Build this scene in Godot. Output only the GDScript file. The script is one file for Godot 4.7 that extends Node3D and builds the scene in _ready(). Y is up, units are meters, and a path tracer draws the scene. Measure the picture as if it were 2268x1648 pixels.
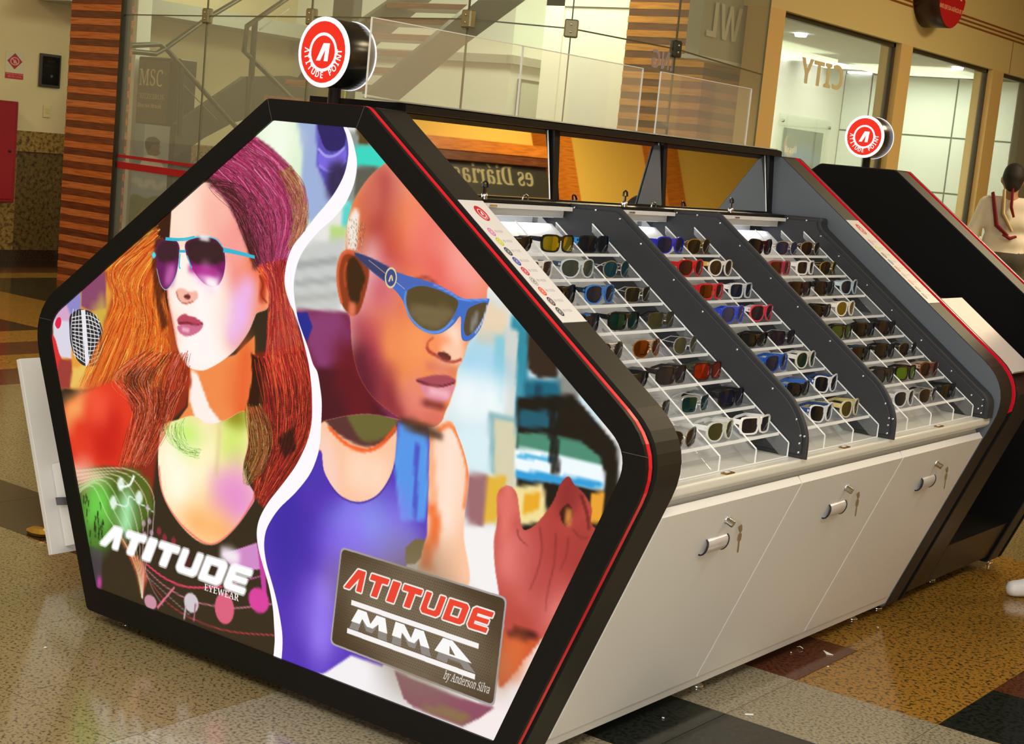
extends Node3D
# A glasses kiosk in a shopping mall. Kiosk front plane is z = 0, its length runs along -z.

var M := {}
var bend := 0.0
var rng := RandomNumberGenerator.new()

func _ready() -> void:
	rng.seed = 7
	set_camera_and_light()
	make_materials()
	build_shell()
	build_floor()
	build_kiosk()
	build_glasses()
	build_left_background()
	build_glass_shop()
	build_right_shop()
	build_opposite_shop()
	build_people()
	build_litter()

func set_camera_and_light() -> void:
	var cam := Camera3D.new()
	cam.name = "camera"
	cam.fov = 27.2445
	cam.near = 0.05
	cam.far = 80.0
	cam.transform = Transform3D(Basis(Vector3(0.792141, 0.095413, -0.602835), Vector3(-0.161526, 0.985261, -0.056308), Vector3(0.588577, 0.141977, 0.795877)), Vector3(2.6723, 1.4293, 2.708))
	add_child(cam)
	cam.current = true
	var we := WorldEnvironment.new()
	we.name = "environment"
	var e := Environment.new()
	e.background_mode = Environment.BG_COLOR
	e.background_color = Color(0.02, 0.02, 0.02)
	e.tonemap_mode = Environment.TONE_MAPPER_LINEAR
	e.tonemap_exposure = 1.0
	e.sdfgi_enabled = true
	e.ssao_enabled = true
	e.ssil_enabled = true
	we.environment = e
	add_child(we)
	# ceiling panels of the mall: [x, z, size, energy, colour]
	var neutral := Color(1.0, 0.985, 0.955)
	var warm := Color(1.0, 0.9, 0.72)
	for p in [[3.4, 3.2, 1.6, 17.0, neutral], [0.8, 4.4, 1.2, 9.0, neutral], [4.0, -0.8, 1.2, 7.0, neutral], [-2.2, 1.6, 1.2, 5.0, neutral],
			[-3.8, -2.6, 1.2, 5.0, warm], [-7.2, -1.6, 1.2, 9.0, warm], [1.6, -5.6, 1.2, 7.0, warm], [0.6, -10.4, 1.2, 16.0, warm], [3.9, -8.2, 1.2, 14.0, warm], [-6.8, 3.4, 1.2, 4.0, warm]]:
		panel_light(p[0], 4.12, p[1], p[2], p[3], p[4])

	# an added fill light panel behind the camera, in place of its flash
	var ad := root_of("fill_light_stand", Vector3(4.3, 0, 5.0), atan2(3.6, 5.4) + PI)
	tag(ad, "added stand-in for the camera flash, a tall white lightbox on a dark base", "fill_light")
	var s := begin()
	box(s, Vector3(0, 0.15, 0), Vector3(1.3, 0.3, 0.4), Basis.IDENTITY, 0.01)
	obj("base", s, mat(Color(0.1, 0.1, 0.1), 0.5), ad)
	s = begin()
	box(s, Vector3(0, 1.5, 0), Vector3(1.3, 2.4, 0.16), Basis.IDENTITY, 0.01)
	obj("case", s, mat(Color(0.1, 0.1, 0.1), 0.5), ad)
	s = begin()
	box(s, Vector3(0, 1.5, 0.085), Vector3(1.2, 2.3, 0.01))
	obj("lit_face", s, glow(neutral, 0.9), ad)
	var l := AreaLight3D.new()
	l.name = "fill_light_lamp"
	l.area_size = Vector2(1.2, 2.3)
	l.light_energy = 13.0
	l.light_color = neutral
	l.shadow_enabled = true
	l.position = Vector3(0, 1.5, 0.1)
	l.rotation.y = PI
	ad.add_child(l)

func panel_light(x: float, y: float, z: float, size: float, energy: float, c: Color, called := "ceiling_light_panel") -> void:
	var s := begin()
	box(s, Vector3.ZERO, Vector3(size, 0.03, size))
	var o := obj(called, s, glow(c, 1.0))
	o.position = Vector3(x, y + 0.03, z)
	tag(o, "flat square luminous ceiling panel above the mall floor", "light", "ceiling light panels")
	var l := AreaLight3D.new()
	l.name = "panel_lamp"
	l.area_size = Vector2(size, size)
	l.light_energy = energy
	l.light_color = c
	l.shadow_enabled = true
	l.position = Vector3(x, y - 0.01, z)
	l.rotation.x = -PI / 2
	add_child(l)


# ---------- helpers ----------
func tag(o: Node3D, label: String, category: String, group := "", kind := "") -> Node3D:
	if label: o.set_meta("label", label)
	if category: o.set_meta("category", category)
	if group: o.set_meta("group", group)
	if kind: o.set_meta("kind", kind)
	return o

func root_of(called: String, at := Vector3.ZERO, turn := 0.0, parent: Node = null) -> Node3D:
	var o := Node3D.new()
	o.name = called
	o.position = at
	o.rotation.y = turn
	put(o, parent)
	return o

func put(o: Node3D, parent: Node = null) -> void:
	var to: Node = parent if parent else self
	if to.has_node(NodePath(o.name)):
		var base := String(o.name)
		var k: int = counts.get([to, base], 0)
		while true:
			k += 1
			if not to.has_node(NodePath("%s_%03d" % [base, k])): break
		counts[[to, base]] = k
		o.name = "%s_%03d" % [base, k]
	to.add_child(o, true)

var counts := {}

func begin() -> SurfaceTool:
	var s := SurfaceTool.new()
	s.begin(Mesh.PRIMITIVE_TRIANGLES)
	s.set_smooth_group(-1)
	return s

func finish(s: SurfaceTool) -> ArrayMesh:
	s.generate_normals()
	return s.commit()

func obj(called: String, what, m: Material, parent: Node = null, at := Vector3.ZERO) -> MeshInstance3D:
	var o := MeshInstance3D.new()
	o.name = called
	o.mesh = finish(what) if what is SurfaceTool else what
	o.material_override = m
	o.position = at
	put(o, parent)
	return o

func struct(called: String, what, m: Material, parent: Node = null) -> MeshInstance3D:
	var o := obj(called, what, m, parent)
	if parent == null: o.set_meta("kind", "structure")
	return o

func v(s: SurfaceTool, p: Vector3) -> void:
	if bend != 0.0: p.z -= bend * p.x * p.x
	s.add_vertex(p)

func tri(s: SurfaceTool, a: Vector3, b: Vector3, c: Vector3) -> void:
	v(s, a); v(s, b); v(s, c)

func quad(s: SurfaceTool, a: Vector3, b: Vector3, c: Vector3, d: Vector3) -> void:
	tri(s, a, b, c)
	tri(s, a, c, d)

func box(s: SurfaceTool, c: Vector3, size: Vector3, basis := Basis.IDENTITY, bevel := 0.0) -> void:
	var h := size / 2.0
	if bevel <= 0.0:
		var p := []
		for i in 8: p.append(c + basis * Vector3(h.x if i & 1 else -h.x, h.y if i & 2 else -h.y, h.z if i & 4 else -h.z))
		for f in [[0, 2, 3, 1], [4, 5, 7, 6], [0, 1, 5, 4], [2, 6, 7, 3], [0, 4, 6, 2], [1, 3, 7, 5]]:
			quad(s, p[f[0]], p[f[3]], p[f[2]], p[f[1]])
		return
	var poly := PackedVector2Array()
	for q in [[1, 1], [-1, 1], [-1, -1], [1, -1]]:
		var a := Vector2(q[0] * h.x, q[1] * h.y)
		var dx := Vector2(-q[0] * bevel, 0)
		var dy := Vector2(0, -q[1] * bevel)
		if q[0] * q[1] > 0: poly.append(a + dy); poly.append(a + dx)
		else: poly.append(a + dx); poly.append(a + dy)
	ext(s, poly, Transform3D(basis, c), -h.z, h.z, bevel)

func inset(poly: PackedVector2Array, d: float) -> PackedVector2Array:
	var out := PackedVector2Array()
	var n := poly.size()
	var area := 0.0
	for i in n: area += poly[i].cross(poly[(i + 1) % n])
	var sg := signf(area)
	for i in n:
		var e1 := (poly[i] - poly[(i + n - 1) % n]).normalized()
		var e2 := (poly[(i + 1) % n] - poly[i]).normalized()
		var n1 := Vector2(-e1.y, e1.x) * sg
		var n2 := Vector2(-e2.y, e2.x) * sg
		var b := (n1 + n2)
		var k := maxf(0.35, 1.0 + n1.dot(n2))
		out.append(poly[i] + b / k * d)
	return out

func ext(s: SurfaceTool, poly: PackedVector2Array, t: Transform3D, n0: float, n1: float, bev := 0.0) -> void:
	var n := poly.size()
	var idx := Geometry2D.triangulate_polygon(poly)
	var cap := inset(poly, bev) if bev > 0.0 else poly
	for i in range(0, idx.size(), 3):
		tri(s, t * p3(cap[idx[i]], n1), t * p3(cap[idx[i + 2]], n1), t * p3(cap[idx[i + 1]], n1))
		tri(s, t * p3(cap[idx[i]], n0), t * p3(cap[idx[i + 1]], n0), t * p3(cap[idx[i + 2]], n0))
	var levels := [[poly, n0], [poly, n1]]
	if bev > 0.0: levels = [[cap, n0], [poly, n0 + bev], [poly, n1 - bev], [cap, n1]]
	for k in levels.size() - 1:
		for i in n:
			var j := (i + 1) % n
			quad(s, t * p3(levels[k][0][i], levels[k][1]), t * p3(levels[k + 1][0][i], levels[k + 1][1]), t * p3(levels[k + 1][0][j], levels[k + 1][1]), t * p3(levels[k][0][j], levels[k][1]))

func p3(a: Vector2, z: float) -> Vector3:
	return Vector3(a.x, a.y, z)

func ring(s: SurfaceTool, a: PackedVector2Array, b: PackedVector2Array, t: Transform3D, n0: float, n1: float) -> void:
	var n := a.size()
	for i in n:
		var j := (i + 1) % n
		quad(s, t * p3(a[i], n1), t * p3(a[j], n1), t * p3(b[j], n1), t * p3(b[i], n1))
		quad(s, t * p3(a[i], n0), t * p3(b[i], n0), t * p3(b[j], n0), t * p3(a[j], n0))
		quad(s, t * p3(a[i], n0), t * p3(a[j], n0), t * p3(a[j], n1), t * p3(a[i], n1))
		quad(s, t * p3(b[i], n0), t * p3(b[i], n1), t * p3(b[j], n1), t * p3(b[j], n0))

func tube(s: SurfaceTool, path: Array, r, seg := 8, flat := 1.0) -> void:
	s.set_smooth_group(0)
	var rings := []
	var side := Vector3.ZERO
	for i in path.size():
		var p: Vector3 = path[i]
		var d: Vector3 = ((path[i + 1] if i + 1 < path.size() else p) - (path[i - 1] if i > 0 else p)).normalized()
		if side == Vector3.ZERO: side = d.cross(Vector3.UP if absf(d.y) < 0.9 else Vector3.RIGHT).normalized()
		side = (side - d * side.dot(d)).normalized()
		var up := d.cross(side)
		var rr: float = r[i] if r is Array else r
		var c := []
		for k in seg:
			var a := TAU * k / seg
			c.append(p + (side * cos(a) + up * sin(a) * flat) * rr)
		rings.append(c)
	for i in rings.size() - 1:
		for k in seg:
			var l := (k + 1) % seg
			quad(s, rings[i][k], rings[i][l], rings[i + 1][l], rings[i + 1][k])
	s.set_smooth_group(-1)
	for k in range(1, seg - 1):
		tri(s, rings[0][0], rings[0][k + 1], rings[0][k])
		tri(s, rings[-1][0], rings[-1][k], rings[-1][k + 1])

func lathe(s: SurfaceTool, prof: Array, t: Transform3D, seg := 16, smooth := true) -> void:
	if smooth: s.set_smooth_group(0)
	for i in prof.size() - 1:
		for k in seg:
			var a := TAU * k / seg
			var b := TAU * (k + 1) / seg
			var p: Vector2 = prof[i]
			var q: Vector2 = prof[i + 1]
			var A := t * Vector3(p.x * cos(a), p.y, p.x * sin(a))
			var B := t * Vector3(p.x * cos(b), p.y, p.x * sin(b))
			var C := t * Vector3(q.x * cos(b), q.y, q.x * sin(b))
			var D := t * Vector3(q.x * cos(a), q.y, q.x * sin(a))
			if p.x > 0.0: tri(s, A, B, C)
			if q.x > 0.0: tri(s, A, C, D)
	s.set_smooth_group(-1)

func disc(s: SurfaceTool, r: float, h: float, t: Transform3D, seg := 16) -> void:
	lathe(s, [Vector2(0, 0), Vector2(r, 0), Vector2(r, h), Vector2(0, h)], t, seg, false)

func poly(a: Array) -> PackedVector2Array:
	var out := PackedVector2Array()
	for i in range(0, a.size(), 2): out.append(Vector2(a[i], a[i + 1]))
	return out

func rounded(pts: PackedVector2Array, radii: Array, n := 8) -> PackedVector2Array:
	var out := PackedVector2Array()
	var m := pts.size()
	for i in m:
		var p := pts[i]
		var a := (pts[(i + m - 1) % m] - p)
		var b := (pts[(i + 1) % m] - p)
		var r: float = radii[i]
		if r <= 0.0:
			out.append(p)
			continue
		var d := r * tan((PI - a.angle_to(b)) / 2.0) if false else r
		d = minf(d, minf(a.length(), b.length()) * 0.48)
		for k in n + 1:
			var u := float(k) / n
			var q0 := p + a.normalized() * d * (1.0 - u)
			var q1 := p + b.normalized() * d * u
			out.append(q0.lerp(q1, u))
	return out

# frames whose local z is an axis of the world
func along_z(at := Vector3.ZERO) -> Transform3D:
	return Transform3D(Basis.IDENTITY, at)

func facing_x(at := Vector3.ZERO) -> Transform3D:   # local x -> world z reversed, y up, local z -> world x
	return Transform3D(Basis(Vector3(0, 0, -1), Vector3.UP, Vector3(1, 0, 0)), at)

func zy(at := Vector3.ZERO) -> Transform3D:   # local (x, y, z) = world (z, y, x)
	return Transform3D(Basis(Vector3(0, 0, 1), Vector3.UP, Vector3(1, 0, 0)), at)

func xz(at := Vector3.ZERO) -> Transform3D:   # local (x, y, z) = world (x, z, y)
	return Transform3D(Basis(Vector3(1, 0, 0), Vector3(0, 0, 1), Vector3.UP), at)

# ---------- materials ----------
func mat(c: Color, rough := 0.5, metal := 0.0, spec := 0.5) -> StandardMaterial3D:
	var key := [c, rough, metal, spec]
	if M.has(key): return M[key]
	var m := StandardMaterial3D.new()
	m.albedo_color = c
	m.roughness = rough
	m.metallic = metal
	m.metallic_specular = spec
	M[key] = m
	return m

func col(hex: String) -> Color:
	return Color.html(hex)

func glow(c: Color, e: float) -> StandardMaterial3D:
	var key := ["glow", c, e]
	if M.has(key): return M[key]
	var m := StandardMaterial3D.new()
	m.albedo_color = c
	m.emission_enabled = true
	m.emission = c
	m.emission_energy_multiplier = e
	M[key] = m
	return m

func pane(c: Color, a: float, rough := 0.02) -> StandardMaterial3D:
	var key := ["pane", c, a, rough]
	if M.has(key): return M[key]
	var m := StandardMaterial3D.new()
	m.albedo_color = Color(c.r, c.g, c.b, a)
	m.transparency = BaseMaterial3D.TRANSPARENCY_ALPHA
	m.roughness = rough
	M[key] = m
	return m

func noise_tex(freq: float, ramp: Array, kind := FastNoiseLite.TYPE_SIMPLEX_SMOOTH, size := 512, oct := 4, sd := 1) -> NoiseTexture2D:
	var f := FastNoiseLite.new()
	f.noise_type = kind
	f.frequency = freq
	f.fractal_octaves = oct
	f.seed = sd
	var t := NoiseTexture2D.new()
	t.width = size
	t.height = size
	t.seamless = true
	t.noise = f
	var g := Gradient.new()
	var off := PackedFloat32Array()
	var cs := PackedColorArray()
	for i in ramp.size():
		off.append(ramp[i][0])
		cs.append(col(ramp[i][1]))
	g.offsets = off
	g.colors = cs
	t.color_ramp = g
	return t

func stone(ramp: Array, freq: float, tile: float, rough: float, sd: int, spec := 0.5) -> StandardMaterial3D:
	var m := StandardMaterial3D.new()
	m.albedo_texture = noise_tex(freq, ramp, FastNoiseLite.TYPE_SIMPLEX_SMOOTH, 512, 5, sd)
	m.uv1_triplanar = true
	m.uv1_world_triplanar = true
	m.uv1_scale = Vector3.ONE / tile
	m.roughness = rough
	m.metallic_specular = spec
	return m

func textured(im: Image, rough := 0.5, glow_by := 0.0) -> StandardMaterial3D:
	var m := StandardMaterial3D.new()
	var t := ImageTexture.create_from_image(im)
	m.roughness = rough
	if glow_by > 0.0:
		m.albedo_color = Color(0.03, 0.03, 0.03)
		m.emission_enabled = true
		m.emission = Color.WHITE
		m.emission_operator = BaseMaterial3D.EMISSION_OP_MULTIPLY
		m.emission_texture = t
		m.emission_energy_multiplier = glow_by
	else:
		m.albedo_texture = t
	return m

# a flat printed sheet: local x right, y up, of a given size, its lower left corner at the origin of t
func sheet(called: String, m: Material, t: Transform3D, w: float, h: float, parent: Node = null, thick := 0.002) -> MeshInstance3D:
	var s := begin()
	var q := [Vector3(0, 0, thick), Vector3(w, 0, thick), Vector3(w, h, thick), Vector3(0, h, thick)]
	var uv := [Vector2(0, 1), Vector2(1, 1), Vector2(1, 0), Vector2(0, 0)]
	for k in [0, 2, 1, 0, 3, 2]:
		s.set_uv(uv[k])
		s.add_vertex(t * q[k])
	s.set_uv(Vector2(0.004, 0.5))
	for k in 4:
		var a: Vector3 = q[k]
		var b: Vector3 = q[(k + 1) % 4]
		quad(s, t * a, t * b, t * Vector3(b.x, b.y, 0), t * Vector3(a.x, a.y, 0))
	return obj(called, s, m, parent)

# ---------- printing on images ----------
func canvas(w: int, h: int, c: Color) -> Image:
	var im := Image.create(w, h, false, Image.FORMAT_RGBA8)
	im.fill(c)
	return im

func fill_poly(im: Image, p: PackedVector2Array, c: Color) -> void:
	var n := p.size()
	var lo := 1e9
	var hi := -1e9
	for q in p:
		lo = minf(lo, q.y)
		hi = maxf(hi, q.y)
	var w := im.get_width()
	for y in range(maxi(0, int(floor(lo))), mini(im.get_height(), int(ceil(hi)) + 1)):
		var yc := y + 0.5
		var xs := []
		for i in n:
			var a := p[i]
			var b := p[(i + 1) % n]
			if (a.y <= yc) != (b.y <= yc): xs.append(a.x + (yc - a.y) / (b.y - a.y) * (b.x - a.x))
		xs.sort()
		for k in range(0, xs.size() - 1, 2):
			var x0 := maxi(0, int(round(xs[k])))
			var x1 := mini(w, int(round(xs[k + 1])))
			if x1 > x0: im.fill_rect(Rect2i(x0, y, x1 - x0, 1), c)

# blends a polygon onto an image; soft > 0 blurs its edge by about so many pixels
func paint(im: Image, p: PackedVector2Array, c: Color, soft := 0.0) -> void:
	var lo := Vector2(1e9, 1e9)
	var hi := -lo
	for q in p:
		lo = lo.min(q)
		hi = hi.max(q)
	var mg := soft * 2.6 + 4.0
	lo = (lo - Vector2(mg, mg)).max(Vector2(-mg, -mg)).floor()
	hi = (hi + Vector2(mg, mg)).min(Vector2(im.get_width() + mg, im.get_height() + mg)).ceil()
	var size := Vector2i(hi - lo)
	if size.x < 2 or size.y < 2: return
	var k := 0.5 if soft <= 0.0 else maxf(0.5, soft / 8.0)
	var sw := maxi(2, int(ceil(size.x / k)))
	var sh := maxi(2, int(ceil(size.y / k)))
	var lay := canvas(sw, sh, Color(c.r, c.g, c.b, 0.0))
	var sc := Vector2(float(sw) / size.x, float(sh) / size.y)
	var q2 := PackedVector2Array()
	for q in p: q2.append((q - lo) * sc)
	fill_poly(lay, q2, c)
	if soft > 0.0:
		var steps := []
		for i in 3:
			steps.append(lay.get_size())
			lay.resize(maxi(2, lay.get_width() / 2), maxi(2, lay.get_height() / 2), Image.INTERPOLATE_BILINEAR)
		steps.reverse()
		for z in steps: lay.resize(z.x, z.y, Image.INTERPOLATE_CUBIC)
	lay.resize(size.x, size.y, Image.INTERPOLATE_BILINEAR)
	im.blend_rect(lay, Rect2i(0, 0, size.x, size.y), Vector2i(lo))

func blob(im: Image, c: Vector2, r: Vector2, color: Color, soft: float, turn := 0.0) -> void:
	var p := PackedVector2Array()
	for k in 28: p.append(c + (Vector2(cos(TAU * k / 28.0), sin(TAU * k / 28.0)) * r).rotated(turn))
	paint(im, p, color, soft)

func curve(a: Array, n := 6) -> PackedVector2Array:   # Catmull-Rom through flat list of coordinates
	var p := poly(a)
	var out := PackedVector2Array()
	for i in p.size() - 1:
		var p0 := p[maxi(i - 1, 0)]
		var p1 := p[i]
		var p2 := p[i + 1]
		var p3_ := p[mini(i + 2, p.size() - 1)]
		for k in n: out.append(p1.cubic_interpolate(p2, p0, p3_, float(k) / n))
	out.append(p[-1])
	return out

func closed(a: Array, n := 6) -> PackedVector2Array:
	var p := poly(a)
	var m := p.size()
	var out := PackedVector2Array()
	for i in m:
		for k in n: out.append(p[i].cubic_interpolate(p[(i + 1) % m], p[(i + m - 1) % m], p[(i + 2) % m], float(k) / n))
	return out

func stroke_into(lay: Image, p: PackedVector2Array, w0: float, w1: float, c: Color) -> void:
	for i in p.size() - 1:
		var d := (p[i + 1] - p[i])
		if d.length() < 0.01: continue
		var nn := Vector2(-d.y, d.x).normalized() * 0.5
		var a := lerpf(w0, w1, float(i) / (p.size() - 1))
		var b := lerpf(w0, w1, float(i + 1) / (p.size() - 1))
		fill_poly(lay, PackedVector2Array([p[i] + nn * a, p[i + 1] + nn * b, p[i + 1] - nn * b, p[i] - nn * a]), c)

func stroke(im: Image, p: PackedVector2Array, w0: float, w1: float, c: Color, soft := 0.0) -> void:
	var l := PackedVector2Array()
	var r := PackedVector2Array()
	for i in p.size():
		var d := p[mini(i + 1, p.size() - 1)] - p[maxi(i - 1, 0)]
		var nn := Vector2(-d.y, d.x).normalized() * 0.5 * lerpf(w0, w1, float(i) / maxi(1, p.size() - 1))
		l.append(p[i] + nn)
		r.insert(0, p[i] - nn)
	l.append_array(r)
	paint(im, l, c, soft)

var glyphs := {}
func text_tris(words: String, face: String, bold := false) -> PackedVector2Array:   # triangles, cap height about 1, start at 0
	var key := [words, face, bold]
	if glyphs.has(key): return glyphs[key]
	var f := SystemFont.new()
	f.font_names = PackedStringArray([face])
	if bold: f.font_weight = 700
	var t := TextMesh.new()
	t.text = words
	t.font = f
	t.font_size = 64
	t.pixel_size = 1.0 / 46.0
	t.depth = 0.0
	t.curve_step = 2.0
	t.horizontal_alignment = HORIZONTAL_ALIGNMENT_LEFT
	t.vertical_alignment = VERTICAL_ALIGNMENT_BOTTOM
	var out := PackedVector2Array()
	for n in t.get_surface_count():
		var s := t.surface_get_arrays(n)
		var vs: PackedVector3Array = s[Mesh.ARRAY_VERTEX]
		var ix = s[Mesh.ARRAY_INDEX]
		if ix == null or ix.size() == 0: ix = PackedInt32Array(range(vs.size()))
		for i in ix: out.append(Vector2(vs[i].x, vs[i].y))
	glyphs[key] = out
	return out

# words drawn into an image: t maps text space (y up, cap height 1) to pixels
func print_text(im: Image, words: String, t: Transform2D, c: Color, face := "Droid Sans", bold := false) -> void:
	var tr := text_tris(words, face, bold)
	var lo := Vector2(1e9, 1e9)
	var hi := -lo
	var q := PackedVector2Array()
	for p in tr:
		var a := t * p
		q.append(a)
		lo = lo.min(a)
		hi = hi.max(a)
	if q.is_empty(): return
	lo = lo.floor() - Vector2.ONE
	var size := Vector2i((hi - lo).ceil() + Vector2(2, 2))
	var lay := canvas(size.x * 2, size.y * 2, Color(c.r, c.g, c.b, 0.0))
	for i in range(0, q.size(), 3): fill_poly(lay, PackedVector2Array([(q[i] - lo) * 2.0, (q[i + 1] - lo) * 2.0, (q[i + 2] - lo) * 2.0]), c)
	lay.resize(size.x, size.y, Image.INTERPOLATE_BILINEAR)
	im.blend_rect(lay, Rect2i(Vector2i.ZERO, size), Vector2i(lo))

func text_width(words: String, face := "Droid Sans", bold := false) -> float:
	var hi := 0.0
	for p in text_tris(words, face, bold): hi = maxf(hi, p.x)
	return hi

# a line of print starting at pixel (x, y = baseline), cap height h, with a slope
func line(im: Image, words: String, x: float, y: float, h: float, c: Color, turn := 0.0, face := "Droid Sans", bold := false, wide := 1.0) -> void:
	var t := Transform2D(Vector2(h * wide, 0).rotated(turn), Vector2(0, -h).rotated(turn), Vector2(x, y))
	print_text(im, words, t, c, face, bold)


# ---------- materials of the place ----------
func make_materials() -> void:
	M.black = mat(col("121212"), 0.45, 0.0, 0.35)
	M.black_side = mat(col("201f1b"), 0.5, 0.0, 0.45)
	M.charcoal = mat(col("2b2d31"), 0.6)
	M.white = mat(col("e6e5e2"), 0.35)
	M.ledge = mat(col("e4e2d6"), 0.3)
	M.red = mat(col("e0142e"), 0.3)
	M.chrome = mat(col("d8dade"), 0.16, 1.0)
	M.steel = mat(col("8d8a84"), 0.3, 1.0)
	M.brass = mat(col("b08a4a"), 0.3, 1.0)
	M.acrylic = pane(col("e8eef2"), 0.06)
	M.edge = mat(col("f4f6f6"), 0.3)
	M.shelf = pane(col("dfe4ea"), 0.22)
	M.mirror = mat(col("eef0ee"), 0.015, 1.0)
	M.grout = mat(col("4a3d2a"), 0.6)
	var wet := 0.13
	M.beige = stone([[0.0, "2e2618"], [0.3, "5c5036"], [0.38, "84754f"], [0.6, "93835c"], [0.8, "7d7253"], [1.0, "a09168"]], 0.085, 0.6, wet, 3)
	M.ochre = stone([[0.0, "2b2412"], [0.3, "56441e"], [0.4, "94702e"], [0.6, "ab7c30"], [0.75, "9c6a28"], [1.0, "a98f52"]], 0.06, 0.6, wet, 5)
	M.grey = stone([[0.0, "4a463a"], [0.3, "7a7260"], [0.45, "978e76"], [0.7, "a49a80"], [1.0, "8b826c"]], 0.09, 0.6, wet, 9)
	M.dark = stone([[0.0, "0c0e0c"], [0.4, "1d201c"], [0.6, "2c2f28"], [0.8, "23211c"], [1.0, "3c3a30"]], 0.05, 0.5, wet, 11)
	M.brown = stone([[0.0, "1c130a"], [0.4, "33241a"], [0.6, "402c1c"], [0.8, "38271a"], [1.0, "53391f"]], 0.05, 0.5, wet, 13)
	M.rust = stone([[0.0, "26140c"], [0.4, "54301f"], [0.6, "6b3c28"], [0.8, "5d3a26"], [1.0, "7d5136"]], 0.055, 0.45, wet, 15)
	M.granite = stone([[0.0, "3c2c14"], [0.35, "6e5426"], [0.5, "9b7d42"], [0.65, "8a6a34"], [0.8, "ad9054"], [1.0, "5c4826"]], 0.03, 0.8, 0.3, 17)
	M.granite_dark = stone([[0.0, "2a1e10"], [0.35, "4e3c1e"], [0.5, "6c5630"], [0.65, "5c4826"], [0.8, "7c6538"], [1.0, "463720"]], 0.03, 0.8, 0.3, 19)
	M.cream = mat(col("d8c9a0"), 0.7)
	M.fascia = mat(col("d8c68c"), 0.6)
	M.shop_white = mat(col("e2e4d8"), 0.7)

# ---------- the mall hall ----------
func slab(called: String, lo: Vector3, hi: Vector3, m: Material, parent: Node = null) -> MeshInstance3D:
	var s := begin()
	box(s, (lo + hi) / 2.0, hi - lo)
	return struct(called, s, m, parent)

func build_shell() -> void:
	slab("ceiling", Vector3(-9.8, 4.2, -20.4), Vector3(9.4, 4.4, 9.4), mat(col("cfc8b4"), 0.8))
	slab("wall_left", Vector3(-9.8, 0, -20.4), Vector3(-9.44, 4.2, 9.4), M.cream)
	slab("wall_front", Vector3(-9.44, 0, 9.0), Vector3(9.0, 4.2, 9.4), M.cream)
	slab("wall_right", Vector3(9.0, 0, -20.4), Vector3(9.4, 4.2, 9.4), M.cream)
	slab("wall_back", Vector3(-9.44, 0, -20.4), Vector3(9.0, 4.2, -20.0), M.cream)

func in_view(p: Vector3, margin := 600.0) -> bool:
	var c := Transform3D(Basis(Vector3(0.792141, 0.095413, -0.602835), Vector3(-0.161526, 0.985261, -0.056308), Vector3(0.588577, 0.141977, 0.795877)), Vector3(2.6723, 1.4293, 2.708))
	var q := c.affine_inverse() * p
	if q.z > -0.1: return false
	var u := 1134.0 + 3400.2 * q.x / -q.z
	var w := 824.0 - 3400.2 * q.y / -q.z
	return u > -margin and u < 2268.0 + margin and w > -margin and w < 1648.0 + margin

func left_tile(x: float, z: float) -> Material:
	if x < -8.9: return M.brown
	if x < -8.52: return M.rust
	if x < -8.19: return M.ochre
	if x < -5.62:
		if z < -5.4: return M.ochre
		if z < -4.3: return M.dark
		if z < -3.4: return M.ochre
		return M.brown
	if x < -5.22: return M.ochre
	if x < -4.82: return M.rust
	if x < -4.41: return M.ochre
	if x < -4.01: return M.rust
	if z < -0.38 and z > -0.77: return M.brown
	return M.beige

func right_tile(x: float, z: float) -> Material:
	if z > -0.43: return M.grey
	if z > -0.86: return M.dark
	if z > -1.27: return M.grey
	if x < 0.86: return M.rust if z > -1.7 else M.ochre
	if x < 1.29: return M.ochre
	if z > -1.7: return M.dark
	if z > -2.1: return M.rust
	return M.ochre

func build_floor() -> void:
	var f := slab("floor", Vector3(-9.8, -0.2, -20.4), Vector3(9.4, -0.005, 9.4), M.grout)
	var xl := [-9.44, -8.9, -8.52, -8.19]
	for k in 7: xl.append(-7.83 + 0.3683 * k)
	for k in range(1, 14): xl.append(-5.62 + 0.4035 * k)
	xl.append(0.0)
	var zl := [1.9, 1.485, 1.075, 0.49, -0.095, -0.38, -0.77, -1.18, -1.575, -1.98, -2.38, -2.78, -3.4, -3.85, -4.3, -4.85, -5.4, -5.9, -6.4]
	tiles(f, xl, zl, true)
	tiles(f, [0.0, 0.425, 0.855, 1.285, 1.715, 2.145], [0.85, 0.42, -0.005, -0.43, -0.855, -1.267, -1.694, -2.12, -2.54, -2.96, -3.4], false)
	# plain paving beyond the part in view
	for r in [[-9.44, 9.0, 1.9, 9.0], [2.145, 9.0, -20.0, 1.9], [-0.0, 2.145, 0.85, 1.9], [-3.0, 2.145, -20.0, -3.4], [-0.37, 0.0, -6.4, -0.4]]:
		var s := begin()
		box(s, Vector3((r[0] + r[1]) / 2.0, -0.0035, (r[2] + r[3]) / 2.0), Vector3(r[1] - r[0], 0.006, r[3] - r[2]))
		var o := obj("paving", s, M.beige, f)
		o.set_meta("kind", "stuff")

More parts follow.
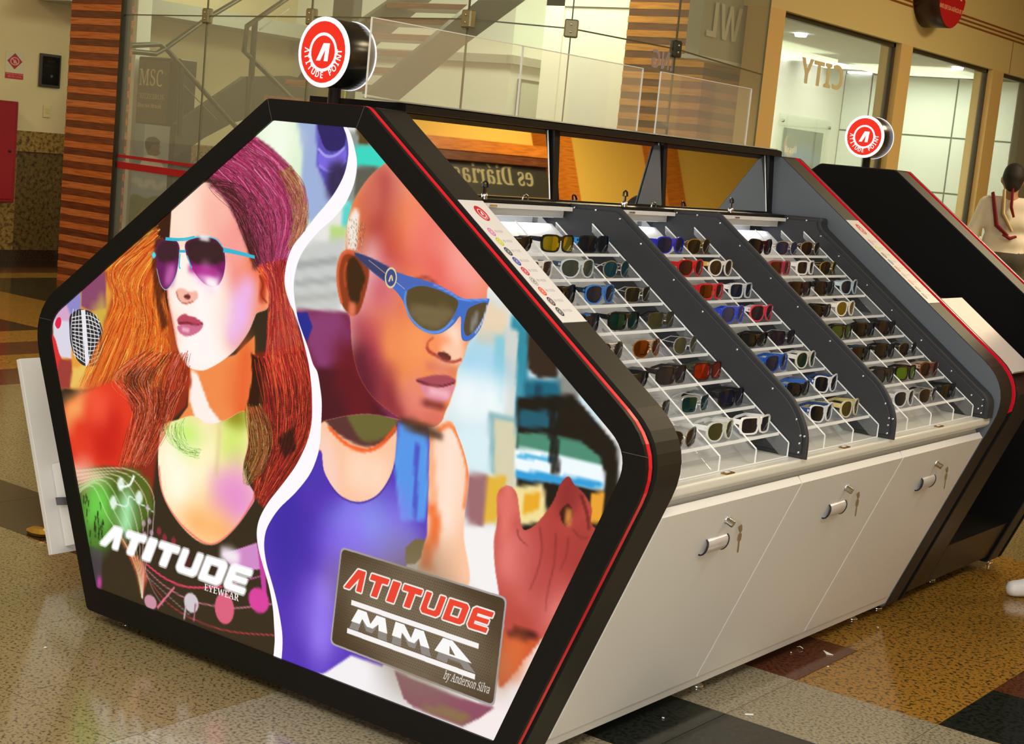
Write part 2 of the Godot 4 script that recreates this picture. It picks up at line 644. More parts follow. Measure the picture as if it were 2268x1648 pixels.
func tiles(f: Node, xl: Array, zl: Array, left: bool) -> void:
	var g := 0.002
	for i in xl.size() - 1:
		for j in zl.size() - 1:
			var x0: float = xl[i]
			var x1: float = xl[i + 1]
			var z1: float = zl[j]
			var z0: float = zl[j + 1]
			var c := Vector3((x0 + x1) / 2, 0, (z0 + z1) / 2)
			if not in_view(c): continue
			if left and c.x > -0.2 and c.z < -0.1: continue
			if left and c.x > -7.5 and c.z < -4.9 and c.x > -6.9: continue
			var s := begin()
			box(s, c + Vector3(0, -0.004, 0), Vector3(x1 - x0 - g, 0.008, z1 - z0 - g), Basis.IDENTITY, 0.0)
			obj("tile", s, left_tile(c.x, c.z) if left else right_tile(c.x, c.z), f)


# ---------- the kiosk ----------
const SLOPE := Vector2(0.808, -0.589)   # direction down the upper side
const UPN := Vector2(0.589, 0.808)      # its outward normal
const LON := Vector2(0.9264, -0.3765)   # outward normal of the lower side

func outer() -> PackedVector2Array:
	return rounded(poly([-0.164, 1.5, 0.164, 1.5, 1.074, 0.837, 0.746, 0.03, -0.746, 0.03, -1.074, 0.837]), [0.012, 0.012, 0.13, 0.012, 0.012, 0.13])

func inner() -> PackedVector2Array:
	return rounded(poly([-0.143, 1.447, 0.143, 1.447, 0.999, 0.822, 0.717, 0.1, -0.717, 0.1, -0.999, 0.822]), [0.006, 0.006, 0.07, 0.006, 0.006, 0.07])

func on_up(t: float, off := 0.0) -> Vector2:   # a point t metres down the upper side
	return Vector2(0.164, 1.5) + SLOPE * t + UPN * off

func on_low(h: float, off := 0.0) -> Vector2:   # a point of the lower side at height h
	return Vector2(0.746 + (h - 0.03) * 0.4064, h) + LON * off

func flipz(t: Transform3D) -> Transform3D:
	return Transform3D(t.basis * Basis.from_scale(Vector3(1, 1, -1)), t.origin)

# one end frame: local z = 0 is its face, the frame runs to z = -0.145
func end_frame(k: Node, t: Transform3D, called := "end_frame") -> Node3D:
	var o := outer()
	var i := inner()
	var s := begin()
	ring(s, o, i, t, -0.011, 0.0)
	ring(s, inset(o, 0.009), i, t, -0.046, -0.011)
	var fr := obj(called, s, M.black, k)
	s = begin()
	if t.basis.z.z > 0.0: ring(s, inset(o, -0.0005), inset(o, 0.01), t, -0.0245, -0.0125)
	else:
		var oo := inset(o, -0.0005)
		for q in oo.size():
			var a2 := oo[q]
			var b2 := oo[(q + 1) % oo.size()]
			if minf(a2.y, b2.y) > 0.74: ext(s, PackedVector2Array([a2, b2, b2 * 0.99, a2 * 0.99]), t, -0.019, -0.0125)
	obj("red_strip", s, M.red, fr)
	s = begin()
	ring(s, o, i, t, -0.145, -0.047)
	obj("side_band", s, M.black_side, fr)
	# mitre seams on the face
	s = begin()
	for q in [[0.164, 1.5, 0.143, 1.447], [-0.164, 1.5, -0.143, 1.447], [1.042, 0.826, 0.978, 0.826], [-1.042, 0.826, -0.978, 0.826]]:
		var a := Vector2(q[0], q[1])
		var b := Vector2(q[2], q[3])
		var d := (b - a).orthogonal().normalized() * 0.0007
		ext(s, PackedVector2Array([a + d, b + d, b - d, a - d]), t, -0.001, 0.0004)
	obj("seam", s, mat(col("4a4846"), 0.6), fr)
	return fr

func round_sign(k: Node, at: Vector3, r: float, depth: float, face: StandardMaterial3D) -> void:
	var t := Transform3D(Basis(Vector3.RIGHT, Vector3.BACK, Vector3.DOWN), at)   # local y -> world +z (towards the viewer)
	var s := begin()
	lathe(s, [Vector2(0, -depth), Vector2(r * 0.97, -depth), Vector2(r, -depth + 0.004), Vector2(r, -0.004)], t, 48)
	var dr := obj("drum_sign", s, mat(col("141414"), 0.22), k)
	s = begin()
	lathe(s, [Vector2(r, -0.005), Vector2(r + 0.0015, -0.004), Vector2(r + 0.0015, 0), Vector2(r, 0.001)], t, 48)
	lathe(s, [Vector2(r, -depth), Vector2(r + 0.0015, -depth + 0.001), Vector2(r + 0.0015, -depth + 0.004), Vector2(r, -depth + 0.005)], t, 48)
	obj("rim", s, glow(col("f2f6ff"), 0.8), dr)
	dr.set_meta("label", "black cylinder body of the round sign")
	obj("sign_face", face_mesh(r, at), face, dr)
	s = begin()
	disc(s, 0.016, 0.05, Transform3D(Basis.IDENTITY, Vector3(at.x, at.y - r - 0.038, at.z - depth / 2.0)))
	obj("sign_post", s, mat(col("1a1a1c"), 0.15, 0.4), k)

func face_mesh(r: float, at: Vector3) -> SurfaceTool:
	var s := begin()
	var n := 64
	for i in n:
		var a := TAU * i / n
		var b := TAU * (i + 1) / n
		for p in [Vector2.ZERO, Vector2(cos(b), sin(b)), Vector2(cos(a), sin(a))]:
			s.set_uv(Vector2(0.5 + p.x * 0.5, 0.5 - p.y * 0.5))
			s.add_vertex(at + Vector3(p.x * r, p.y * r, 0.0012))
	return s

func logo_mark(im: Image, c: Vector2, r: float, ink: Color) -> void:   # the slanted A without a bar
	var a := poly([-0.62, 0.6, 0.0, -0.62, 0.62, -0.62, 0.5, 0.62, 0.12, 0.62, 0.2, -0.16, -0.22, 0.6])
	var q := PackedVector2Array()
	for p in a: q.append(c + p * r)
	paint(im, q, ink)

func ring_words(im: Image, words: String, c: Vector2, r: float, h: float, from: float, to: float, ink: Color) -> void:   # along the lower arc, left to right
	var n := words.length()
	for i in n:
		var ch := words[i]
		if ch == " ": continue
		var a := lerpf(from, to, (i + 0.5) / n)
		var w := text_width(ch, "Droid Sans", true) * h
		var p := c + Vector2(cos(a), sin(a)) * r
		var turn := a - PI / 2
		var t := Transform2D(Vector2(h, 0).rotated(turn), Vector2(0, -h).rotated(turn), p - Vector2(w / 2.0, -h / 2.0).rotated(turn))
		print_text(im, ch, t, ink, "Droid Sans", true)

func logo_image(size: int) -> Image:
	var im := canvas(size, size, Color.WHITE)
	var c := Vector2(size, size) / 2.0
	var r := size / 2.0
	var red := col("f5301f")
	blob(im, c, Vector2(r, r) * 0.89, red, 0.0)
	blob(im, c, Vector2(r, r) * 0.565, Color.WHITE, 0.0)
	blob(im, c, Vector2(r, r) * 0.475, red, 0.0)
	logo_mark(im, c, r * 0.42, Color.WHITE)
	ring_words(im, "ΛTITUDE POINT", c, r * 0.725, r * 0.19, PI * 1.06, PI * -0.06, Color.WHITE)
	return im

func price_card(k: Node, z0: float, z1: float, mirrored := false) -> void:
	var w := 256
	var h := 768
	var im := canvas(w, h, col("ebe8e6"))
	blob(im, Vector2(128, 86), Vector2(50, 50), col("d21f36"), 0.0)
	blob(im, Vector2(128, 86), Vector2(30, 30), Color.WHITE, 0.0)
	blob(im, Vector2(128, 86), Vector2(25, 25), col("d21f36"), 0.0)
	logo_mark(im, Vector2(128, 86), 20, Color.WHITE)
	ring_words(im, "ΛTITUDE POINT", Vector2(128, 86), 40, 9, PI * 0.95, PI * 0.05, Color.WHITE)
	var dots := ["d983b5", "cdd02a", "2d3a3c", "2a35a0", "d01f3c", "e4e2e0", "e8482a", "54343c", "33393f"]
	var words := ["R$ 99,00", "R$ 109,00", "R$ 119,00", "R$ 129,00", "R$ 139,00", "R$ 149,00", "R$ 159,00", "R$ 169,00", "R$ 179,00"]
	for i in 9:
		var y := 208.0 + i * 62.0
		var c := Vector2(62, y)
		blob(im, c, Vector2(27, 27), col("55504e") if i == 5 else col(dots[i]), 0.0)
		if i == 5: blob(im, c, Vector2(25, 25), col(dots[i]), 0.0)
		var ink := col("3a3a3a") if i == 5 else Color(1, 1, 1, 0.9)
		blob(im, c, Vector2(18, 18), ink, 0.0)
		blob(im, c, Vector2(15, 15), col(dots[i]), 0.0)
		logo_mark(im, c, 12, ink)
		line(im, words[i], 104, y + 8, 15, col("8f8f93"))
	var a := on_up(0.33, 0.0)
	var b := on_up(0.735, 0.0)
	var t := Transform3D(Basis(Vector3(0, 0, -1), Vector3(-SLOPE.x, -SLOPE.y, 0), Vector3(UPN.x, UPN.y, 0)), Vector3(b.x, b.y, z0))
	sheet("price_card", textured(im, 0.4), t, z0 - z1, 0.405, k, 0.0015)

func divider(k: Node, z0: float, z1: float, off: float) -> void:
	var p := PackedVector2Array()
	for q in [on_up(0.02, -0.215), Vector2(0.17, 1.3), Vector2(0.372, 1.305), on_up(0.30, off), on_up(1.03, off), Vector2(1.024, 0.80), Vector2(1.024, 0.735), Vector2(0.86, 0.735)]: p.append(q)
	p = rounded(p, [0, 0, 0.05, 0.06, 0.06, 0.03, 0, 0], 5)
	var s := begin()
	ext(s, p, along_z(), z1, z0 - 0.007, 0.003)
	var d := obj("divider", s, M.charcoal, k)
	s = begin()
	ext(s, inset(p, 0.012), along_z(), z0 - 0.008, z0, 0.0015)
	obj("cover_frame", s, M.charcoal, d)
	s = begin()
	for q in [[0.16, -0.03], [0.2, -0.02], [0.265, -0.018], [0.36, -0.022], [0.5, -0.022], [0.62, -0.022], [0.76, -0.022], [0.9, -0.022], [1.0, -0.03], [1.045, -0.045]]:
		var c := on_up(q[0] + 0.06, off + q[1])
		if q[0] < 0.21: c = Vector2(0.25 + (q[0] - 0.16) * 1.8, 1.292)
		lathe(s, [Vector2(0.0035, 0), Vector2(0.003, 0.0012), Vector2(0, 0.0018)], Transform3D(Basis(Vector3.RIGHT, Vector3.BACK, Vector3.DOWN), Vector3(c.x, c.y, z0)), 8)
	for y in [0.752, 0.775, 0.795]:
		lathe(s, [Vector2(0.0035, 0), Vector2(0.003, 0.0012), Vector2(0, 0.0018)], Transform3D(Basis(Vector3.RIGHT, Vector3.BACK, Vector3.DOWN), Vector3(1.006, y, z0)), 8)
	obj("screws", s, M.chrome, d)

func acrylic_stand(k: Node, ribs: Array, za: float, zb: float) -> void:
	var st := root_of("acrylic_stand", Vector3.ZERO, 0.0, k)
	st.set_meta("label", "clear stepped acrylic stand with white edges")
	var front := PackedVector2Array()
	for q in [Vector2(0.979, 0.7365), Vector2(0.979, 0.772), on_up(0.27, -0.108)]: front.append(q)
	for z in ribs:
		var s := begin()
		var p := front.duplicate()
		p.append(on_up(0.285, -0.124))
		p.append(Vector2(0.96, 0.7365))
		ext(s, p, along_z(), z - 0.0015, z + 0.0015)
		var o := obj("rib", s, M.acrylic, st)
		s = begin()
		for i in front.size() - 1:
			var a := front[i]
			var b := front[i + 1]
			var n := (b - a).orthogonal().normalized() * 0.0022
			ext(s, PackedVector2Array([a + n, b + n, b - n * 0.2, a - n * 0.2]), along_z(), z - 0.0014, z + 0.0014)
		obj("polished_edge", s, M.edge, o)
	for i in 8:
		var f := Vector2(0.415, 1.182) + Vector2(0.0761, -0.0557) * i
		var s := begin()
		box(s, Vector3(f.x - 0.058, f.y - 0.002, (za + zb) / 2), Vector3(0.114, 0.003, za - zb))
		var o := obj("shelf", s, M.shelf, st)
		s = begin()
		box(s, Vector3(f.x, f.y - 0.0025, (za + zb) / 2), Vector3(0.0035, 0.0075, za - zb))
		obj("white_edge", s, M.edge, o)
	var s2 := begin()
	box(s2, Vector3(0.98, 0.7375, (za + zb) / 2), Vector3(0.003, 0.003, za - zb))
	obj("base_edge", s2, M.edge, st)

func build_kiosk() -> void:
	var k := root_of("display_kiosk")
	tag(k, "long hexagonal black and white sunglasses kiosk with a glowing poster on its near end", "kiosk")
	end_frame(k, along_z())
	end_frame(k, Transform3D(Basis.from_scale(Vector3(1, 1, -1)), Vector3(0, 0, -2.27)), "end_frame")
	# closing panels inside both ends
	var s := begin()
	ext(s, inset(outer(), 0.012), along_z(), -0.14, -0.125)
	obj("end_panel", s, M.charcoal, k)
	s = begin()
	ext(s, inset(outer(), 0.002), along_z(), -2.142, -2.124)
	obj("end_panel", s, mat(col("5b626b"), 0.55), k)
	s = begin()
	ext(s, inset(outer(), 0.012), along_z(), -2.262, -2.145)
	obj("end_panel", s, M.charcoal, k)
	# the lit poster
	var pm := begin()
	var ip := inset(inner(), -0.004)
	var idx := Geometry2D.triangulate_polygon(ip)
	for i in range(0, idx.size(), 3):
		for j in [0, 2, 1]:
			var p := ip[idx[i + j]]
			pm.set_uv(Vector2((p.x + 1.0) / 2.0, (1.455 - p.y) / 1.365))
			pm.add_vertex(Vector3(p.x, p.y, -0.006))
	var po := obj("backlit_poster", pm, textured(poster_image(), 0.3, 1.02), k)
	po.set_meta("label", "glowing advertisement with a woman and a man in sunglasses")
	var l := AreaLight3D.new()
	l.name = "poster_lamp"
	l.area_size = Vector2(1.3, 0.9)
	l.light_energy = 0.25
	l.light_color = Color(1.0, 0.9, 0.85)
	l.shadow_enabled = true
	l.position = Vector3(0, 0.75, 0.004)
	l.rotation.y = PI
	add_child(l)
	# carcass and doors of the right side, plain panels on the far side
	s = begin()
	ext(s, PackedVector2Array([Vector2(-0.74, 0.05), Vector2(0.742, 0.05), on_low(0.66, -0.021), Vector2(0.965, 0.70), Vector2(0.86, 0.715), Vector2(-0.86, 0.715), Vector2(-0.98, 0.66)]), along_z(), -2.122, -0.148)
	obj("carcass", s, M.white, k)
	s = begin()
	ext(s, PackedVector2Array([on_low(0.048, -0.02), on_low(0.048, -0.003), on_low(0.078, -0.003), on_low(0.078, -0.02)]), along_z(), -2.122, -0.148, 0.001)
	obj("base_rail", s, M.white, k)
	s = begin()
	ext(s, rounded(PackedVector2Array([Vector2(-0.8, 0.717), Vector2(0.975, 0.717), Vector2(0.985, 0.703), Vector2(1.0, 0.7), Vector2(1.014, 0.712), Vector2(1.014, 0.735), Vector2(-0.8, 0.735)]), [0, 0, 0, 0.004, 0.006, 0.007, 0], 4), along_z(), -2.122, -0.148)
	obj("ledge", s, M.ledge, k)
	var zd := [-0.148, -0.829, -1.472, -2.11]
	for i in 3:
		door(k, zd[i] - 0.0025, zd[i + 1] + 0.0025)
	# hinges on the ledge
	for z in [-0.435, -1.068, -1.727]:
		s = begin()
		box(s, Vector3(1.0, 0.7365, z), Vector3(0.016, 0.003, 0.04))
		var hg := obj("hinge", s, M.brass, k)
		s = begin()
		box(s, Vector3(0.9985, 0.7385, z), Vector3(0.007, 0.0015, 0.014))
		obj("hinge_knuckle", s, M.edge, hg)
	# sloping backboard, lamp bars and the top deck
	s = begin()
	ext(s, PackedVector2Array([Vector2(0.16, 1.24), Vector2(0.181, 1.24), Vector2(0.874, 0.735), Vector2(0.85, 0.735)]), along_z(), -2.122, -0.148)
	obj("backboard", s, M.white, k)
	s = begin()
	ext(s, poly([-0.16, 1.294, 0.235, 1.294, 0.235, 1.301, -0.16, 1.301]), along_z(), -2.122, -0.148)
	obj("top_deck", s, M.black, k)
	for z in [[-0.15, -0.778], [-0.803, -1.323], [-1.348, -2.05]]:
		s = begin()
		ext(s, poly([0.05, 1.281, 0.248, 1.281, 0.248, 1.292, 0.05, 1.292]), along_z(), z[1], z[0], 0.001)
		var lb := obj("lamp_bar", s, M.white, k)
		s = begin()
		ext(s, poly([0.1, 1.26, 0.219, 1.26, 0.219, 1.281, 0.1, 1.281]), along_z(), z[1], z[0], 0.001)
		obj("lamp_housing", s, M.white, lb)
		s = begin()
		ext(s, poly([0.02, 1.237, 0.115, 1.237, 0.115, 1.26, 0.02, 1.26]), along_z(), z[1], z[0], 0.001)
		obj("lamp_tray", s, M.white, lb)
		s = begin()
		ext(s, poly([0.17, 1.2585, 0.2, 1.2585, 0.2, 1.26, 0.17, 1.26]), along_z(), z[1] + 0.02, z[0] - 0.02)
		obj("lamp_tube", s, glow(col("f4f8ff"), 2.2), lb)
		var al := AreaLight3D.new()
		al.name = "display_lamp"
		al.area_size = Vector2(z[0] - z[1] - 0.04, 0.03)
		al.light_energy = 0.035 * (z[0] - z[1])
		al.light_color = col("f0f5ff")
		al.shadow_enabled = true
		al.position = Vector3(0.185, 1.256, (z[0] + z[1]) / 2)
		al.basis = Basis(Vector3(0, 0, 1), Vector3(0.6, 0.8, 0).cross(Vector3(0, 0, 1)), Vector3(-0.6, 0.8, 0)).orthonormalized()
		add_child(al)
	divider(k, -0.78, -0.8, -0.022)
	divider(k, -1.325, -1.345, -0.022)
	divider(k, -2.055, -2.118, -0.06)
	acrylic_stand(k, [-0.248, -0.426, -0.604, -0.775], -0.15, -0.777)
	acrylic_stand(k, [-0.806, -0.982, -1.156, -1.322], -0.803, -1.323)
	acrylic_stand(k, [-1.352, -1.527, -1.705, -1.885, -2.05], -1.348, -2.052)
	# mirrors leaning back between posts
	for z in [[-0.15, -0.8], [-0.845, -1.388], [-1.42, -2.085]]:
		s = begin()
		ext(s, poly([0.146, 1.306, 0.15, 1.306, 0.12, 1.496, 0.116, 1.496]), along_z(), z[1], z[0])
		var mi := obj("mirror", s, M.mirror, k)
		s = begin()
		ext(s, poly([0.145, 1.306, 0.1515, 1.306, 0.1215, 1.496, 0.115, 1.496]), along_z(), z[1] - 0.002, z[1])
		ext(s, poly([0.145, 1.303, 0.1515, 1.303, 0.1515, 1.306, 0.145, 1.306]), along_z(), z[1] - 0.002, z[0])
		obj("bevelled_edge", s, M.edge, mi)
	for z in [[-0.812, -0.838], [-1.394, -1.416], [-2.09, -2.124]]:
		s = begin()
		ext(s, poly([0.08, 1.301, 0.152, 1.301, 0.136, 1.5, 0.064, 1.5]), along_z(), z[1], z[0])
		obj("mirror_post", s, M.black, k)
	s = begin()
	ext(s, poly([-0.16, 1.301, 0.155, 1.301, 0.155, 1.306, -0.16, 1.306]), along_z(), -2.122, -0.148)
	obj("mirror_sill", s, M.black, k)
	s = begin()
	ext(s, poly([-0.16, 1.2985, -0.12, 1.2985, -0.1, 1.498, -0.14, 1.498]), along_z(), -2.122, -0.148)
	obj("mirror_back", s, M.black, k)
	# grey panel drawn as a mirror reflection beside the second post
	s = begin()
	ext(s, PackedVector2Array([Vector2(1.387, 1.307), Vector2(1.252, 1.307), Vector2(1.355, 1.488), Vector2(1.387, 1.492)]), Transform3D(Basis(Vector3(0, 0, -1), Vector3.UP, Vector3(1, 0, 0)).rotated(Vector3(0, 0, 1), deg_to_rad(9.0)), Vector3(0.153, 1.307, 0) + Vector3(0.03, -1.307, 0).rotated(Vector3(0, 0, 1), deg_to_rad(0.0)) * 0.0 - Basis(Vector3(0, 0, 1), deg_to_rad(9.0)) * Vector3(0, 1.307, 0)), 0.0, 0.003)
	obj("reflection_panel", s, mat(col("5b626b"), 0.55), k)
	# top rail and clear upright panes
	s = begin()
	ext(s, poly([-0.164, 1.498, 0.164, 1.498, 0.164, 1.515, 0.155, 1.519, -0.164, 1.519]), along_z(), -2.124, -0.147)
	obj("top_rail", s, M.black, k)
	s = begin()
	ext(s, poly([0.137, 1.519, 0.162, 1.519, 0.158, 1.5225, 0.137, 1.5225]), along_z(), -2.1, -0.02)
	obj("pane_channel", s, mat(col("b9b8ac"), 0.3, 0.6), k)
	for z in [[-0.02, -0.616], [-0.618, -1.215], [-1.316, -1.89]]:
		s = begin()
		box(s, Vector3(0.146, 1.614, (z[0] + z[1]) / 2), Vector3(0.004, 0.186, z[0] - z[1]))
		var pn := obj("clear_pane", s, pane(col("eef3ea"), 0.07), k)
		s = begin()
		box(s, Vector3(0.146, 1.708, (z[0] + z[1]) / 2), Vector3(0.0044, 0.0022, z[0] - z[1]))
		box(s, Vector3(0.146, 1.614, z[0]), Vector3(0.0044, 0.188, 0.0022))
		box(s, Vector3(0.146, 1.614, z[1]), Vector3(0.0044, 0.188, 0.0022))
		obj("polished_edge", s, mat(col("dedfd6"), 0.25), pn)
	# cam locks with keys on the deck behind each module
	for z in [-0.395, -1.052, -1.68]:
		var t := Transform3D(Basis.IDENTITY, Vector3(0.236, 1.301, z))
		s = begin()
		lathe(s, [Vector2(0.009, 0), Vector2(0.009, 0.012), Vector2(0.0065, 0.015), Vector2(0, 0.015)], t, 14)
		var lk := obj("lock", s, M.chrome, k)
		s = begin()
		box(s, t * Vector3(0, 0.023, 0), Vector3(0.004, 0.018, 0.008))
		tube(s, [t * Vector3(0, 0.03, -0.011), t * Vector3(0, 0.042, -0.008), t * Vector3(0, 0.046, 0.0), t * Vector3(0, 0.042, 0.008), t * Vector3(0, 0.03, 0.011)], 0.003, 6)
		obj("key", s, mat(col("3a3a3c"), 0.25, 0.7), lk)
		s = begin()
		box(s, Vector3(0.25, 1.286, z - 0.022), Vector3(0.006, 0.006, 0.03), Basis.IDENTITY, 0.001)
		obj("latch", s, M.chrome, lk)
	for z in [-0.62, -1.27]:
		s = begin()
		tube(s, [Vector3(0.2, 1.302, z + 0.012), Vector3(0.2, 1.314, z + 0.01), Vector3(0.2, 1.317, z), Vector3(0.2, 1.314, z - 0.01), Vector3(0.2, 1.302, z - 0.012)], 0.0022, 6)
		obj("ring_pull", s, M.chrome, k)
	# plain far side
	s = begin()
	ext(s, PackedVector2Array([Vector2(-0.164, 1.495), Vector2(-0.15, 1.48), Vector2(-1.02, 0.83), Vector2(-1.05, 0.837)]), along_z(), -2.122, -0.148)
	obj("far_side_panel", s, M.charcoal, k)
	drawer(k)
	# levelling feet
	for p in [[0.66, -0.07], [-0.66, -0.07], [0.69, -0.98], [0.69, -2.0], [0.69, -2.2], [-0.69, -1.1], [-0.69, -2.2]]:
		s = begin()
		lathe(s, [Vector2(0, 0), Vector2(0.022, 0), Vector2(0.02, 0.008), Vector2(0.007, 0.013), Vector2(0.007, 0.052)], Transform3D(Basis.IDENTITY, Vector3(p[0], 0, p[1])), 14)
		obj("levelling_foot", s, M.chrome, k)
	price_card(k, -0.05, -0.142)
	price_card(k, -2.128, -2.222)
	var face := textured(logo_image(512), 0.3, 1.0)
	round_sign(k, Vector3(0.0, 1.621, -0.016), 0.083, 0.1, face)
	# low connecting counter behind the far frame
	s = begin()
	ext(s, PackedVector2Array([on_low(0.05, -0.01), on_low(0.8, -0.01), on_up(0.72, -0.012), Vector2(0.5, 1.07), Vector2(0.4, 0.05)]), along_z(), -2.478, -2.275)
	var ct := obj("side_counter", s, mat(col("2a221c"), 0.4), k)
	s = begin()
	ext(s, PackedVector2Array([on_up(0.712, -0.012), on_up(0.712, -0.004), on_up(1.06, -0.004), on_up(1.06, -0.012)]), along_z(), -2.474, -2.275)
	obj("white_flap", s, mat(col("dcd8d4"), 0.4), ct)
	# end panel beyond the opening
	var k2 := root_of("end_panel_kiosk", Vector3(0, 0, -3.25))
	tag(k2, "plain black hexagonal end panel with a round lit sign on top, beyond the display kiosk", "kiosk")
	end_frame(k2, Transform3D(Basis.from_scale(Vector3(1, 1, -1)), Vector3.ZERO))
	s = begin()
	ext(s, inset(outer(), 0.004), along_z(), 0.06, 0.1462)
	obj("back_panel", s, mat(col("0b0b0b"), 0.5, 0.0, 0.3), k2)
	s = begin()
	ext(s, PackedVector2Array([Vector2(-0.74, 0.05), on_low(0.05, -0.012), on_low(0.2, -0.012), Vector2(-0.8, 0.2)]), along_z(), 0.148, 0.76)
	obj("sill_beam", s, mat(col("1b1613"), 0.4), k2)
	round_sign(k2, Vector3(0.0, 1.621, 0.12), 0.083, 0.1, face)
	for p in [[0.69, -0.03], [-0.69, -0.03], [0.66, 0.5]]:
		s = begin()
		lathe(s, [Vector2(0, 0), Vector2(0.022, 0), Vector2(0.02, 0.008), Vector2(0.007, 0.013), Vector2(0.007, 0.052)], Transform3D(Basis.IDENTITY, Vector3(p[0], 0, p[1])), 14)
		obj("levelling_foot", s, M.chrome, k2)

func door(k: Node, z0: float, z1: float) -> void:
	var s := begin()
	ext(s, PackedVector2Array([on_low(0.081, -0.0185), on_low(0.081, 0.0), on_low(0.667, 0.0), on_low(0.676, -0.0185)]), along_z(), z1, z0, 0.0012)
	var d := obj("door", s, M.white, k)
	var zc := (z0 + z1) / 2.0
	var t := Transform3D(Basis(Vector3(0, 0, -1), Vector3(0.3765, 0.9264, 0), Vector3(LON.x, LON.y, 0)), Vector3(on_low(0.547).x, 0.547, zc + 0.003))
	# cupped handle
	s = begin()
	var path := []
	for i in 9:
		var a := PI * i / 8.0
		path.append(Vector2(-cos(a) * 0.022, sin(a) * 0.0125))
	for i in 8:
		var q: Vector2 = path[i]
		var r: Vector2 = path[i + 1]
		s.set_smooth_group(0)
		quad(s, t * Vector3(-0.05, q.x, q.y), t * Vector3(-0.05, r.x, r.y), t * Vector3(0.05, r.x, r.y), t * Vector3(0.05, q.x, q.y))
	var hd := obj("handle", s, mat(col("e6e7ea"), 0.28, 0.4), d)
	s = begin()
	for x in [-0.05, 0.05]:
		var pa := []
		for q in path: pa.append(t * Vector3(x, q.x, q.y))
		tube(s, pa, 0.0022, 6)
	obj("handle_end", s, mat(col("34343a"), 0.3, 0.6), d)
	# cam lock with its keys
	var lt := Transform3D(t.basis * Basis(Vector3.RIGHT, Vector3.BACK, Vector3.DOWN), Vector3(on_low(0.612).x, 0.612, zc - 0.002))
	s = begin()
	lathe(s, [Vector2(0.0115, 0), Vector2(0.0115, 0.003), Vector2(0.0085, 0.0045), Vector2(0.0085, 0.02), Vector2(0, 0.021)], lt, 16)
	obj("lock", s, M.chrome, d)
	var kb := Basis(Vector3(0, 0, -1), Vector3.UP, Vector3(1, 0, 0))
	var at := lt * Vector3(0, 0.028, 0)
	s = begin()
	ext(s, rounded(poly([-0.009, 0.004, 0.009, 0.008, 0.014, -0.008, 0.004, -0.013]), [0.004, 0.004, 0.004, 0.004], 3), Transform3D(kb, at + Vector3(0.004, -0.004, -0.012)), -0.001, 0.001)
	obj("key", s, mat(col("b9b2a4"), 0.3, 0.9), d)
	s = begin()
	var hp := at + Vector3(0.002, -0.038, -0.02)
	ext(s, rounded(poly([-0.008, 0.0, 0.008, 0.0, 0.01, 0.016, 0.0, 0.022, -0.01, 0.016]), [0.004, 0.004, 0.004, 0.004, 0.004], 3), Transform3D(kb, hp), -0.001, 0.001)
	ext(s, poly([-0.0035, 0.001, -0.0035, -0.024, 0.0, -0.029, 0.0035, -0.026, 0.0035, 0.001]), Transform3D(kb, hp), -0.0008, 0.0008)
	tube(s, [at + Vector3(0.003, -0.01, -0.018), hp + Vector3(0.002, 0.022, 0.002), hp + Vector3(-0.001, 0.014, 0)], 0.0011, 5)
	obj("key", s, mat(col("b9b2a4"), 0.3, 0.9), d)

func drawer(k: Node) -> void:
	# an open flap on the far lower side, its slide and a box behind it
	var a := [-1.373, 0.64]
	var b := [-1.159, 0.062]
	var p := Vector2(a[0], a[1])
	var q := Vector2(b[0], b[1])
	var d := (q - p).normalized()
	var n := Vector2(-d.y, d.x)
	if n.x < 0: n = -n
	var s := begin()
	ext(s, PackedVector2Array([p, p + n * 0.018, q + n * 0.018, q]), along_z(), -0.8, -0.17, 0.001)
	var f := obj("open_flap", s, M.white, k)
	s = begin()
	var m0 := p.lerp(q, 0.55) + n * 0.02
	var m1 := p.lerp(q, 0.97) + n * 0.02
	ext(s, PackedVector2Array([m0, m0 + n * 0.17, m1 + n * 0.17, m1]), along_z(), -0.75, -0.22, 0.001)
	obj("drawer_box", s, M.white, f)
	s = begin()
	var c := p.lerp(q, 0.74) + n * 0.03
	var e := c + n * 0.16 + d * 0.02
	ext(s, PackedVector2Array([c - d * 0.012, e - d * 0.012, e + d * 0.012, c + d * 0.012]), along_z(), -0.219, -0.207)
	obj("drawer_slide", s, mat(col("6c7078"), 0.3, 0.9), f)


# ---------- the poster's print (1 px = 1 mm) ----------
func cp(im: Image, pts: Array, c: String, soft := 0.0, a := 1.0, n := 5) -> void:
	var k := col(c)
	k.a = a
	paint(im, closed(pts, n), k, soft)

func pg(im: Image, pts: Array, c: String, soft := 0.0, a := 1.0) -> void:
	var k := col(c)
	k.a = a
	paint(im, poly(pts), k, soft)

func spot(im: Image, at: Array, rx: float, ry: float, c: String, soft: float, a := 1.0, turn := 0.0) -> void:
	var k := col(c)
	k.a = a
	blob(im, Vector2(at[0], at[1]), Vector2(rx, ry), k, soft * 1.9, turn)

func ln(im: Image, pts: Array, w0: float, w1: float, c: String, soft := 0.0, a := 1.0) -> void:
	var k := col(c)
	k.a = a
	stroke(im, curve(pts, 6), w0, w1, k, soft)

# paints through f, kept inside an outline
func clipped(im: Image, outline: PackedVector2Array, f: Callable) -> void:
	var tmp: Image = im.duplicate()
	f.call(tmp)
	var mask := canvas(im.get_width(), im.get_height(), Color(0, 0, 0, 0))
	fill_poly(mask, outline, Color.WHITE)
	im.blit_rect_mask(tmp, mask, Rect2i(0, 0, im.get_width(), im.get_height()), Vector2i.ZERO)

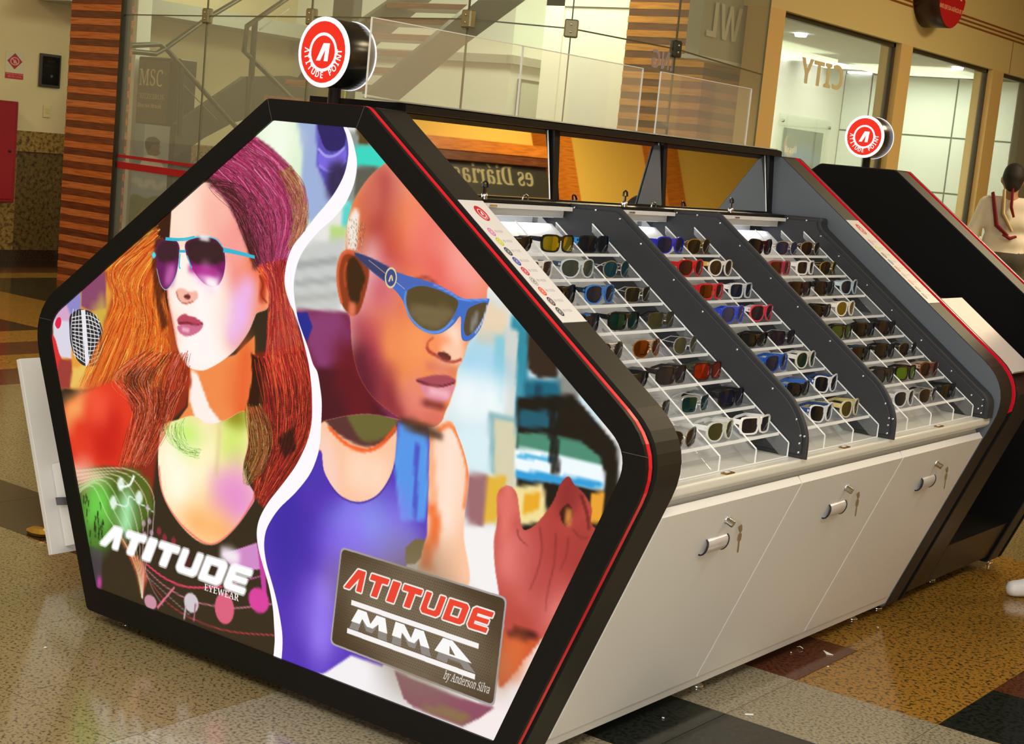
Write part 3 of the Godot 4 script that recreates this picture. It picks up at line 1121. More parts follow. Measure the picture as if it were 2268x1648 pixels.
# strands of hair that flow between two guide curves; each colour has a share
func strands(im: Image, ga: Array, gb: Array, count: int, colors: Array, w0: float, w1: float, wild := 10.0, len0 := 0.25, len1 := 0.7, alpha := 0.9) -> void:
	var a := curve(ga, 8)
	var b := curve(gb, 8)
	var lay := canvas(im.get_width(), im.get_height(), Color(0.5, 0.1, 0.1, 0.0))
	for i in count:
		var u := rng.randf()
		var t0 := rng.randf_range(-0.1, 0.85)
		var t1 := minf(1.0, t0 + rng.randf_range(len0, len1))
		t0 = maxf(0.0, t0)
		var c: Color = col(colors[rng.randi() % colors.size()])
		c.a = alpha * rng.randf_range(0.45, 1.0)
		var p := PackedVector2Array()
		var ph := rng.randf() * TAU
		var am := rng.randf() * wild
		var n := 9
		for k in n + 1:
			var t := lerpf(t0, t1, float(k) / n)
			var fa := t * (a.size() - 1)
			var fb := t * (b.size() - 1)
			var pa := a[int(fa)].lerp(a[mini(int(fa) + 1, a.size() - 1)], fa - int(fa))
			var pb := b[int(fb)].lerp(b[mini(int(fb) + 1, b.size() - 1)], fb - int(fb))
			p.append(pa.lerp(pb, u) + Vector2(sin(ph + t * 7.0), cos(ph * 1.3 + t * 6.0)) * am)
		stroke_into(lay, p, rng.randf_range(w0, w1), 0.8, c)
	im.blend_rect(lay, Rect2i(0, 0, im.get_width(), im.get_height()), Vector2i.ZERO)

# block letters on a unit box, y up
func letter(ch: String) -> PackedVector2Array:
	match ch:
		"Λ": return poly([0, 0, 0.42, 1, 0.86, 1, 1, 0, 0.7, 0, 0.64, 0.62, 0.32, 0])
		"T": return poly([0, 1, 1, 1, 1, 0.72, 0.68, 0.72, 0.68, 0, 0.34, 0, 0.34, 0.72, 0, 0.72])
		"I": return poly([0, 0, 0, 1, 1, 1, 1, 0])
		"U": return poly([0, 1, 0.28, 1, 0.28, 0.3, 0.34, 0.24, 0.66, 0.24, 0.72, 0.3, 0.72, 1, 1, 1, 1, 0.14, 0.86, 0, 0.14, 0, 0, 0.14])
		"D": return poly([0, 0, 0, 1, 0.86, 1, 1, 0.86, 1, 0.14, 0.86, 0, 0, 0, 0.28, 0.25, 0.7, 0.25, 0.7, 0.75, 0.28, 0.75, 0.28, 0.25])
		"E": return poly([0.12, 0, 0, 0.14, 0, 0.88, 0.12, 1, 1, 1, 1, 0.76, 0.28, 0.76, 0.28, 0.62, 0.92, 0.62, 0.92, 0.4, 0.28, 0.4, 0.28, 0.24, 1, 0.24, 1, 0])
		"M": return poly([0, 0, 0.1, 1, 0.36, 1, 0.52, 0.52, 0.66, 1, 0.92, 1, 1, 0, 0.76, 0, 0.74, 0.62, 0.6, 0.12, 0.44, 0.12, 0.28, 0.62, 0.24, 0])
		_: return poly([0, 0, 0.36, 1, 0.64, 1, 1, 0, 0.72, 0, 0.66, 0.2, 0.34, 0.2, 0.28, 0, 0, 0, 0.42, 0.42, 0.58, 0.42, 0.5, 0.76, 0.42, 0.42])

# a word set into the quadrilateral bottom left, bottom right, top right, top left
func block_word(im: Image, word: String, widths: Array, q: Array, c: Color, grow := 0.0, gap := 0.18, lean := 0.0, lo := 0.0) -> void:
	var total := -gap
	for w in widths: total += w + gap
	var x := 0.0
	for i in word.length():
		var out := PackedVector2Array()
		for p in letter(word[i]):
			if p.y < lo and lo > 0.0: p.y = lo
			var u := (x + p.x * float(widths[i]) + lean * p.y) / total
			var b := Vector2(q[0], q[1]).lerp(Vector2(q[2], q[3]), u)
			var t := Vector2(q[6], q[7]).lerp(Vector2(q[4], q[5]), u)
			out.append(b.lerp(t, p.y))
		if grow != 0.0:
			for d in 8: paint(im, Transform2D(0.0, Vector2.from_angle(TAU * d / 8.0) * grow) * out, c)
		paint(im, out, c)
		x += float(widths[i]) + gap

func poster_image() -> Image:
	var w := 2000
	var h := 1365
	var im := canvas(w, h, col("33281a"))
	woman(im)
	var right := canvas(w, h, col("e6e4e0"))
	man(right)
	var mask := canvas(w, h, Color(0, 0, 0, 0))
	var mid := [1103, -7, 1119, 26, 1132, 57, 1140, 91, 1136, 127, 1124, 165, 1103, 199, 1073, 229, 1032, 262, 997, 298, 972, 335, 959, 374, 957, 411, 968, 450, 986, 489, 1008, 523, 1027, 553, 1048, 591, 1065, 629] + [1074, 678, 1083, 739, 1082, 783, 1070, 824, 1048, 868, 1003, 921, 956, 971, 930, 1017, 919, 1050, 921, 1085, 936, 1127, 957, 1167, 978, 1208, 996, 1254, 1009, 1296, 1013, 1335, 1009, 1377]
	var mp := curve(mid, 5)
	mp.append(Vector2(mp[-1].x, h))
	mp.append(Vector2(w, h))
	mp.append(Vector2(w, 0))
	mp.append(Vector2(mp[0].x, 0))
	fill_poly(mask, mp, Color.WHITE)
	im.blit_rect_mask(right, mask, Rect2i(0, 0, w, h), Vector2i.ZERO)
	# the white wave between both halves
	var la := [1091, -7, 1096, 9, 1109, 31, 1118, 62, 1116, 97, 1106, 129, 1083, 167, 1054, 201, 1024, 232, 994, 268, 958, 308, 942, 343, 936, 381, 940, 413, 958, 448, 982, 477, 1003, 511, 1021, 546, 1038, 584] + [1046, 606, 1056, 643, 1062, 676, 1067, 728, 1061, 772, 1045, 814, 1020, 859, 981, 911, 938, 965, 914, 1006, 905, 1038, 907, 1068, 921, 1105, 943, 1145, 965, 1186, 982, 1232, 992, 1280, 998, 1319, 997, 1370]
	var lb := [1098, -7, 1109, 8, 1123, 26, 1138, 56, 1149, 90, 1147, 130, 1134, 166, 1114, 199, 1084, 230, 1044, 262, 1008, 299, 984, 334, 972, 372, 970, 409, 979, 449, 994, 488, 1015, 522, 1035, 552, 1056, 589] + [1073, 607, 1085, 638, 1096, 679, 1100, 736, 1101, 779, 1094, 819, 1073, 867, 1030, 921, 980, 971, 950, 1013, 936, 1046, 935, 1082, 948, 1124, 970, 1164, 991, 1204, 1010, 1250, 1023, 1292, 1027, 1331, 1026, 1373]
	var wave := curve(la, 5)
	var back := curve(lb, 5)
	back.reverse()
	wave.append_array(back)
	paint(im, wave, col("fbf7fb"), 0.0)
	plate(im)
	return im

func woman(im: Image) -> void:
	# pale paint and violet drips behind the head
	pg(im, [780, 5, 1014, -10, 1038, 107, 1055, 209, 980, 298, 889, 201, 759, 89], "dff0cf", 12)
	pg(im, [936, -5, 1122, -16, 1139, 138, 1080, 191, 1009, 254, 969, 194, 969, 93], "9db0d8", 14)
	pg(im, [1003, -9, 1122, -16, 1140, 146, 1085, 183, 1054, 154, 1019, 109], "5a4fb4", 10)
	cp(im, [1013, 2, 1092, -3, 1105, 47, 1078, 67, 1044, 65, 1022, 37], "2c2260", 4)
	cp(im, [1023, 75, 1062, 78, 1106, 59, 1110, 90, 1082, 108, 1038, 111, 1020, 97], "7a66dc", 4)
	ln(im, [1017, 65, 1046, 81, 1079, 76, 1106, 55], 7, 5, "a9a2f0", 1.5)
	ln(im, [1024, 105, 1061, 117, 1093, 107, 1112, 86], 8, 5, "8d80ea", 1.5)
	spot(im, [1091, 138], 40, 50, "33284c", 12, 0.9)
	spot(im, [873, 52], 70, 80, "f2fbe6", 24, 0.9)
	for i in 26:
		var x := rng.randf_range(1120.0, 1420.0)
		var y := rng.randf_range(10.0, 120.0)
		var ink: String = ["6a6f6a", "3b3c52", "8ba0b8", "e8f4e0", "4a53a0", "c8d8e8"][rng.randi() % 6]
		ln(im, [x * 1.0, y, x + 14, y + 60, x + 34, y + 130 + rng.randf() * 110], rng.randf_range(1.5, 6), 1.0, ink, 1.0, 0.55)
	# left wall of paint with the microphone
	pg(im, [19, 589, 152, 492, 288, 407, 353, 431, 308, 618, 301, 779, 39, 824], "e39a3a", 10)
	pg(im, [139, 508, 243, 458, 253, 562, 190, 580, 145, 572], "8a4668", 6)
	pg(im, [49, 585, 141, 531, 142, 582, 97, 616, 53, 636], "8d86c8", 8)
	pg(im, [20, 603, 78, 576, 99, 602, 98, 635, 25, 660], "d3a6c8", 8)
	pg(im, [22, 627, 105, 620, 114, 727, 31, 730], "d9d4e2", 5)
	cp(im, [38, 622, 52, 616, 59, 627, 55, 643, 43, 650, 31, 639], "e0204a", 0)
	cp(im, [14, 677, 33, 678, 55, 716, 71, 740, 69, 790, 58, 807, 32, 746], "d83030", 2)
	pg(im, [62, 735, 114, 729, 129, 808, 39, 824], "9c3c34", 6)
	pg(im, [124, 753, 223, 714, 269, 744, 245, 789, 114, 811], "e8c060", 10)
	spot(im, [233, 583], 30, 44, "c9b24a", 14, 0.8)
	spot(im, [301, 546], 14, 22, "7f8a2a", 8, 0.8)
	cp(im, [96, 607, 124, 586, 153, 579, 190, 582, 224, 598, 244, 627, 252, 663, 247, 696, 228, 723, 196, 735, 159, 734, 128, 715, 106, 681, 98, 644], "2b2a33", 0)
	for i in 12:
		var f := i / 11.0
		ln(im, [lerpf([104, 610][0], [122, 711][0], f), lerpf([104, 610][1], [122, 711][1], f), lerpf([176, 586][0], [189, 733][0], f), lerpf([176, 593][1], [188, 729][1], f), lerpf([231, 601][0], [234, 712][0], f), lerpf([231, 604][1], [234, 708][1], f)], 2.6, 2.6, "efeee8")
	for i in 9:
		var f := i / 8.0
		ln(im, [lerpf([110, 591][0], [211, 581][0], f), lerpf([146, 584][1], [204, 585][1], f), lerpf([106, 667][0], [249, 645][0], f), [174, 656][1], lerpf([132, 719][0], [227, 718][0], f), lerpf([143, 722][1], [217, 720][1], f)], 2.4, 2.4, "efeee8")
	pg(im, [144, 582, 163, 579, 196, 734, 179, 738], "e9e6ec", 0)
	# hair: dark masses first
	pg(im, [631, 166, 778, 46, 858, 77, 938, 124, 986, 192, 996, 251, 944, 343, 937, 385, 975, 470, 1023, 545, 1063, 649, 850, 685, 887, 575, 888, 470, 836, 372, 795, 327, 738, 241, 684, 195], "5c2230", 8)
	pg(im, [486, 266, 439, 328, 322, 398, 237, 468, 278, 522, 249, 603, 249, 682, 173, 801, 609, 726, 560, 625, 510, 513, 491, 458], "b4481c", 12)
	pg(im, [71, 871, 355, 708, 637, 632, 606, 776, 520, 854, 499, 959, 494, 1078, 360, 1031, 156, 1034, 93, 918], "8c2a18", 8)
	pg(im, [823, 603, 1049, 539, 1077, 740, 1058, 807, 993, 899, 919, 984, 888, 951, 845, 879, 841, 769], "7a2018", 8)
	pg(im, [830, 602, 887, 637, 899, 724, 851, 732], "2c160e", 6)
	# face, neck and chest
	pg(im, [610, 667, 654, 655, 781, 609, 846, 550, 859, 676, 836, 720, 834, 771, 802, 812, 582, 853, 579, 817, 613, 775], "f08a4a", 4)
	spot(im, [818, 688], 46, 120, "e8602e", 22, 0.8)
	pg(im, [617, 676, 642, 682, 694, 760, 750, 796, 700, 821, 646, 805, 619, 758], "fbeee6", 8)
	pg(im, [837, 596, 881, 613, 879, 728, 837, 735, 847, 659], "33160c", 5)
	cp(im, [508, 894, 519, 844, 579, 817, 638, 796, 699, 806, 763, 784, 832, 751, 850, 828, 839, 890, 857, 927, 889, 961, 865, 1006, 827, 1056, 780, 1102, 738, 1124, 685, 1125, 622, 1102, 564, 1062, 528, 1017, 511, 957], "fde3b0", 2)
	var bust := closed([508, 894, 519, 844, 579, 817, 638, 796, 699, 806, 763, 784, 832, 751, 850, 828, 839, 890, 857, 927, 889, 961, 865, 1006, 827, 1056, 780, 1102, 738, 1124, 685, 1125, 622, 1102, 564, 1062, 528, 1017, 511, 957], 5)
	clipped(im, bust, func(im: Image) -> void:
		spot(im, [591, 941], 80, 120, "fffbe2", 34, 0.95)
		spot(im, [677, 882], 60, 80, "fdf6c4", 26, 0.8)
		spot(im, [613, 847], 66, 46, "cdf07a", 22, 0.9)
		spot(im, [795, 818], 60, 90, "d6ec74", 24, 0.85)
		spot(im, [797, 762], 50, 44, "8f8a1e", 16, 0.8)
		spot(im, [815, 977], 70, 90, "e68bd0", 30, 0.85)
		spot(im, [733, 1077], 120, 60, "fba85e", 30, 0.7)
		ln(im, [723, 755, 742, 828, 741, 890, 742, 941], 10, 14, "d8bf8a", 14, 0.5)
		ln(im, [514, 956, 532, 1021, 572, 1066, 638, 1104, 738, 1123, 827, 1056, 889, 961], 5, 5, "f25a5a", 3, 0.8)
		pass)
	# face
	cp(im, [496, 265, 523, 245, 560, 220, 602, 190, 635, 181, 671, 192, 711, 218, 738, 245, 763, 276, 788, 315, 807, 351, 841, 367, 873, 388, 883, 425, 889, 453, 882, 477, 848, 492, 838, 510, 823, 542, 796, 578, 769, 606, 728, 636, 692, 657, 662, 670, 624, 673, 590, 664, 568, 641, 553, 617, 540, 584, 523, 542, 510, 513, 499, 483, 495, 458, 495, 413, 496, 369, 493, 309], "fcd9c4", 2)
	var face := closed([496, 265, 523, 245, 560, 220, 602, 190, 635, 181, 671, 192, 711, 218, 738, 245, 763, 276, 788, 315, 807, 351, 841, 367, 873, 388, 883, 425, 889, 453, 882, 477, 848, 492, 838, 510, 823, 542, 796, 578, 769, 606, 728, 636, 692, 657, 662, 670, 624, 673, 590, 664, 568, 641, 553, 617, 540, 584, 523, 542, 510, 513, 499, 483, 495, 458, 495, 413, 496, 369, 493, 309], 5)
	clipped(im, face, func(im: Image) -> void:
		spot(im, [565, 275], 60, 80, "fde6d2", 26, 0.9)
		spot(im, [684, 263], 90, 110, "f9b6a4", 34, 0.9)
		spot(im, [761, 348], 60, 120, "f6908a", 28, 0.8)
		spot(im, [841, 422], 60, 110, "f3703c", 22, 0.9)
		spot(im, [816, 526], 50, 110, "f39a6a", 24, 0.8, 0.5)
		spot(im, [788, 496], 46, 110, "eeb4ea", 22, 0.9, 0.3)
		spot(im, [639, 504], 90, 150, "fff4f0", 34, 0.95)
		spot(im, [658, 632], 110, 60, "fff6f2", 26, 0.9)
		spot(im, [556, 450], 40, 90, "fff4ec", 16, 0.8)
		ln(im, [497, 466, 510, 513, 527, 550, 544, 592, 561, 634, 590, 664], 12, 8, "f08c80", 5, 0.75)
		cp(im, [539, 474, 558, 467, 591, 471, 618, 468, 623, 484, 600, 501, 575, 506, 558, 498, 542, 489], "f4a890", 5, 0.8)
		cp(im, [570, 485, 585, 479, 595, 484, 590, 492, 573, 491], "6a2a26", 2)
		ln(im, [539, 478, 548, 495, 572, 505, 606, 496], 4, 3, "b04a40", 1.5, 0.8)
		spot(im, [862, 427], 14, 40, "b8361c", 6, 0.8)
		ln(im, [847, 396, 862, 419, 858, 444, 881, 462], 7, 5, "8e2a14", 2.5, 0.8)
		cp(im, [549, 552, 560, 540, 576, 533, 594, 535, 617, 536, 651, 548, 619, 557, 580, 563, 557, 562], "b9465c", 2)
		cp(im, [551, 570, 580, 561, 619, 557, 650, 552, 639, 569, 615, 583, 590, 590, 564, 586], "cf6a8c", 2)
		ln(im, [554, 561, 593, 554, 619, 556, 650, 549], 6, 3, "7c2434", 1.5)
		spot(im, [585, 574], 16, 7, "f0b6c8", 5, 0.9)
		pass)
	# dark hair beside the face and hair strands
	pg(im, [499, 264, 450, 309, 442, 358, 446, 402, 478, 460, 489, 502, 512, 535, 500, 483, 496, 449, 496, 396, 497, 326], "3a1c10", 5)
	var pink := ["f06aa8", "ff9ccc", "d8407c", "b82c5c", "8c2a4c", "5a2030", "c83a70", "e05090", "a8325c"]
	var red := ["f2502e", "e8382a", "c22a22", "ff8a50", "a8241c", "7a1c16", "f66a3a", "d82a48", "e0402c"]
	var gold := ["ffb43c", "ff8a2a", "f2641e", "ffd868", "d8441a", "b83c16", "ff9c30", "8c3210", "e86a1a", "f88a28"]
	strands(im, [779, 50, 853, 84, 921, 125, 971, 165, 993, 215, 983, 273, 947, 338], [632, 175, 683, 189, 737, 232, 778, 278, 807, 325, 839, 372], 1364, pink, 1.5, 3.72, 12)
	strands(im, [926, 117, 970, 153, 992, 199, 996, 251, 968, 299], [882, 132, 927, 177, 949, 220, 954, 268, 942, 318], 264, ["a08a3a", "c2a24a", "7a5a2a", "d8b860", "8a3c3c"], 1.12, 2.48, 8)
	pg(im, [626, 182, 675, 171, 739, 190, 773, 229, 796, 277, 837, 322, 848, 371, 825, 386, 796, 335, 753, 273, 712, 226, 665, 197], "3a1c1a", 10, 0.8)
	strands(im, [670, 180, 756, 185, 833, 231, 874, 285, 898, 348], [645, 186, 712, 231, 760, 280, 802, 334, 837, 385], 286, ["2c1414", "5a2028", "7e2c40", "c24a74", "43181c"], 1.12, 2.48, 12)
	strands(im, [944, 343, 938, 384, 975, 470, 1021, 550, 1057, 647], [836, 372, 886, 428, 892, 511, 892, 595, 903, 673], 924, red, 1.5, 3.72, 10)
	strands(im, [438, 323, 349, 386, 264, 455, 292, 529, 244, 627, 150, 801], [507, 412, 480, 481, 502, 572, 522, 644, 505, 744], 1364, gold, 1.5, 4.34, 16)
	pg(im, [441, 349, 473, 337, 500, 413, 491, 458, 483, 512, 515, 570, 491, 591, 456, 507, 434, 421], "42180c", 9, 0.75)
	cp(im, [525, 675, 562, 647, 604, 675, 616, 725, 505, 744], "a8341c", 10, 0.8)
	# shoulder and arm
	cp(im, [57, 913, 139, 842, 237, 787, 334, 754, 371, 802, 409, 859, 400, 936, 380, 983, 274, 1005, 182, 1032, 121, 1036, 63, 979], "e23a22", 8)
	spot(im, [141, 864], 80, 40, "f4a05a", 24, 0.9, -0.6)
	spot(im, [291, 914], 70, 90, "c81e16", 26, 0.8)
	spot(im, [242, 841], 60, 60, "f4583a", 24, 0.7)
	pg(im, [356, 724, 473, 684, 448, 757, 369, 770], "401a10", 10, 0.8)
	strands(im, [422, 655, 301, 749, 388, 809, 372, 898, 348, 995], [607, 637, 599, 710, 560, 784, 536, 851, 467, 955], 726, ["e0562a", "b8361c", "f2844a", "5a1e12", "8c2a18", "30140c", "f0a08a"], 1.12, 3.1, 14)
	strands(im, [519, 839, 538, 877, 587, 899, 664, 905], [609, 812, 598, 850, 631, 880, 676, 872], 132, ["7fb43a", "a8d85a", "d8f0a0", "4a7a20", "e8f8c0"], 0.75, 2.17, 8)
	strands(im, [1022, 562, 1053, 634, 1064, 738, 1038, 811, 986, 890, 932, 976], [852, 608, 888, 686, 911, 766, 918, 835, 897, 909, 889, 961], 924, ["c8281e", "e8442e", "8c1c18", "5a1610", "f0703c", "a82430", "2c120c"], 1.12, 3.41, 12)
	strands(im, [892, 720, 925, 769, 931, 832, 909, 886, 858, 937], [830, 736, 842, 784, 863, 845, 846, 889, 850, 929], 374, ["8a7a34", "b8a04a", "5a4a1e", "c8b870", "3a2c14", "a85a30"], 1.12, 2.79, 8)
	pg(im, [955, 798, 1005, 754, 1022, 814, 981, 842], "1c0e0a", 10, 0.7)
	# her sunglasses
	cp(im, [561, 349, 581, 335, 628, 323, 672, 324, 699, 336, 714, 357, 720, 386, 714, 417, 699, 439, 672, 449, 639, 441, 605, 420, 580, 394, 564, 368], "7c1a62", 0)
	cp(im, [447, 375, 461, 352, 493, 343, 527, 346, 540, 364, 540, 399, 533, 435, 515, 464, 495, 478, 473, 466, 455, 427], "6a1c58", 0)
	cp(im, [565, 349, 581, 336, 628, 325, 671, 326, 697, 336, 710, 358, 713, 378, 641, 396, 583, 390], "35201f", 9, 0.92)
	cp(im, [451, 375, 463, 355, 494, 345, 526, 349, 536, 365, 536, 391, 499, 404, 459, 405], "3a2026", 8, 0.9)
	spot(im, [657, 426], 42, 26, "f6c0ea", 14, 0.95, 0.2)
	spot(im, [674, 439], 30, 16, "fff0f4", 8, 0.9, 0.2)
	spot(im, [636, 411], 60, 14, "b02488", 10, 0.8)
	spot(im, [509, 438], 20, 34, "c060a8", 10, 0.85, 0.3)
	ln(im, [716, 357, 720, 386, 714, 418, 699, 441], 2.5, 1.5, "e6b8d8")
	ln(im, [540, 369, 540, 399, 533, 436, 516, 464, 495, 479, 473, 466, 454, 427], 2.5, 2, "9cc8d8")
	ln(im, [482, 344, 520, 342, 558, 337, 596, 327], 9, 7, "38b8d8")
	ln(im, [533, 344, 571, 334, 628, 323, 675, 323, 705, 341], 3, 3, "5ac4dc")
	ln(im, [539, 371, 565, 368], 7, 7, "3ab4d2")
	ln(im, [544, 377, 543, 408, 548, 416], 3, 5, "40b8d4")
	ln(im, [572, 378, 587, 402, 594, 408], 3, 5, "40b8d4")
	ln(im, [708, 348, 730, 348, 779, 350, 825, 353], 13, 8, "38b6d2")
	spot(im, [439, 393], 8, 8, "5ad8e8", 1)
	spot(im, [634, 326], 22, 6, "ffffff", 4, 0.95)
	# green paint, staves and notes
	pg(im, [131, 1050, 274, 1010, 421, 983, 479, 1006, 506, 1075, 446, 1164, 339, 1167, 278, 1236, 227, 1243, 189, 1111], "4e6a20", 14, 0.9)
	spot(im, [201, 1047], 90, 34, "f6b8a0", 20, 0.9)
	spot(im, [269, 1138], 70, 90, "6cc84a", 24, 0.95)
	spot(im, [392, 1116], 36, 70, "a8ecb0", 18, 0.9)
	spot(im, [275, 1209], 60, 40, "4a7a2a", 18, 0.8)
	for i in 26:
		var x := rng.randf_range([197, 1109][0], [306, 1086][0])
		var y := rng.randf_range([197, 1098][1], [206, 1208][1])
		ln(im, [x, y, x + 6, y + rng.randf_range(14, 40)], 5, 1, "16240c", 1, 0.7)
	pg(im, [253, 1242, 300, 1248, 304, 1342, 276, 1355, 238, 1268], "4a4450", 12, 0.7)
	spot(im, [294, 1339], 14, 20, "c8409c", 8, 0.9)
	pg(im, [374, 1181, 409, 1206, 477, 1238, 497, 1272, 478, 1336, 448, 1273, 402, 1218, 366, 1188], "f0704a", 10, 0.75)
	for i in 7:
		var f := i / 6.0
		ln(im, [lerpf([163, 1117][0], [165, 1042][0], f), lerpf([163, 1117][1], [165, 1042][1], f), lerpf([238, 1078][0], [381, 992][0], f), lerpf([237, 1070][1], [381, 992][1], f), lerpf([311, 1140][0], [491, 1030][0], f), lerpf([311, 1140][1], [491, 1030][1], f), lerpf([392, 1199][0], [505, 1129][0], f), lerpf([392, 1199][1], [505, 1129][1], f), lerpf([447, 1262][0], [483, 1253][0], f), [463, 1258][1], [480, 1336][0], [480, 1336][1]], 3.2, 2.2, "f4d8c8" if i > 2 else "c8f0b0", 1.0, 0.9)
	for q in [[334, 1097], [441, 1060], [361, 1039]]:
		spot(im, q, 15, 19, "eafaf0", 4, 0.9)
	ln(im, [339, 1098, 391, 1095, 400, 1066, 438, 1074, 503, 1086], 5, 3, "e8f6ee", 1.5, 0.9)
	ln(im, [353, 1049, 397, 1034, 415, 1003], 6, 10, "f4fff4", 2, 0.9)
	for q in [[479, 1081], [467, 1127], [490, 1116], [474, 1158], [501, 1146]]: spot(im, q, 8, 9, "c8a8c0", 2, 0.7)
	for q in [[555, 1147], [592, 1148], [531, 1134]]: spot(im, q, 9, 12, "9c2a3c", 3, 0.8)
	ln(im, [485, 1236, 559, 1256, 638, 1261, 713, 1247, 793, 1224], 5, 5, "f2406a", 2)
	ln(im, [814, 1214, 883, 1183, 958, 1149], 3, 3, "e060a8", 1.5)
	ln(im, [482, 1248, 561, 1277, 656, 1291, 747, 1286, 848, 1268, 986, 1220], 3, 4, "c87a8c", 1)
	ln(im, [484, 1264, 581, 1321, 707, 1341, 840, 1334, 1001, 1300], 2.5, 3.5, "c03a44", 1)
	ln(im, [487, 1258, 524, 1303, 567, 1335], 2, 2, "b09aa0", 1)
	ln(im, [488, 1268, 595, 1306, 676, 1333], 2, 2, "b09aa0", 1)
	pg(im, [784, 1138, 908, 1078, 932, 1143, 839, 1171, 807, 1153], "d890d0", 4, 0.95)
	spot(im, [813, 1136], 40, 24, "f4e8f0", 10, 0.9)
	pg(im, [909, 1077, 932, 1072, 958, 1208, 943, 1217], "c83ca0", 3)
	spot(im, [930, 1226], 38, 33, "d8409c", 3)
	spot(im, [806, 1280], 37, 42, "d8607c", 2)
	spot(im, [678, 1298], 29, 27, "cfc6cc", 2)
	spot(im, [515, 1338], 26, 20, "c890a0", 2)
	ln(im, [658, 1309, 654, 1350], 6, 6, "c0b0b8", 1)
	ln(im, [695, 1296, 692, 1345], 6, 6, "a86478", 1)
	ln(im, [544, 1347, 608, 1272], 8, 6, "d87088", 1)
	ln(im, [819, 1233, 821, 1217], 8, 8, "d8607c", 1)
	spot(im, [646, 1187], 20, 24, "5a1c20", 6, 0.6)
	# lettering
	var q := [285, 1227, 873, 1225, 901, 1154, 312, 1164]
	block_word(im, "ΛTITUDE", [1.0, 1.0, 0.42, 1.0, 1.02, 1.05, 1.0], q, Color(1, 1, 1, 0.35), 6.0, 0.16, 0.0)
	block_word(im, "ΛTITUDE", [1.0, 1.0, 0.42, 1.0, 1.02, 1.05, 1.0], q, col("ffffff"), 0.0, 0.16, 0.0)
	var o := [724, 1257, 857, 1254, 856, 1239]
	var ex := Vector2(o[2] - o[0], o[3] - o[1])
	var tw := text_width("EYEWEAR", "Droid Serif", true)
	print_text(im, "EYEWEAR", Transform2D(ex / tw, Vector2(0, -1).rotated(ex.angle()) * 18.0, Vector2(o[0], o[1])), col("f6f2f2"), "Droid Serif", true)

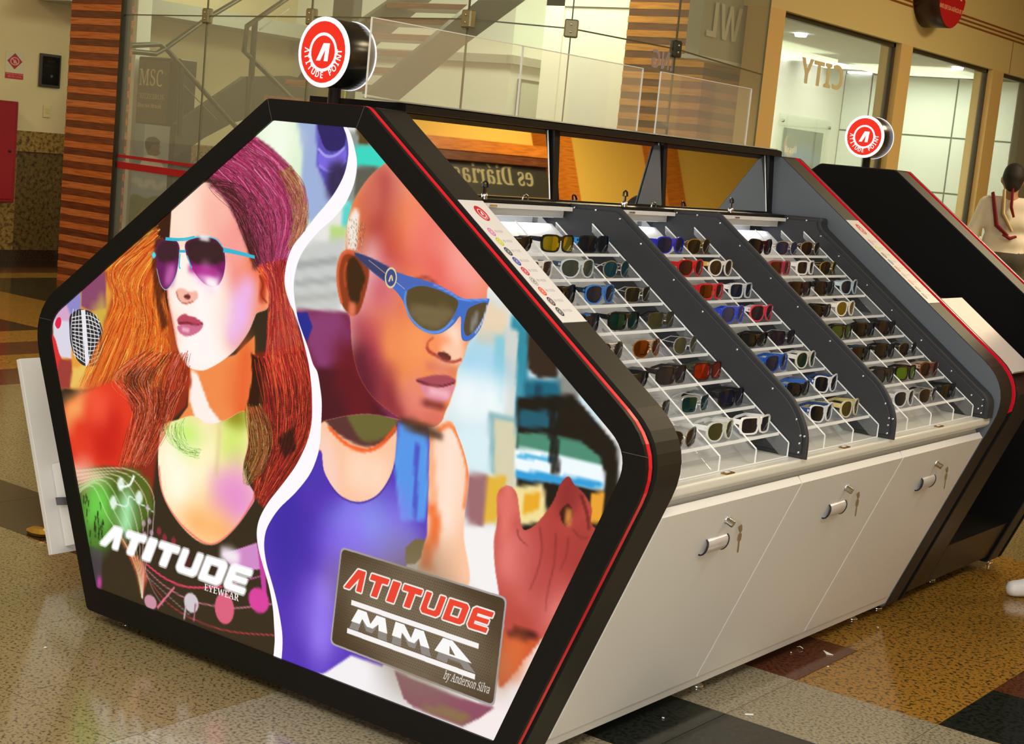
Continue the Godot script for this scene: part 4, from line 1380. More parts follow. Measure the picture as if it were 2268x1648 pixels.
func man(im: Image) -> void:
	# street behind him
	pg(im, [1084, 20, 1324, 4, 1252, 67, 1152, 204, 1099, 157], "8c948c", 10)
	pg(im, [1135, 0, 1183, 13, 1181, 48, 1152, 45], "57431c", 10)
	pg(im, [1135, 51, 1227, 44, 1277, 86, 1187, 98, 1146, 93], "3ad6c0", 10)
	pg(im, [1147, 101, 1221, 91, 1170, 151, 1149, 179], "5d5c50", 10)
	pg(im, [1115, 191, 1149, 179, 1144, 240, 1110, 252], "5ad4cc", 14)
	pg(im, [1073, 247, 1132, 241, 1137, 284, 1079, 299], "b8d880", 16)
	pg(im, [931, 316, 1135, 267, 1130, 443, 986, 472, 957, 440], "c8cac6", 16)
	pg(im, [972, 347, 1111, 318, 1113, 335, 974, 365], "9aa09e", 12, 0.8)
	pg(im, [971, 393, 1116, 365, 1118, 380, 972, 408], "a4a8a6", 12, 0.8)
	pg(im, [969, 433, 1120, 404, 1122, 417, 971, 451], "b0b0a8", 12, 0.8)
	# right of the face
	pg(im, [1523, 331, 1631, 365, 1897, 547, 1930, 619, 1487, 705, 1509, 574, 1529, 466], "cfe4ea", 12)
	pg(im, [1547, 352, 1642, 372, 1651, 452, 1550, 467], "e8d2b4", 20)
	pg(im, [1645, 379, 1701, 404, 1714, 474, 1714, 636, 1684, 642, 1658, 507], "2f8ca0", 14)
	pg(im, [1695, 393, 1761, 415, 1784, 439, 1791, 502, 1739, 512, 1707, 495], "33241c", 8)
	pg(im, [1700, 521, 1825, 500, 1842, 636, 1712, 661], "14647c", 12)
	pg(im, [1603, 434, 1638, 429, 1653, 590, 1622, 588], "8cccd6", 16)
	pg(im, [1634, 413, 1672, 416, 1687, 645, 1660, 650], "cfd2cc", 7)
	pg(im, [1819, 533, 1850, 547, 1861, 633, 1832, 638], "b8b4ac", 6)
	pg(im, [1850, 547, 1948, 616, 1957, 693, 1865, 672], "1d1714", 8)
	pg(im, [1731, 528, 1750, 525, 1764, 635, 1744, 639], "0e4456", 8)
	pg(im, [1787, 467, 1844, 501, 1850, 547, 1801, 540], "8c8c84", 12)
	spot(im, [1577, 521], 70, 60, "7ec4e6", 26, 0.8)
	spot(im, [1579, 583], 90, 80, "f4fafa", 26, 0.8)
	pg(im, [1505, 683, 1629, 622, 1644, 746, 1575, 760, 1552, 717], "d8eef2", 16)
	pg(im, [1610, 607, 1697, 609, 1707, 733, 1633, 749], "8fb8bc", 12)
	pg(im, [1686, 565, 1833, 531, 1961, 623, 1999, 838, 1727, 903], "191410", 10)
	pg(im, [1695, 591, 1794, 574, 1799, 614, 1700, 628], "1c5a6c", 10)
	pg(im, [1696, 642, 1768, 629, 1866, 628, 1923, 653, 1926, 675, 1701, 688], "4a8a70", 7)
	pg(im, [1685, 677, 1761, 669, 1925, 668, 1938, 686, 1939, 721, 1857, 725, 1695, 736], "eef8fc", 9)
	pg(im, [1700, 725, 1795, 715, 1930, 705, 1939, 717, 1857, 730, 1702, 744], "2f9cd8", 9)
	pg(im, [1701, 688, 1807, 676, 1808, 687, 1702, 697], "5ab8e0", 7)
	pg(im, [1654, 777, 1781, 741, 1802, 820, 1665, 870], "f0dc98", 10)
	pg(im, [1729, 775, 1773, 761, 1777, 798, 1734, 821], "e8a828", 10)
	pg(im, [1906, 733, 1943, 725, 1941, 793, 1909, 800], "e8a030", 8)
	pg(im, [1629, 622, 1687, 621, 1713, 859, 1659, 866], "d6cfae", 9)
	pg(im, [1616, 757, 1679, 744, 1663, 856, 1617, 866], "e2b43c", 10)
	pg(im, [1563, 763, 1621, 751, 1630, 878, 1576, 871], "9c6a6e", 14)
	pg(im, [1554, 890, 1670, 864, 1702, 1033, 1571, 1037], "f4f0ee", 10)
	pg(im, [1769, 551, 1792, 556, 1822, 710, 1795, 715], "14100e", 8, 0.8)
	# body
	pg(im, [985, 463, 1161, 447, 1208, 493, 1279, 613, 1401, 678, 1410, 763, 1031, 839, 1043, 653, 997, 524], "7c2c50", 10)
	pg(im, [1017, 472, 1132, 454, 1173, 498, 1170, 587, 1088, 610, 1037, 541], "8a3c70", 16)
	pg(im, [1062, 600, 1181, 572, 1284, 656, 1334, 691, 1294, 742, 1106, 778], "4a1420", 18)
	spot(im, [1198, 618], 60, 130, "6a1420", 24, 0.8, -0.5)
	pg(im, [981, 473, 1023, 466, 1045, 499, 1030, 538, 1003, 515], "262a8c", 3)
	cp(im, [1091, 741, 1144, 711, 1249, 681, 1353, 677, 1442, 676, 1501, 650, 1529, 679, 1559, 730, 1572, 775, 1570, 843, 1574, 910, 1598, 1021, 1457, 1026, 1438, 971, 1365, 898, 1273, 898, 1186, 907, 1134, 877, 1106, 815], "fbc4a0", 4)
	var skin := closed([1091, 741, 1144, 711, 1249, 681, 1353, 677, 1442, 676, 1501, 650, 1529, 679, 1559, 730, 1572, 775, 1570, 843, 1574, 910, 1598, 1021, 1457, 1026, 1438, 971, 1365, 898, 1273, 898, 1186, 907, 1134, 877, 1106, 815], 5)
	clipped(im, skin, func(im: Image) -> void:
		spot(im, [1136, 835], 30, 90, "f8d0c0", 16, 0.9, -0.3)
		spot(im, [1265, 824], 80, 60, "fdd8bc", 24, 0.8)
		cp(im, [1092, 679, 1348, 634, 1349, 688, 1320, 728, 1277, 754, 1231, 760, 1176, 751, 1125, 730], "5c3230", 7)
		cp(im, [1188, 682, 1339, 660, 1337, 700, 1295, 735, 1243, 748, 1207, 724], "6c6434", 10)
		ln(im, [1125, 735, 1184, 764, 1245, 770, 1296, 748, 1342, 694], 10, 10, "f2581e", 6, 0.85)
		spot(im, [1515, 773], 60, 160, "fde4d2", 30, 0.9)
		ln(im, [1468, 681, 1502, 660, 1532, 683, 1561, 735, 1571, 780, 1569, 843], 14, 12, "f4763a", 8, 0.8)
		ln(im, [1464, 852, 1486, 891, 1484, 931, 1470, 974, 1475, 1012], 34, 40, "f06a2c", 16, 0.8)
		ln(im, [1446, 685, 1459, 770, 1475, 854], 22, 30, "f9a878", 12, 0.7)
		pass)
	# blue vest
	cp(im, [1102, 798, 1120, 844, 1152, 878, 1192, 898, 1246, 898, 1297, 872, 1329, 831, 1346, 783, 1347, 723, 1349, 680, 1392, 681, 1439, 679, 1452, 771, 1462, 896, 1463, 936, 1447, 964, 1415, 992, 1409, 1028, 1358, 1296, 1192, 1347, 1021, 1372, 985, 1240, 911, 1107, 931, 1005, 1051, 894], "5432b4", 1.5, 1.0, 4)
	var vest := closed([1102, 798, 1120, 844, 1152, 878, 1192, 898, 1246, 898, 1297, 872, 1329, 831, 1346, 783, 1347, 723, 1349, 680, 1392, 681, 1439, 679, 1452, 771, 1462, 896, 1463, 936, 1447, 964, 1415, 992, 1409, 1028, 1358, 1296, 1192, 1347, 1021, 1372, 985, 1240, 911, 1107, 931, 1005, 1051, 894], 4)
	clipped(im, vest, func(im: Image) -> void:
		pg(im, [1349, 681, 1440, 679, 1457, 819, 1455, 898, 1380, 915, 1359, 840, 1346, 783], "58a8f0", 10, 0.85)
		pg(im, [1403, 722, 1417, 719, 1430, 904, 1418, 906], "4a4cc0", 8, 0.8)
		spot(im, [1280, 958], 110, 90, "8fa0f4", 40, 0.9)
		spot(im, [1232, 1020], 90, 90, "8c70f0", 40, 0.8)
		spot(im, [1156, 1206], 60, 130, "a084fa", 34, 0.8)
		spot(im, [1372, 957], 60, 90, "8a80ee", 28, 0.7)
		spot(im, [1007, 1031], 80, 130, "3a28a0", 40, 0.8)
		spot(im, [1090, 860], 40, 60, "4a34ac", 24, 0.8)
		ln(im, [1115, 834, 1152, 879, 1192, 899, 1246, 899, 1297, 873, 1329, 832, 1346, 785], 6, 6, "4a2c8c", 2.5, 0.8)
		pass)
	pg(im, [1403, 974, 1429, 948, 1460, 941, 1452, 988, 1436, 1007, 1408, 1013], "6e6238", 4)
	# head
	cp(im, [1327, 37, 1274, 62, 1232, 88, 1195, 117, 1169, 147, 1149, 179, 1138, 210, 1132, 241, 1133, 271, 1135, 306, 1145, 353, 1157, 413, 1170, 472, 1183, 532, 1213, 593, 1258, 634, 1314, 659, 1367, 674, 1418, 679, 1456, 673, 1478, 656, 1486, 632, 1496, 610, 1502, 588, 1509, 565, 1509, 544, 1511, 527, 1521, 509, 1527, 491, 1534, 465, 1552, 442, 1576, 381, 1574, 336, 1589, 314, 1564, 236, 1446, 126], "f08a4c", 2, 1.0, 4)
	var head := closed([1327, 37, 1274, 62, 1232, 88, 1195, 117, 1169, 147, 1149, 179, 1138, 210, 1132, 241, 1133, 271, 1135, 306, 1145, 353, 1157, 413, 1170, 472, 1183, 532, 1213, 593, 1258, 634, 1314, 659, 1367, 674, 1418, 679, 1456, 673, 1478, 656, 1486, 632, 1496, 610, 1502, 588, 1509, 565, 1509, 544, 1511, 527, 1521, 509, 1527, 491, 1534, 465, 1552, 442, 1576, 381, 1574, 336, 1589, 314, 1564, 236, 1446, 126], 4)
	clipped(im, head, func(im: Image) -> void:
		spot(im, [1317, 188], 90, 150, "fb8a2c", 50, 0.95)
		spot(im, [1259, 122], 90, 80, "f4a088", 34, 0.9)
		spot(im, [1411, 237], 130, 120, "f28672", 50, 0.95, 0.7)
		spot(im, [1467, 305], 120, 100, "e8645a", 40, 0.85, 0.6)
		spot(im, [1507, 283], 60, 100, "fbb0a4", 30, 0.7, -0.7)
		spot(im, [1230, 222], 46, 150, "a83c3c", 26, 0.85, 0.1)
		spot(im, [1206, 160], 40, 60, "d06a58", 24, 0.8)
		pg(im, [1131, 232, 1151, 196, 1169, 203, 1171, 297, 1142, 327], "f4ece0", 10, 0.95)
		for i in 260:
			var f := rng.randf()
			var x := lerpf([1132, 26][0], [1190, 21][0], rng.randf())
			var y := lerpf([804, 221][1], [818, 348][1], f)
			ln(im, [x, y, x + 2, y + 5], 2.5, 1, ["6e6450", "a89878", "d8ccb0", "4e4434"][i % 4], 0, 0.5)
		spot(im, [1262, 308], 70, 60, "c84a48", 26, 0.8)
		spot(im, [1220, 395], 60, 110, "f6d6d0", 26, 0.9)
		spot(im, [1182, 479], 30, 70, "fde6de", 16, 0.9)
		spot(im, [1259, 433], 70, 120, "c8546a", 34, 0.8)
		spot(im, [1304, 522], 110, 110, "f08a54", 44, 0.9)
		spot(im, [1243, 545], 40, 120, "b03a50", 26, 0.85, -0.4)
		spot(im, [1231, 595], 44, 110, "5c1a30", 26, 0.9, -0.5)
		spot(im, [1329, 644], 100, 50, "8a2c38", 28, 0.85, 0.5)
		spot(im, [1401, 486], 70, 70, "f89a5c", 24, 0.8)
		spot(im, [1425, 648], 80, 40, "d86a62", 22, 0.8, 0.3)
		spot(im, [1393, 611], 40, 50, "ec8a78", 18, 0.7)
		pass)
	# ear
	cp(im, [1172, 304, 1145, 301, 1125, 312, 1114, 339, 1116, 374, 1125, 408, 1142, 437, 1167, 451, 1188, 448, 1200, 429, 1209, 397, 1216, 361, 1213, 327, 1193, 312], "8e3a1c", 2)
	cp(im, [1170, 315, 1147, 322, 1145, 353, 1154, 396, 1170, 424, 1188, 422, 1196, 390, 1204, 354], "3c2412", 6)
	ln(im, [1168, 303, 1142, 302, 1123, 315, 1115, 348, 1120, 387, 1136, 429], 12, 8, "d8603a", 4, 0.9)
	ln(im, [1142, 327, 1136, 354, 1144, 388], 8, 6, "b84a2a", 4, 0.8)
	spot(im, [1171, 437], 14, 18, "e87a5a", 6, 0.8)
	# nose and mouth
	clipped(im, head, func(im: Image) -> void:
		spot(im, [1481, 473], 40, 60, "fde0c8", 18, 0.95, 0.4)
		spot(im, [1445, 487], 46, 40, "f8905a", 14, 0.9)
		spot(im, [1492, 495], 40, 26, "fcc8a8", 12, 0.9)
		ln(im, [1414, 492, 1422, 501, 1442, 507, 1470, 515, 1497, 514, 1520, 504], 9, 6, "a83a30", 4, 0.85)
		cp(im, [1447, 502, 1468, 496, 1488, 504, 1483, 514, 1465, 514], "5c2420", 4)
		ln(im, [1413, 496, 1417, 481, 1432, 467], 8, 5, "c8583a", 4, 0.8)
		spot(im, [1462, 535], 50, 16, "e07a60", 10, 0.8)
		cp(im, [1390, 573, 1415, 563, 1442, 554, 1463, 550, 1485, 548, 1508, 555, 1493, 570, 1456, 578, 1417, 578], "a84a58", 3)
		cp(im, [1402, 580, 1434, 581, 1466, 577, 1504, 565, 1503, 587, 1482, 610, 1460, 615, 1432, 612, 1411, 596], "e08a98", 3)
		ln(im, [1392, 575, 1428, 578, 1466, 576, 1507, 560], 6, 4, "6a2430", 2, 0.9)
		spot(im, [1463, 592], 34, 14, "f4b4c0", 8, 0.9)
		spot(im, [1450, 622], 50, 10, "7a2e30", 8, 0.8, 0.2)
		pass)
	spot(im, [1418, 684], 70, 16, "4a3020", 8, 0.85, 0.1)
	# blue sunglasses
	ln(im, [1362, 343, 1395, 334, 1429, 345], 12, 6, "7a3030", 7, 0.6)
	cp(im, [1163, 302, 1210, 307, 1258, 318, 1305, 332, 1362, 338, 1418, 343, 1468, 355, 1506, 366, 1543, 363, 1579, 357, 1582, 365, 1570, 415, 1556, 441, 1536, 459, 1517, 460, 1510, 440, 1507, 411, 1501, 410, 1487, 429, 1457, 452, 1426, 460, 1386, 453, 1355, 434, 1331, 398, 1298, 372, 1238, 346, 1189, 321], "3f6cc4", 0, 1.0, 3)
	cp(im, [1163, 302, 1210, 307, 1258, 318, 1299, 330, 1307, 350, 1292, 365, 1238, 344, 1188, 321], "3a3c62", 4, 0.95, 3)
	cp(im, [1300, 334, 1362, 341, 1418, 346, 1462, 356, 1419, 357, 1364, 355, 1332, 368, 1308, 358], "4c64b0", 5, 0.8, 3)
	cp(im, [1339, 372, 1375, 355, 1419, 355, 1463, 363, 1492, 373, 1493, 390, 1480, 415, 1461, 438, 1435, 451, 1402, 451, 1369, 439, 1350, 421, 1339, 395], "57482a", 0)
	cp(im, [1353, 403, 1483, 394, 1461, 435, 1435, 448, 1402, 448, 1371, 437], "7a6a48", 16, 0.8)
	cp(im, [1530, 384, 1576, 367, 1569, 402, 1548, 435, 1529, 449, 1518, 434, 1520, 405], "55472e", 0)
	ln(im, [1579, 372, 1571, 406, 1552, 439], 4, 3, "e8dcc8", 1.5, 0.9)
	spot(im, [1546, 414], 8, 26, "8c8a8a", 5, 0.8, 0.2)
	ln(im, [1337, 372, 1336, 397, 1351, 425, 1374, 443, 1403, 455, 1436, 455, 1462, 443, 1486, 418], 5, 5, "6ea0ee", 1.5, 0.9)
	ln(im, [1418, 347, 1468, 358, 1507, 369, 1578, 359], 4, 4, "7aa4f0", 1.5, 0.8)
	ln(im, [1211, 314, 1272, 341, 1332, 368], 2, 2, "c8c0b0", 0, 0.7)
	spot(im, [1286, 347], 19, 25, "d8c8a0", 0)
	spot(im, [1286, 347], 15, 20, "3f4a80", 0)
	ln(im, [1281, 357, 1287, 342, 1292, 354], 5, 4, "d8c8a0", 0)
	# his hand, wrist and the white cloth below
	pg(im, [1172, 1355, 1261, 1280, 1408, 1277, 1452, 1320, 1648, 1380, 1552, 1411, 1356, 1401], "f2eef0", 6)
	pg(im, [1701, 1217, 1763, 1150, 1822, 1072, 1865, 1056, 1785, 1337, 1612, 1392, 1632, 1346, 1680, 1291], "f4e8e6", 8)
	pg(im, [1402, 1278, 1474, 1283, 1600, 1286, 1708, 1278, 1670, 1314, 1620, 1350, 1545, 1350, 1468, 1348, 1438, 1337], "8c4a60", 6)
	pg(im, [1480, 1332, 1652, 1310, 1620, 1349, 1545, 1352], "8a7048", 14, 0.85)
	cp(im, [1701, 1095, 1754, 1076, 1826, 1062, 1813, 1093, 1779, 1141, 1745, 1194, 1716, 1227, 1701, 1168], "c8502c", 8)
	cp(im, [1658, 791, 1675, 769, 1694, 766, 1711, 779, 1721, 810, 1737, 853, 1765, 840, 1790, 809, 1813, 769, 1825, 732, 1844, 711, 1862, 726, 1891, 741, 1913, 768, 1915, 799, 1944, 824, 1930, 882, 1904, 934, 1879, 996, 1857, 1039, 1822, 1077, 1768, 1102, 1722, 1100, 1700, 1052, 1687, 1008, 1670, 954, 1661, 899, 1664, 851], "bc4840", 2, 1.0, 4)
	var palm_shape := closed([1658, 791, 1675, 769, 1694, 766, 1711, 779, 1721, 810, 1737, 853, 1765, 840, 1790, 809, 1813, 769, 1825, 732, 1844, 711, 1862, 726, 1891, 741, 1913, 768, 1915, 799, 1944, 824, 1930, 882, 1904, 934, 1879, 996, 1857, 1039, 1822, 1077, 1768, 1102, 1722, 1100, 1700, 1052, 1687, 1008, 1670, 954, 1661, 899, 1664, 851], 4)
	clipped(im, palm_shape, func(im: Image) -> void:
		spot(im, [1735, 920], 76, 80, "e88078", 30, 0.9, 0.2)
		spot(im, [1687, 808], 30, 70, "e4756a", 14, 0.9)
		spot(im, [1848, 745], 40, 60, "8e2c2c", 16, 0.85, 0.5)
		spot(im, [1847, 1004], 70, 60, "f09088", 26, 0.7)
		spot(im, [1802, 913], 60, 110, "a83834", 26, 0.6)
		spot(im, [1896, 863], 50, 80, "9c3430", 24, 0.6)
		cp(im, [1832, 795, 1846, 773, 1863, 779, 1861, 807, 1846, 819], "3a140e", 5)
		spot(im, [1855, 799], 10, 22, "c8803a", 5, 0.9)
		ln(im, [1881, 743, 1901, 779, 1911, 814], 10, 8, "6e2420", 5, 0.8)
		for l in [[1782, 838, 1794, 887, 1788, 935, 1772, 986], [1827, 842, 1830, 906, 1821, 974, 1821, 1021], [1860, 843, 1860, 881, 1848, 920], [1722, 857, 1729, 874, 1754, 887], [1869, 823, 1892, 836, 1913, 831]]:
			ln(im, l, 6, 3, "7a2a26", 3.5, 0.5)
		pass)
	pg(im, [1721, 1090, 1771, 1072, 1822, 1070, 1775, 1104, 1729, 1112], "3a1210", 14, 0.9)
	spot(im, [1740, 1152], 40, 70, "e06a34", 18, 0.8, 0.5)

func plate(im: Image) -> void:
	var c := [1198, 1020, 1713, 1017, 1707, 1278, 1188, 1271]
	var pts := poly(c)
	paint(im, rounded(pts, [16, 16, 16, 16], 4), col("a8a2a4"), 0.0)
	paint(im, rounded(inset(pts, 5.0), [14, 14, 14, 14], 4), col("473724"), 0.0)
	var mid := (pts[0] + pts[1] + pts[2] + pts[3]) / 4.0
	blob(im, mid, Vector2(250, 150), Color(0.52, 0.46, 0.38, 0.75), 90, 0.1)
	var lay := canvas(im.get_width(), im.get_height(), Color(0.6, 0.55, 0.48, 0.0))
	for i in 70:
		for j in 34:
			var u := (i + 0.5 * (j % 2) + 2.0) / 75.0
			var p := pts[0].lerp(pts[1], u).lerp(pts[3].lerp(pts[2], u), (j + 2.0) / 38.0)
			lay.fill_rect(Rect2i(Vector2i(p), Vector2i(3, 3)), Color(0.2, 0.16, 0.1, 0.4))
	im.blend_rect(lay, Rect2i(0, 0, im.get_width(), im.get_height()), Vector2i.ZERO)
	var ws := [1.0, 1.0, 0.42, 1.0, 1.02, 1.05, 1.0]
	var q := [1219, 1118, 1663, 1114, 1680, 1061, 1236, 1063]
	block_word(im, "ΛTITUDE", ws, q, Color(0.95, 0.92, 0.9), 4.0, 0.2, 0.0)
	block_word(im, "ΛTITUDE", ws, q, col("e8432f"), 0.0, 0.2, 0.0)
	for l in [[1247, 1149, 1646, 1150], [1241, 1222, 1644, 1224]]: ln(im, l, 13, 13, "f4f0ee", 0)
	var m := [1247, 1214, 1644, 1215, 1607, 1158, 1260, 1160]
	block_word(im, "MMA", [1.0, 1.0, 0.95], m, col("8c8680"), 0.0, 0.12)
	block_word(im, "MMA", [1.0, 1.0, 0.95], m, col("f8f6f4"), 0.0, 0.12, 0.0, 0.34)
	var o := [1549, 1262, 1685, 1259]
	var ex := Vector2(o[2] - o[0], o[3] - o[1])
	var tw := text_width("by Anderson Silva", "Droid Serif")
	var up := Vector2(0.3, -1).rotated(ex.angle()) * 21.0
	print_text(im, "by Anderson Silva", Transform2D(ex / tw, up, Vector2(o[0], o[1])), col("f2eee8"), "Droid Serif")


# ---------- sunglasses ----------
func lens_outline(shape: String, side: float) -> PackedVector2Array:
	var d: Array = {"square": [0.0275, 0.0205, 4.2, 0.0], "aviator": [0.0295, 0.0232, 2.5, 0.22], "round": [0.0252, 0.0232, 2.2, 0.05], "wrap": [0.031, 0.0175, 3.0, 0.2], "flat": [0.0295, 0.0205, 5.0, 0.1], "butterfly": [0.0305, 0.0225, 3.2, 0.15]}[shape]
	var out := PackedVector2Array()
	var n := 24
	for k in n:
		var a := TAU * k / n
		var c := cos(a)
		var s := sin(a)
		var r := pow(pow(absf(c), d[2]) + pow(absf(s), d[2]), -1.0 / float(d[2]))
		var p := Vector2(c * r * float(d[0]), s * r * float(d[1]))
		# towards the nose (local -x here) the lower part draws in; the top stays flatter
		var low := maxf(0.0, -p.y / float(d[1]))
		p.x = p.x * (1.0 - 0.16 * low * float(d[3]) / 0.22 * (1.0 if p.x < 0 else 0.45)) if float(d[3]) > 0.0 else p.x * (1.0 - 0.05 * low)
		if p.y > 0: p.y *= 0.86
		if shape == "butterfly" or shape == "wrap": p.y += p.x * 0.12
		out.append(Vector2(p.x * side, p.y))
	if side < 0.0: out.reverse()
	return out

var lens_meshes := {}

func pair_meshes(shape: String, metal: bool) -> Dictionary:
	var key := [shape, metal]
	if lens_meshes.has(key): return lens_meshes[key]
	var out := {}
	var rim := 0.0013 if metal else (0.0038 if shape == "square" or shape == "flat" else 0.0028)
	var deep := 0.0011 if metal else 0.002
	var cx := {"square": 0.036, "aviator": 0.036, "round": 0.0345, "wrap": 0.0345, "flat": 0.0355, "butterfly": 0.037}[shape] as float
	var k := 2.7
	bend = k
	var s := begin()
	for side in [1.0, -1.0]:
		var p := lens_outline(shape, side)
		var c := Vector2(cx * side, 0)
		var a := PackedVector2Array()
		var b := PackedVector2Array()
		for q in p: b.append(q + c)
		a = inset(b, -rim)
		ring(s, a, inset(b, 0.0004), Transform3D.IDENTITY, -deep, deep)
	# bridge and end pieces
	var hh := {"square": 0.0176, "aviator": 0.02, "round": 0.02, "wrap": 0.015, "flat": 0.0176, "butterfly": 0.0194}[shape] as float
	if metal:
		tube(s, [Vector3(-0.009, 0.004, 0), Vector3(-0.004, 0.0065, 0.002), Vector3(0.004, 0.0065, 0.002), Vector3(0.009, 0.004, 0)], 0.0011, 6)
		if shape == "aviator": tube(s, [Vector3(-0.02, hh - 0.002, 0.001), Vector3(-0.006, hh - 0.003, 0.001), Vector3(0.006, hh - 0.003, 0.001), Vector3(0.02, hh - 0.002, 0.001)], 0.0011, 6)
	else:
		ext(s, poly([-0.011, hh * 0.9, 0.011, hh * 0.9, 0.0095, 0.0, 0.004, hh * 0.34, -0.004, hh * 0.34, -0.0095, 0.0]), Transform3D.IDENTITY, -deep, deep)
	for side in [1.0, -1.0]:
		var e := cx + {"square": 0.0275, "aviator": 0.0295, "round": 0.0252, "wrap": 0.031, "flat": 0.0295, "butterfly": 0.0305}[shape] as float
		var h2 := 0.0022 if metal else 0.006
		box(s, Vector3((e + 0.002) * side, 0.008, -0.001), Vector3(0.007, h2, 0.004))
	out.frame = finish(s)
	for side in [1.0, -1.0]:
		s = begin()
		s.set_smooth_group(0)
		var p := lens_outline(shape, side)
		var c := Vector2(cx * side, 0)
		for i in p.size():
			var j := (i + 1) % p.size()
			for w in [[0.0, 0.55], [0.55, 1.0]]:
				var A := c + p[i] * float(w[0])
				var B := c + p[j] * float(w[0])
				var C := c + p[j] * float(w[1])
				var D := c + p[i] * float(w[1])
				var bulge := func(q: Vector2) -> Vector3:
					var r := (q - c).length() / 0.03
					return Vector3(q.x, q.y, 0.0012 - 0.0016 * r * r)
				if w[0] > 0.0: tri(s, bulge.call(A), bulge.call(C), bulge.call(B))
				tri(s, bulge.call(A), bulge.call(D), bulge.call(C))
		out["lens_right" if side > 0 else "lens_left"] = finish(s)
	bend = 0.0
	for side in [1.0, -1.0]:
		s = begin()
		var e: float = (cx + ({"square": 0.0275, "aviator": 0.0295, "round": 0.0252, "wrap": 0.031, "flat": 0.0295, "butterfly": 0.0305}[shape] as float) + 0.004) * side
		var z := -k * e * e
		if metal:
			tube(s, [Vector3(e, 0.008, z), Vector3(e, 0.009, z - 0.035), Vector3(e * 0.985, 0.007, z - 0.075), Vector3(e * 0.97, -0.008, z - 0.1), Vector3(e * 0.96, -0.013, z - 0.106)], [0.001, 0.001, 0.0012, 0.002, 0.0015], 6)
		else:
			var wide := 0.0065 if shape != "wrap" else 0.0075
			var pts := [Vector3(e, 0.008, z + 0.002), Vector3(e, 0.008, z - 0.03), Vector3(e * 0.985, 0.006, z - 0.07), Vector3(e * 0.97, -0.006, z - 0.096), Vector3(e * 0.96, -0.012, z - 0.104)]
			var hs := [wide, wide * 0.85, wide * 0.6, wide * 0.6, wide * 0.4]
			for i in pts.size() - 1:
				var a: Vector3 = pts[i]
				var b: Vector3 = pts[i + 1]
				var da := Vector3(0, hs[i], 0)
				var db := Vector3(0, hs[i + 1], 0)
				var t := Vector3(0.0014, 0, 0)
				quad(s, a + da + t, b + db + t, b - db + t, a - da + t)
				quad(s, a + da - t, a - da - t, b - db - t, b + db - t)
				quad(s, a + da - t, b + db - t, b + db + t, a + da + t)
				quad(s, a - da - t, a - da + t, b - db + t, b - db - t)
		out["temple_right" if side > 0 else "temple_left"] = finish(s)
	if metal:
		s = begin()
		for side in [1.0, -1.0]:
			lathe(s, [Vector2(0, -0.0007), Vector2(0.003, 0), Vector2(0.0026, 0.0008), Vector2(0, 0.001)], Transform3D(Basis(Vector3(0, 0, 1), 0.6 * side) * Basis.from_scale(Vector3(0.7, 1, 1.6)), Vector3(0.0072 * side, -0.004, -0.004)), 8)
		out.nose_pads = finish(s)
	lens_meshes[key] = out
	return out

func sunglasses(at: Vector3, shape: String, metal: bool, frame: Material, lens: Material, temple: Material, label: String, turn: float, group: String) -> void:
	var g := root_of("sunglasses", at, PI / 2 + turn)
	g.rotation.z = 0.0
	tag(g, label, "sunglasses", group)
	var m := pair_meshes(shape, metal)
	obj("frame", m.frame, frame, g)
	obj("lens", m.lens_right, lens, g)
	obj("lens", m.lens_left, lens, g)
	obj("temple", m.temple_right, temple, g)
	obj("temple", m.temple_left, temple, g)
	if metal: obj("nose_pads", m.nose_pads, mat(col("dfe2e4"), 0.2), g)

func plastic(hex: String) -> StandardMaterial3D:
	return mat(col(hex), 0.18)

func lens_mat(hex: String, metal := 0.0) -> StandardMaterial3D:
	return mat(col(hex), 0.06, metal, 0.7 if metal > 0.1 else 0.36)

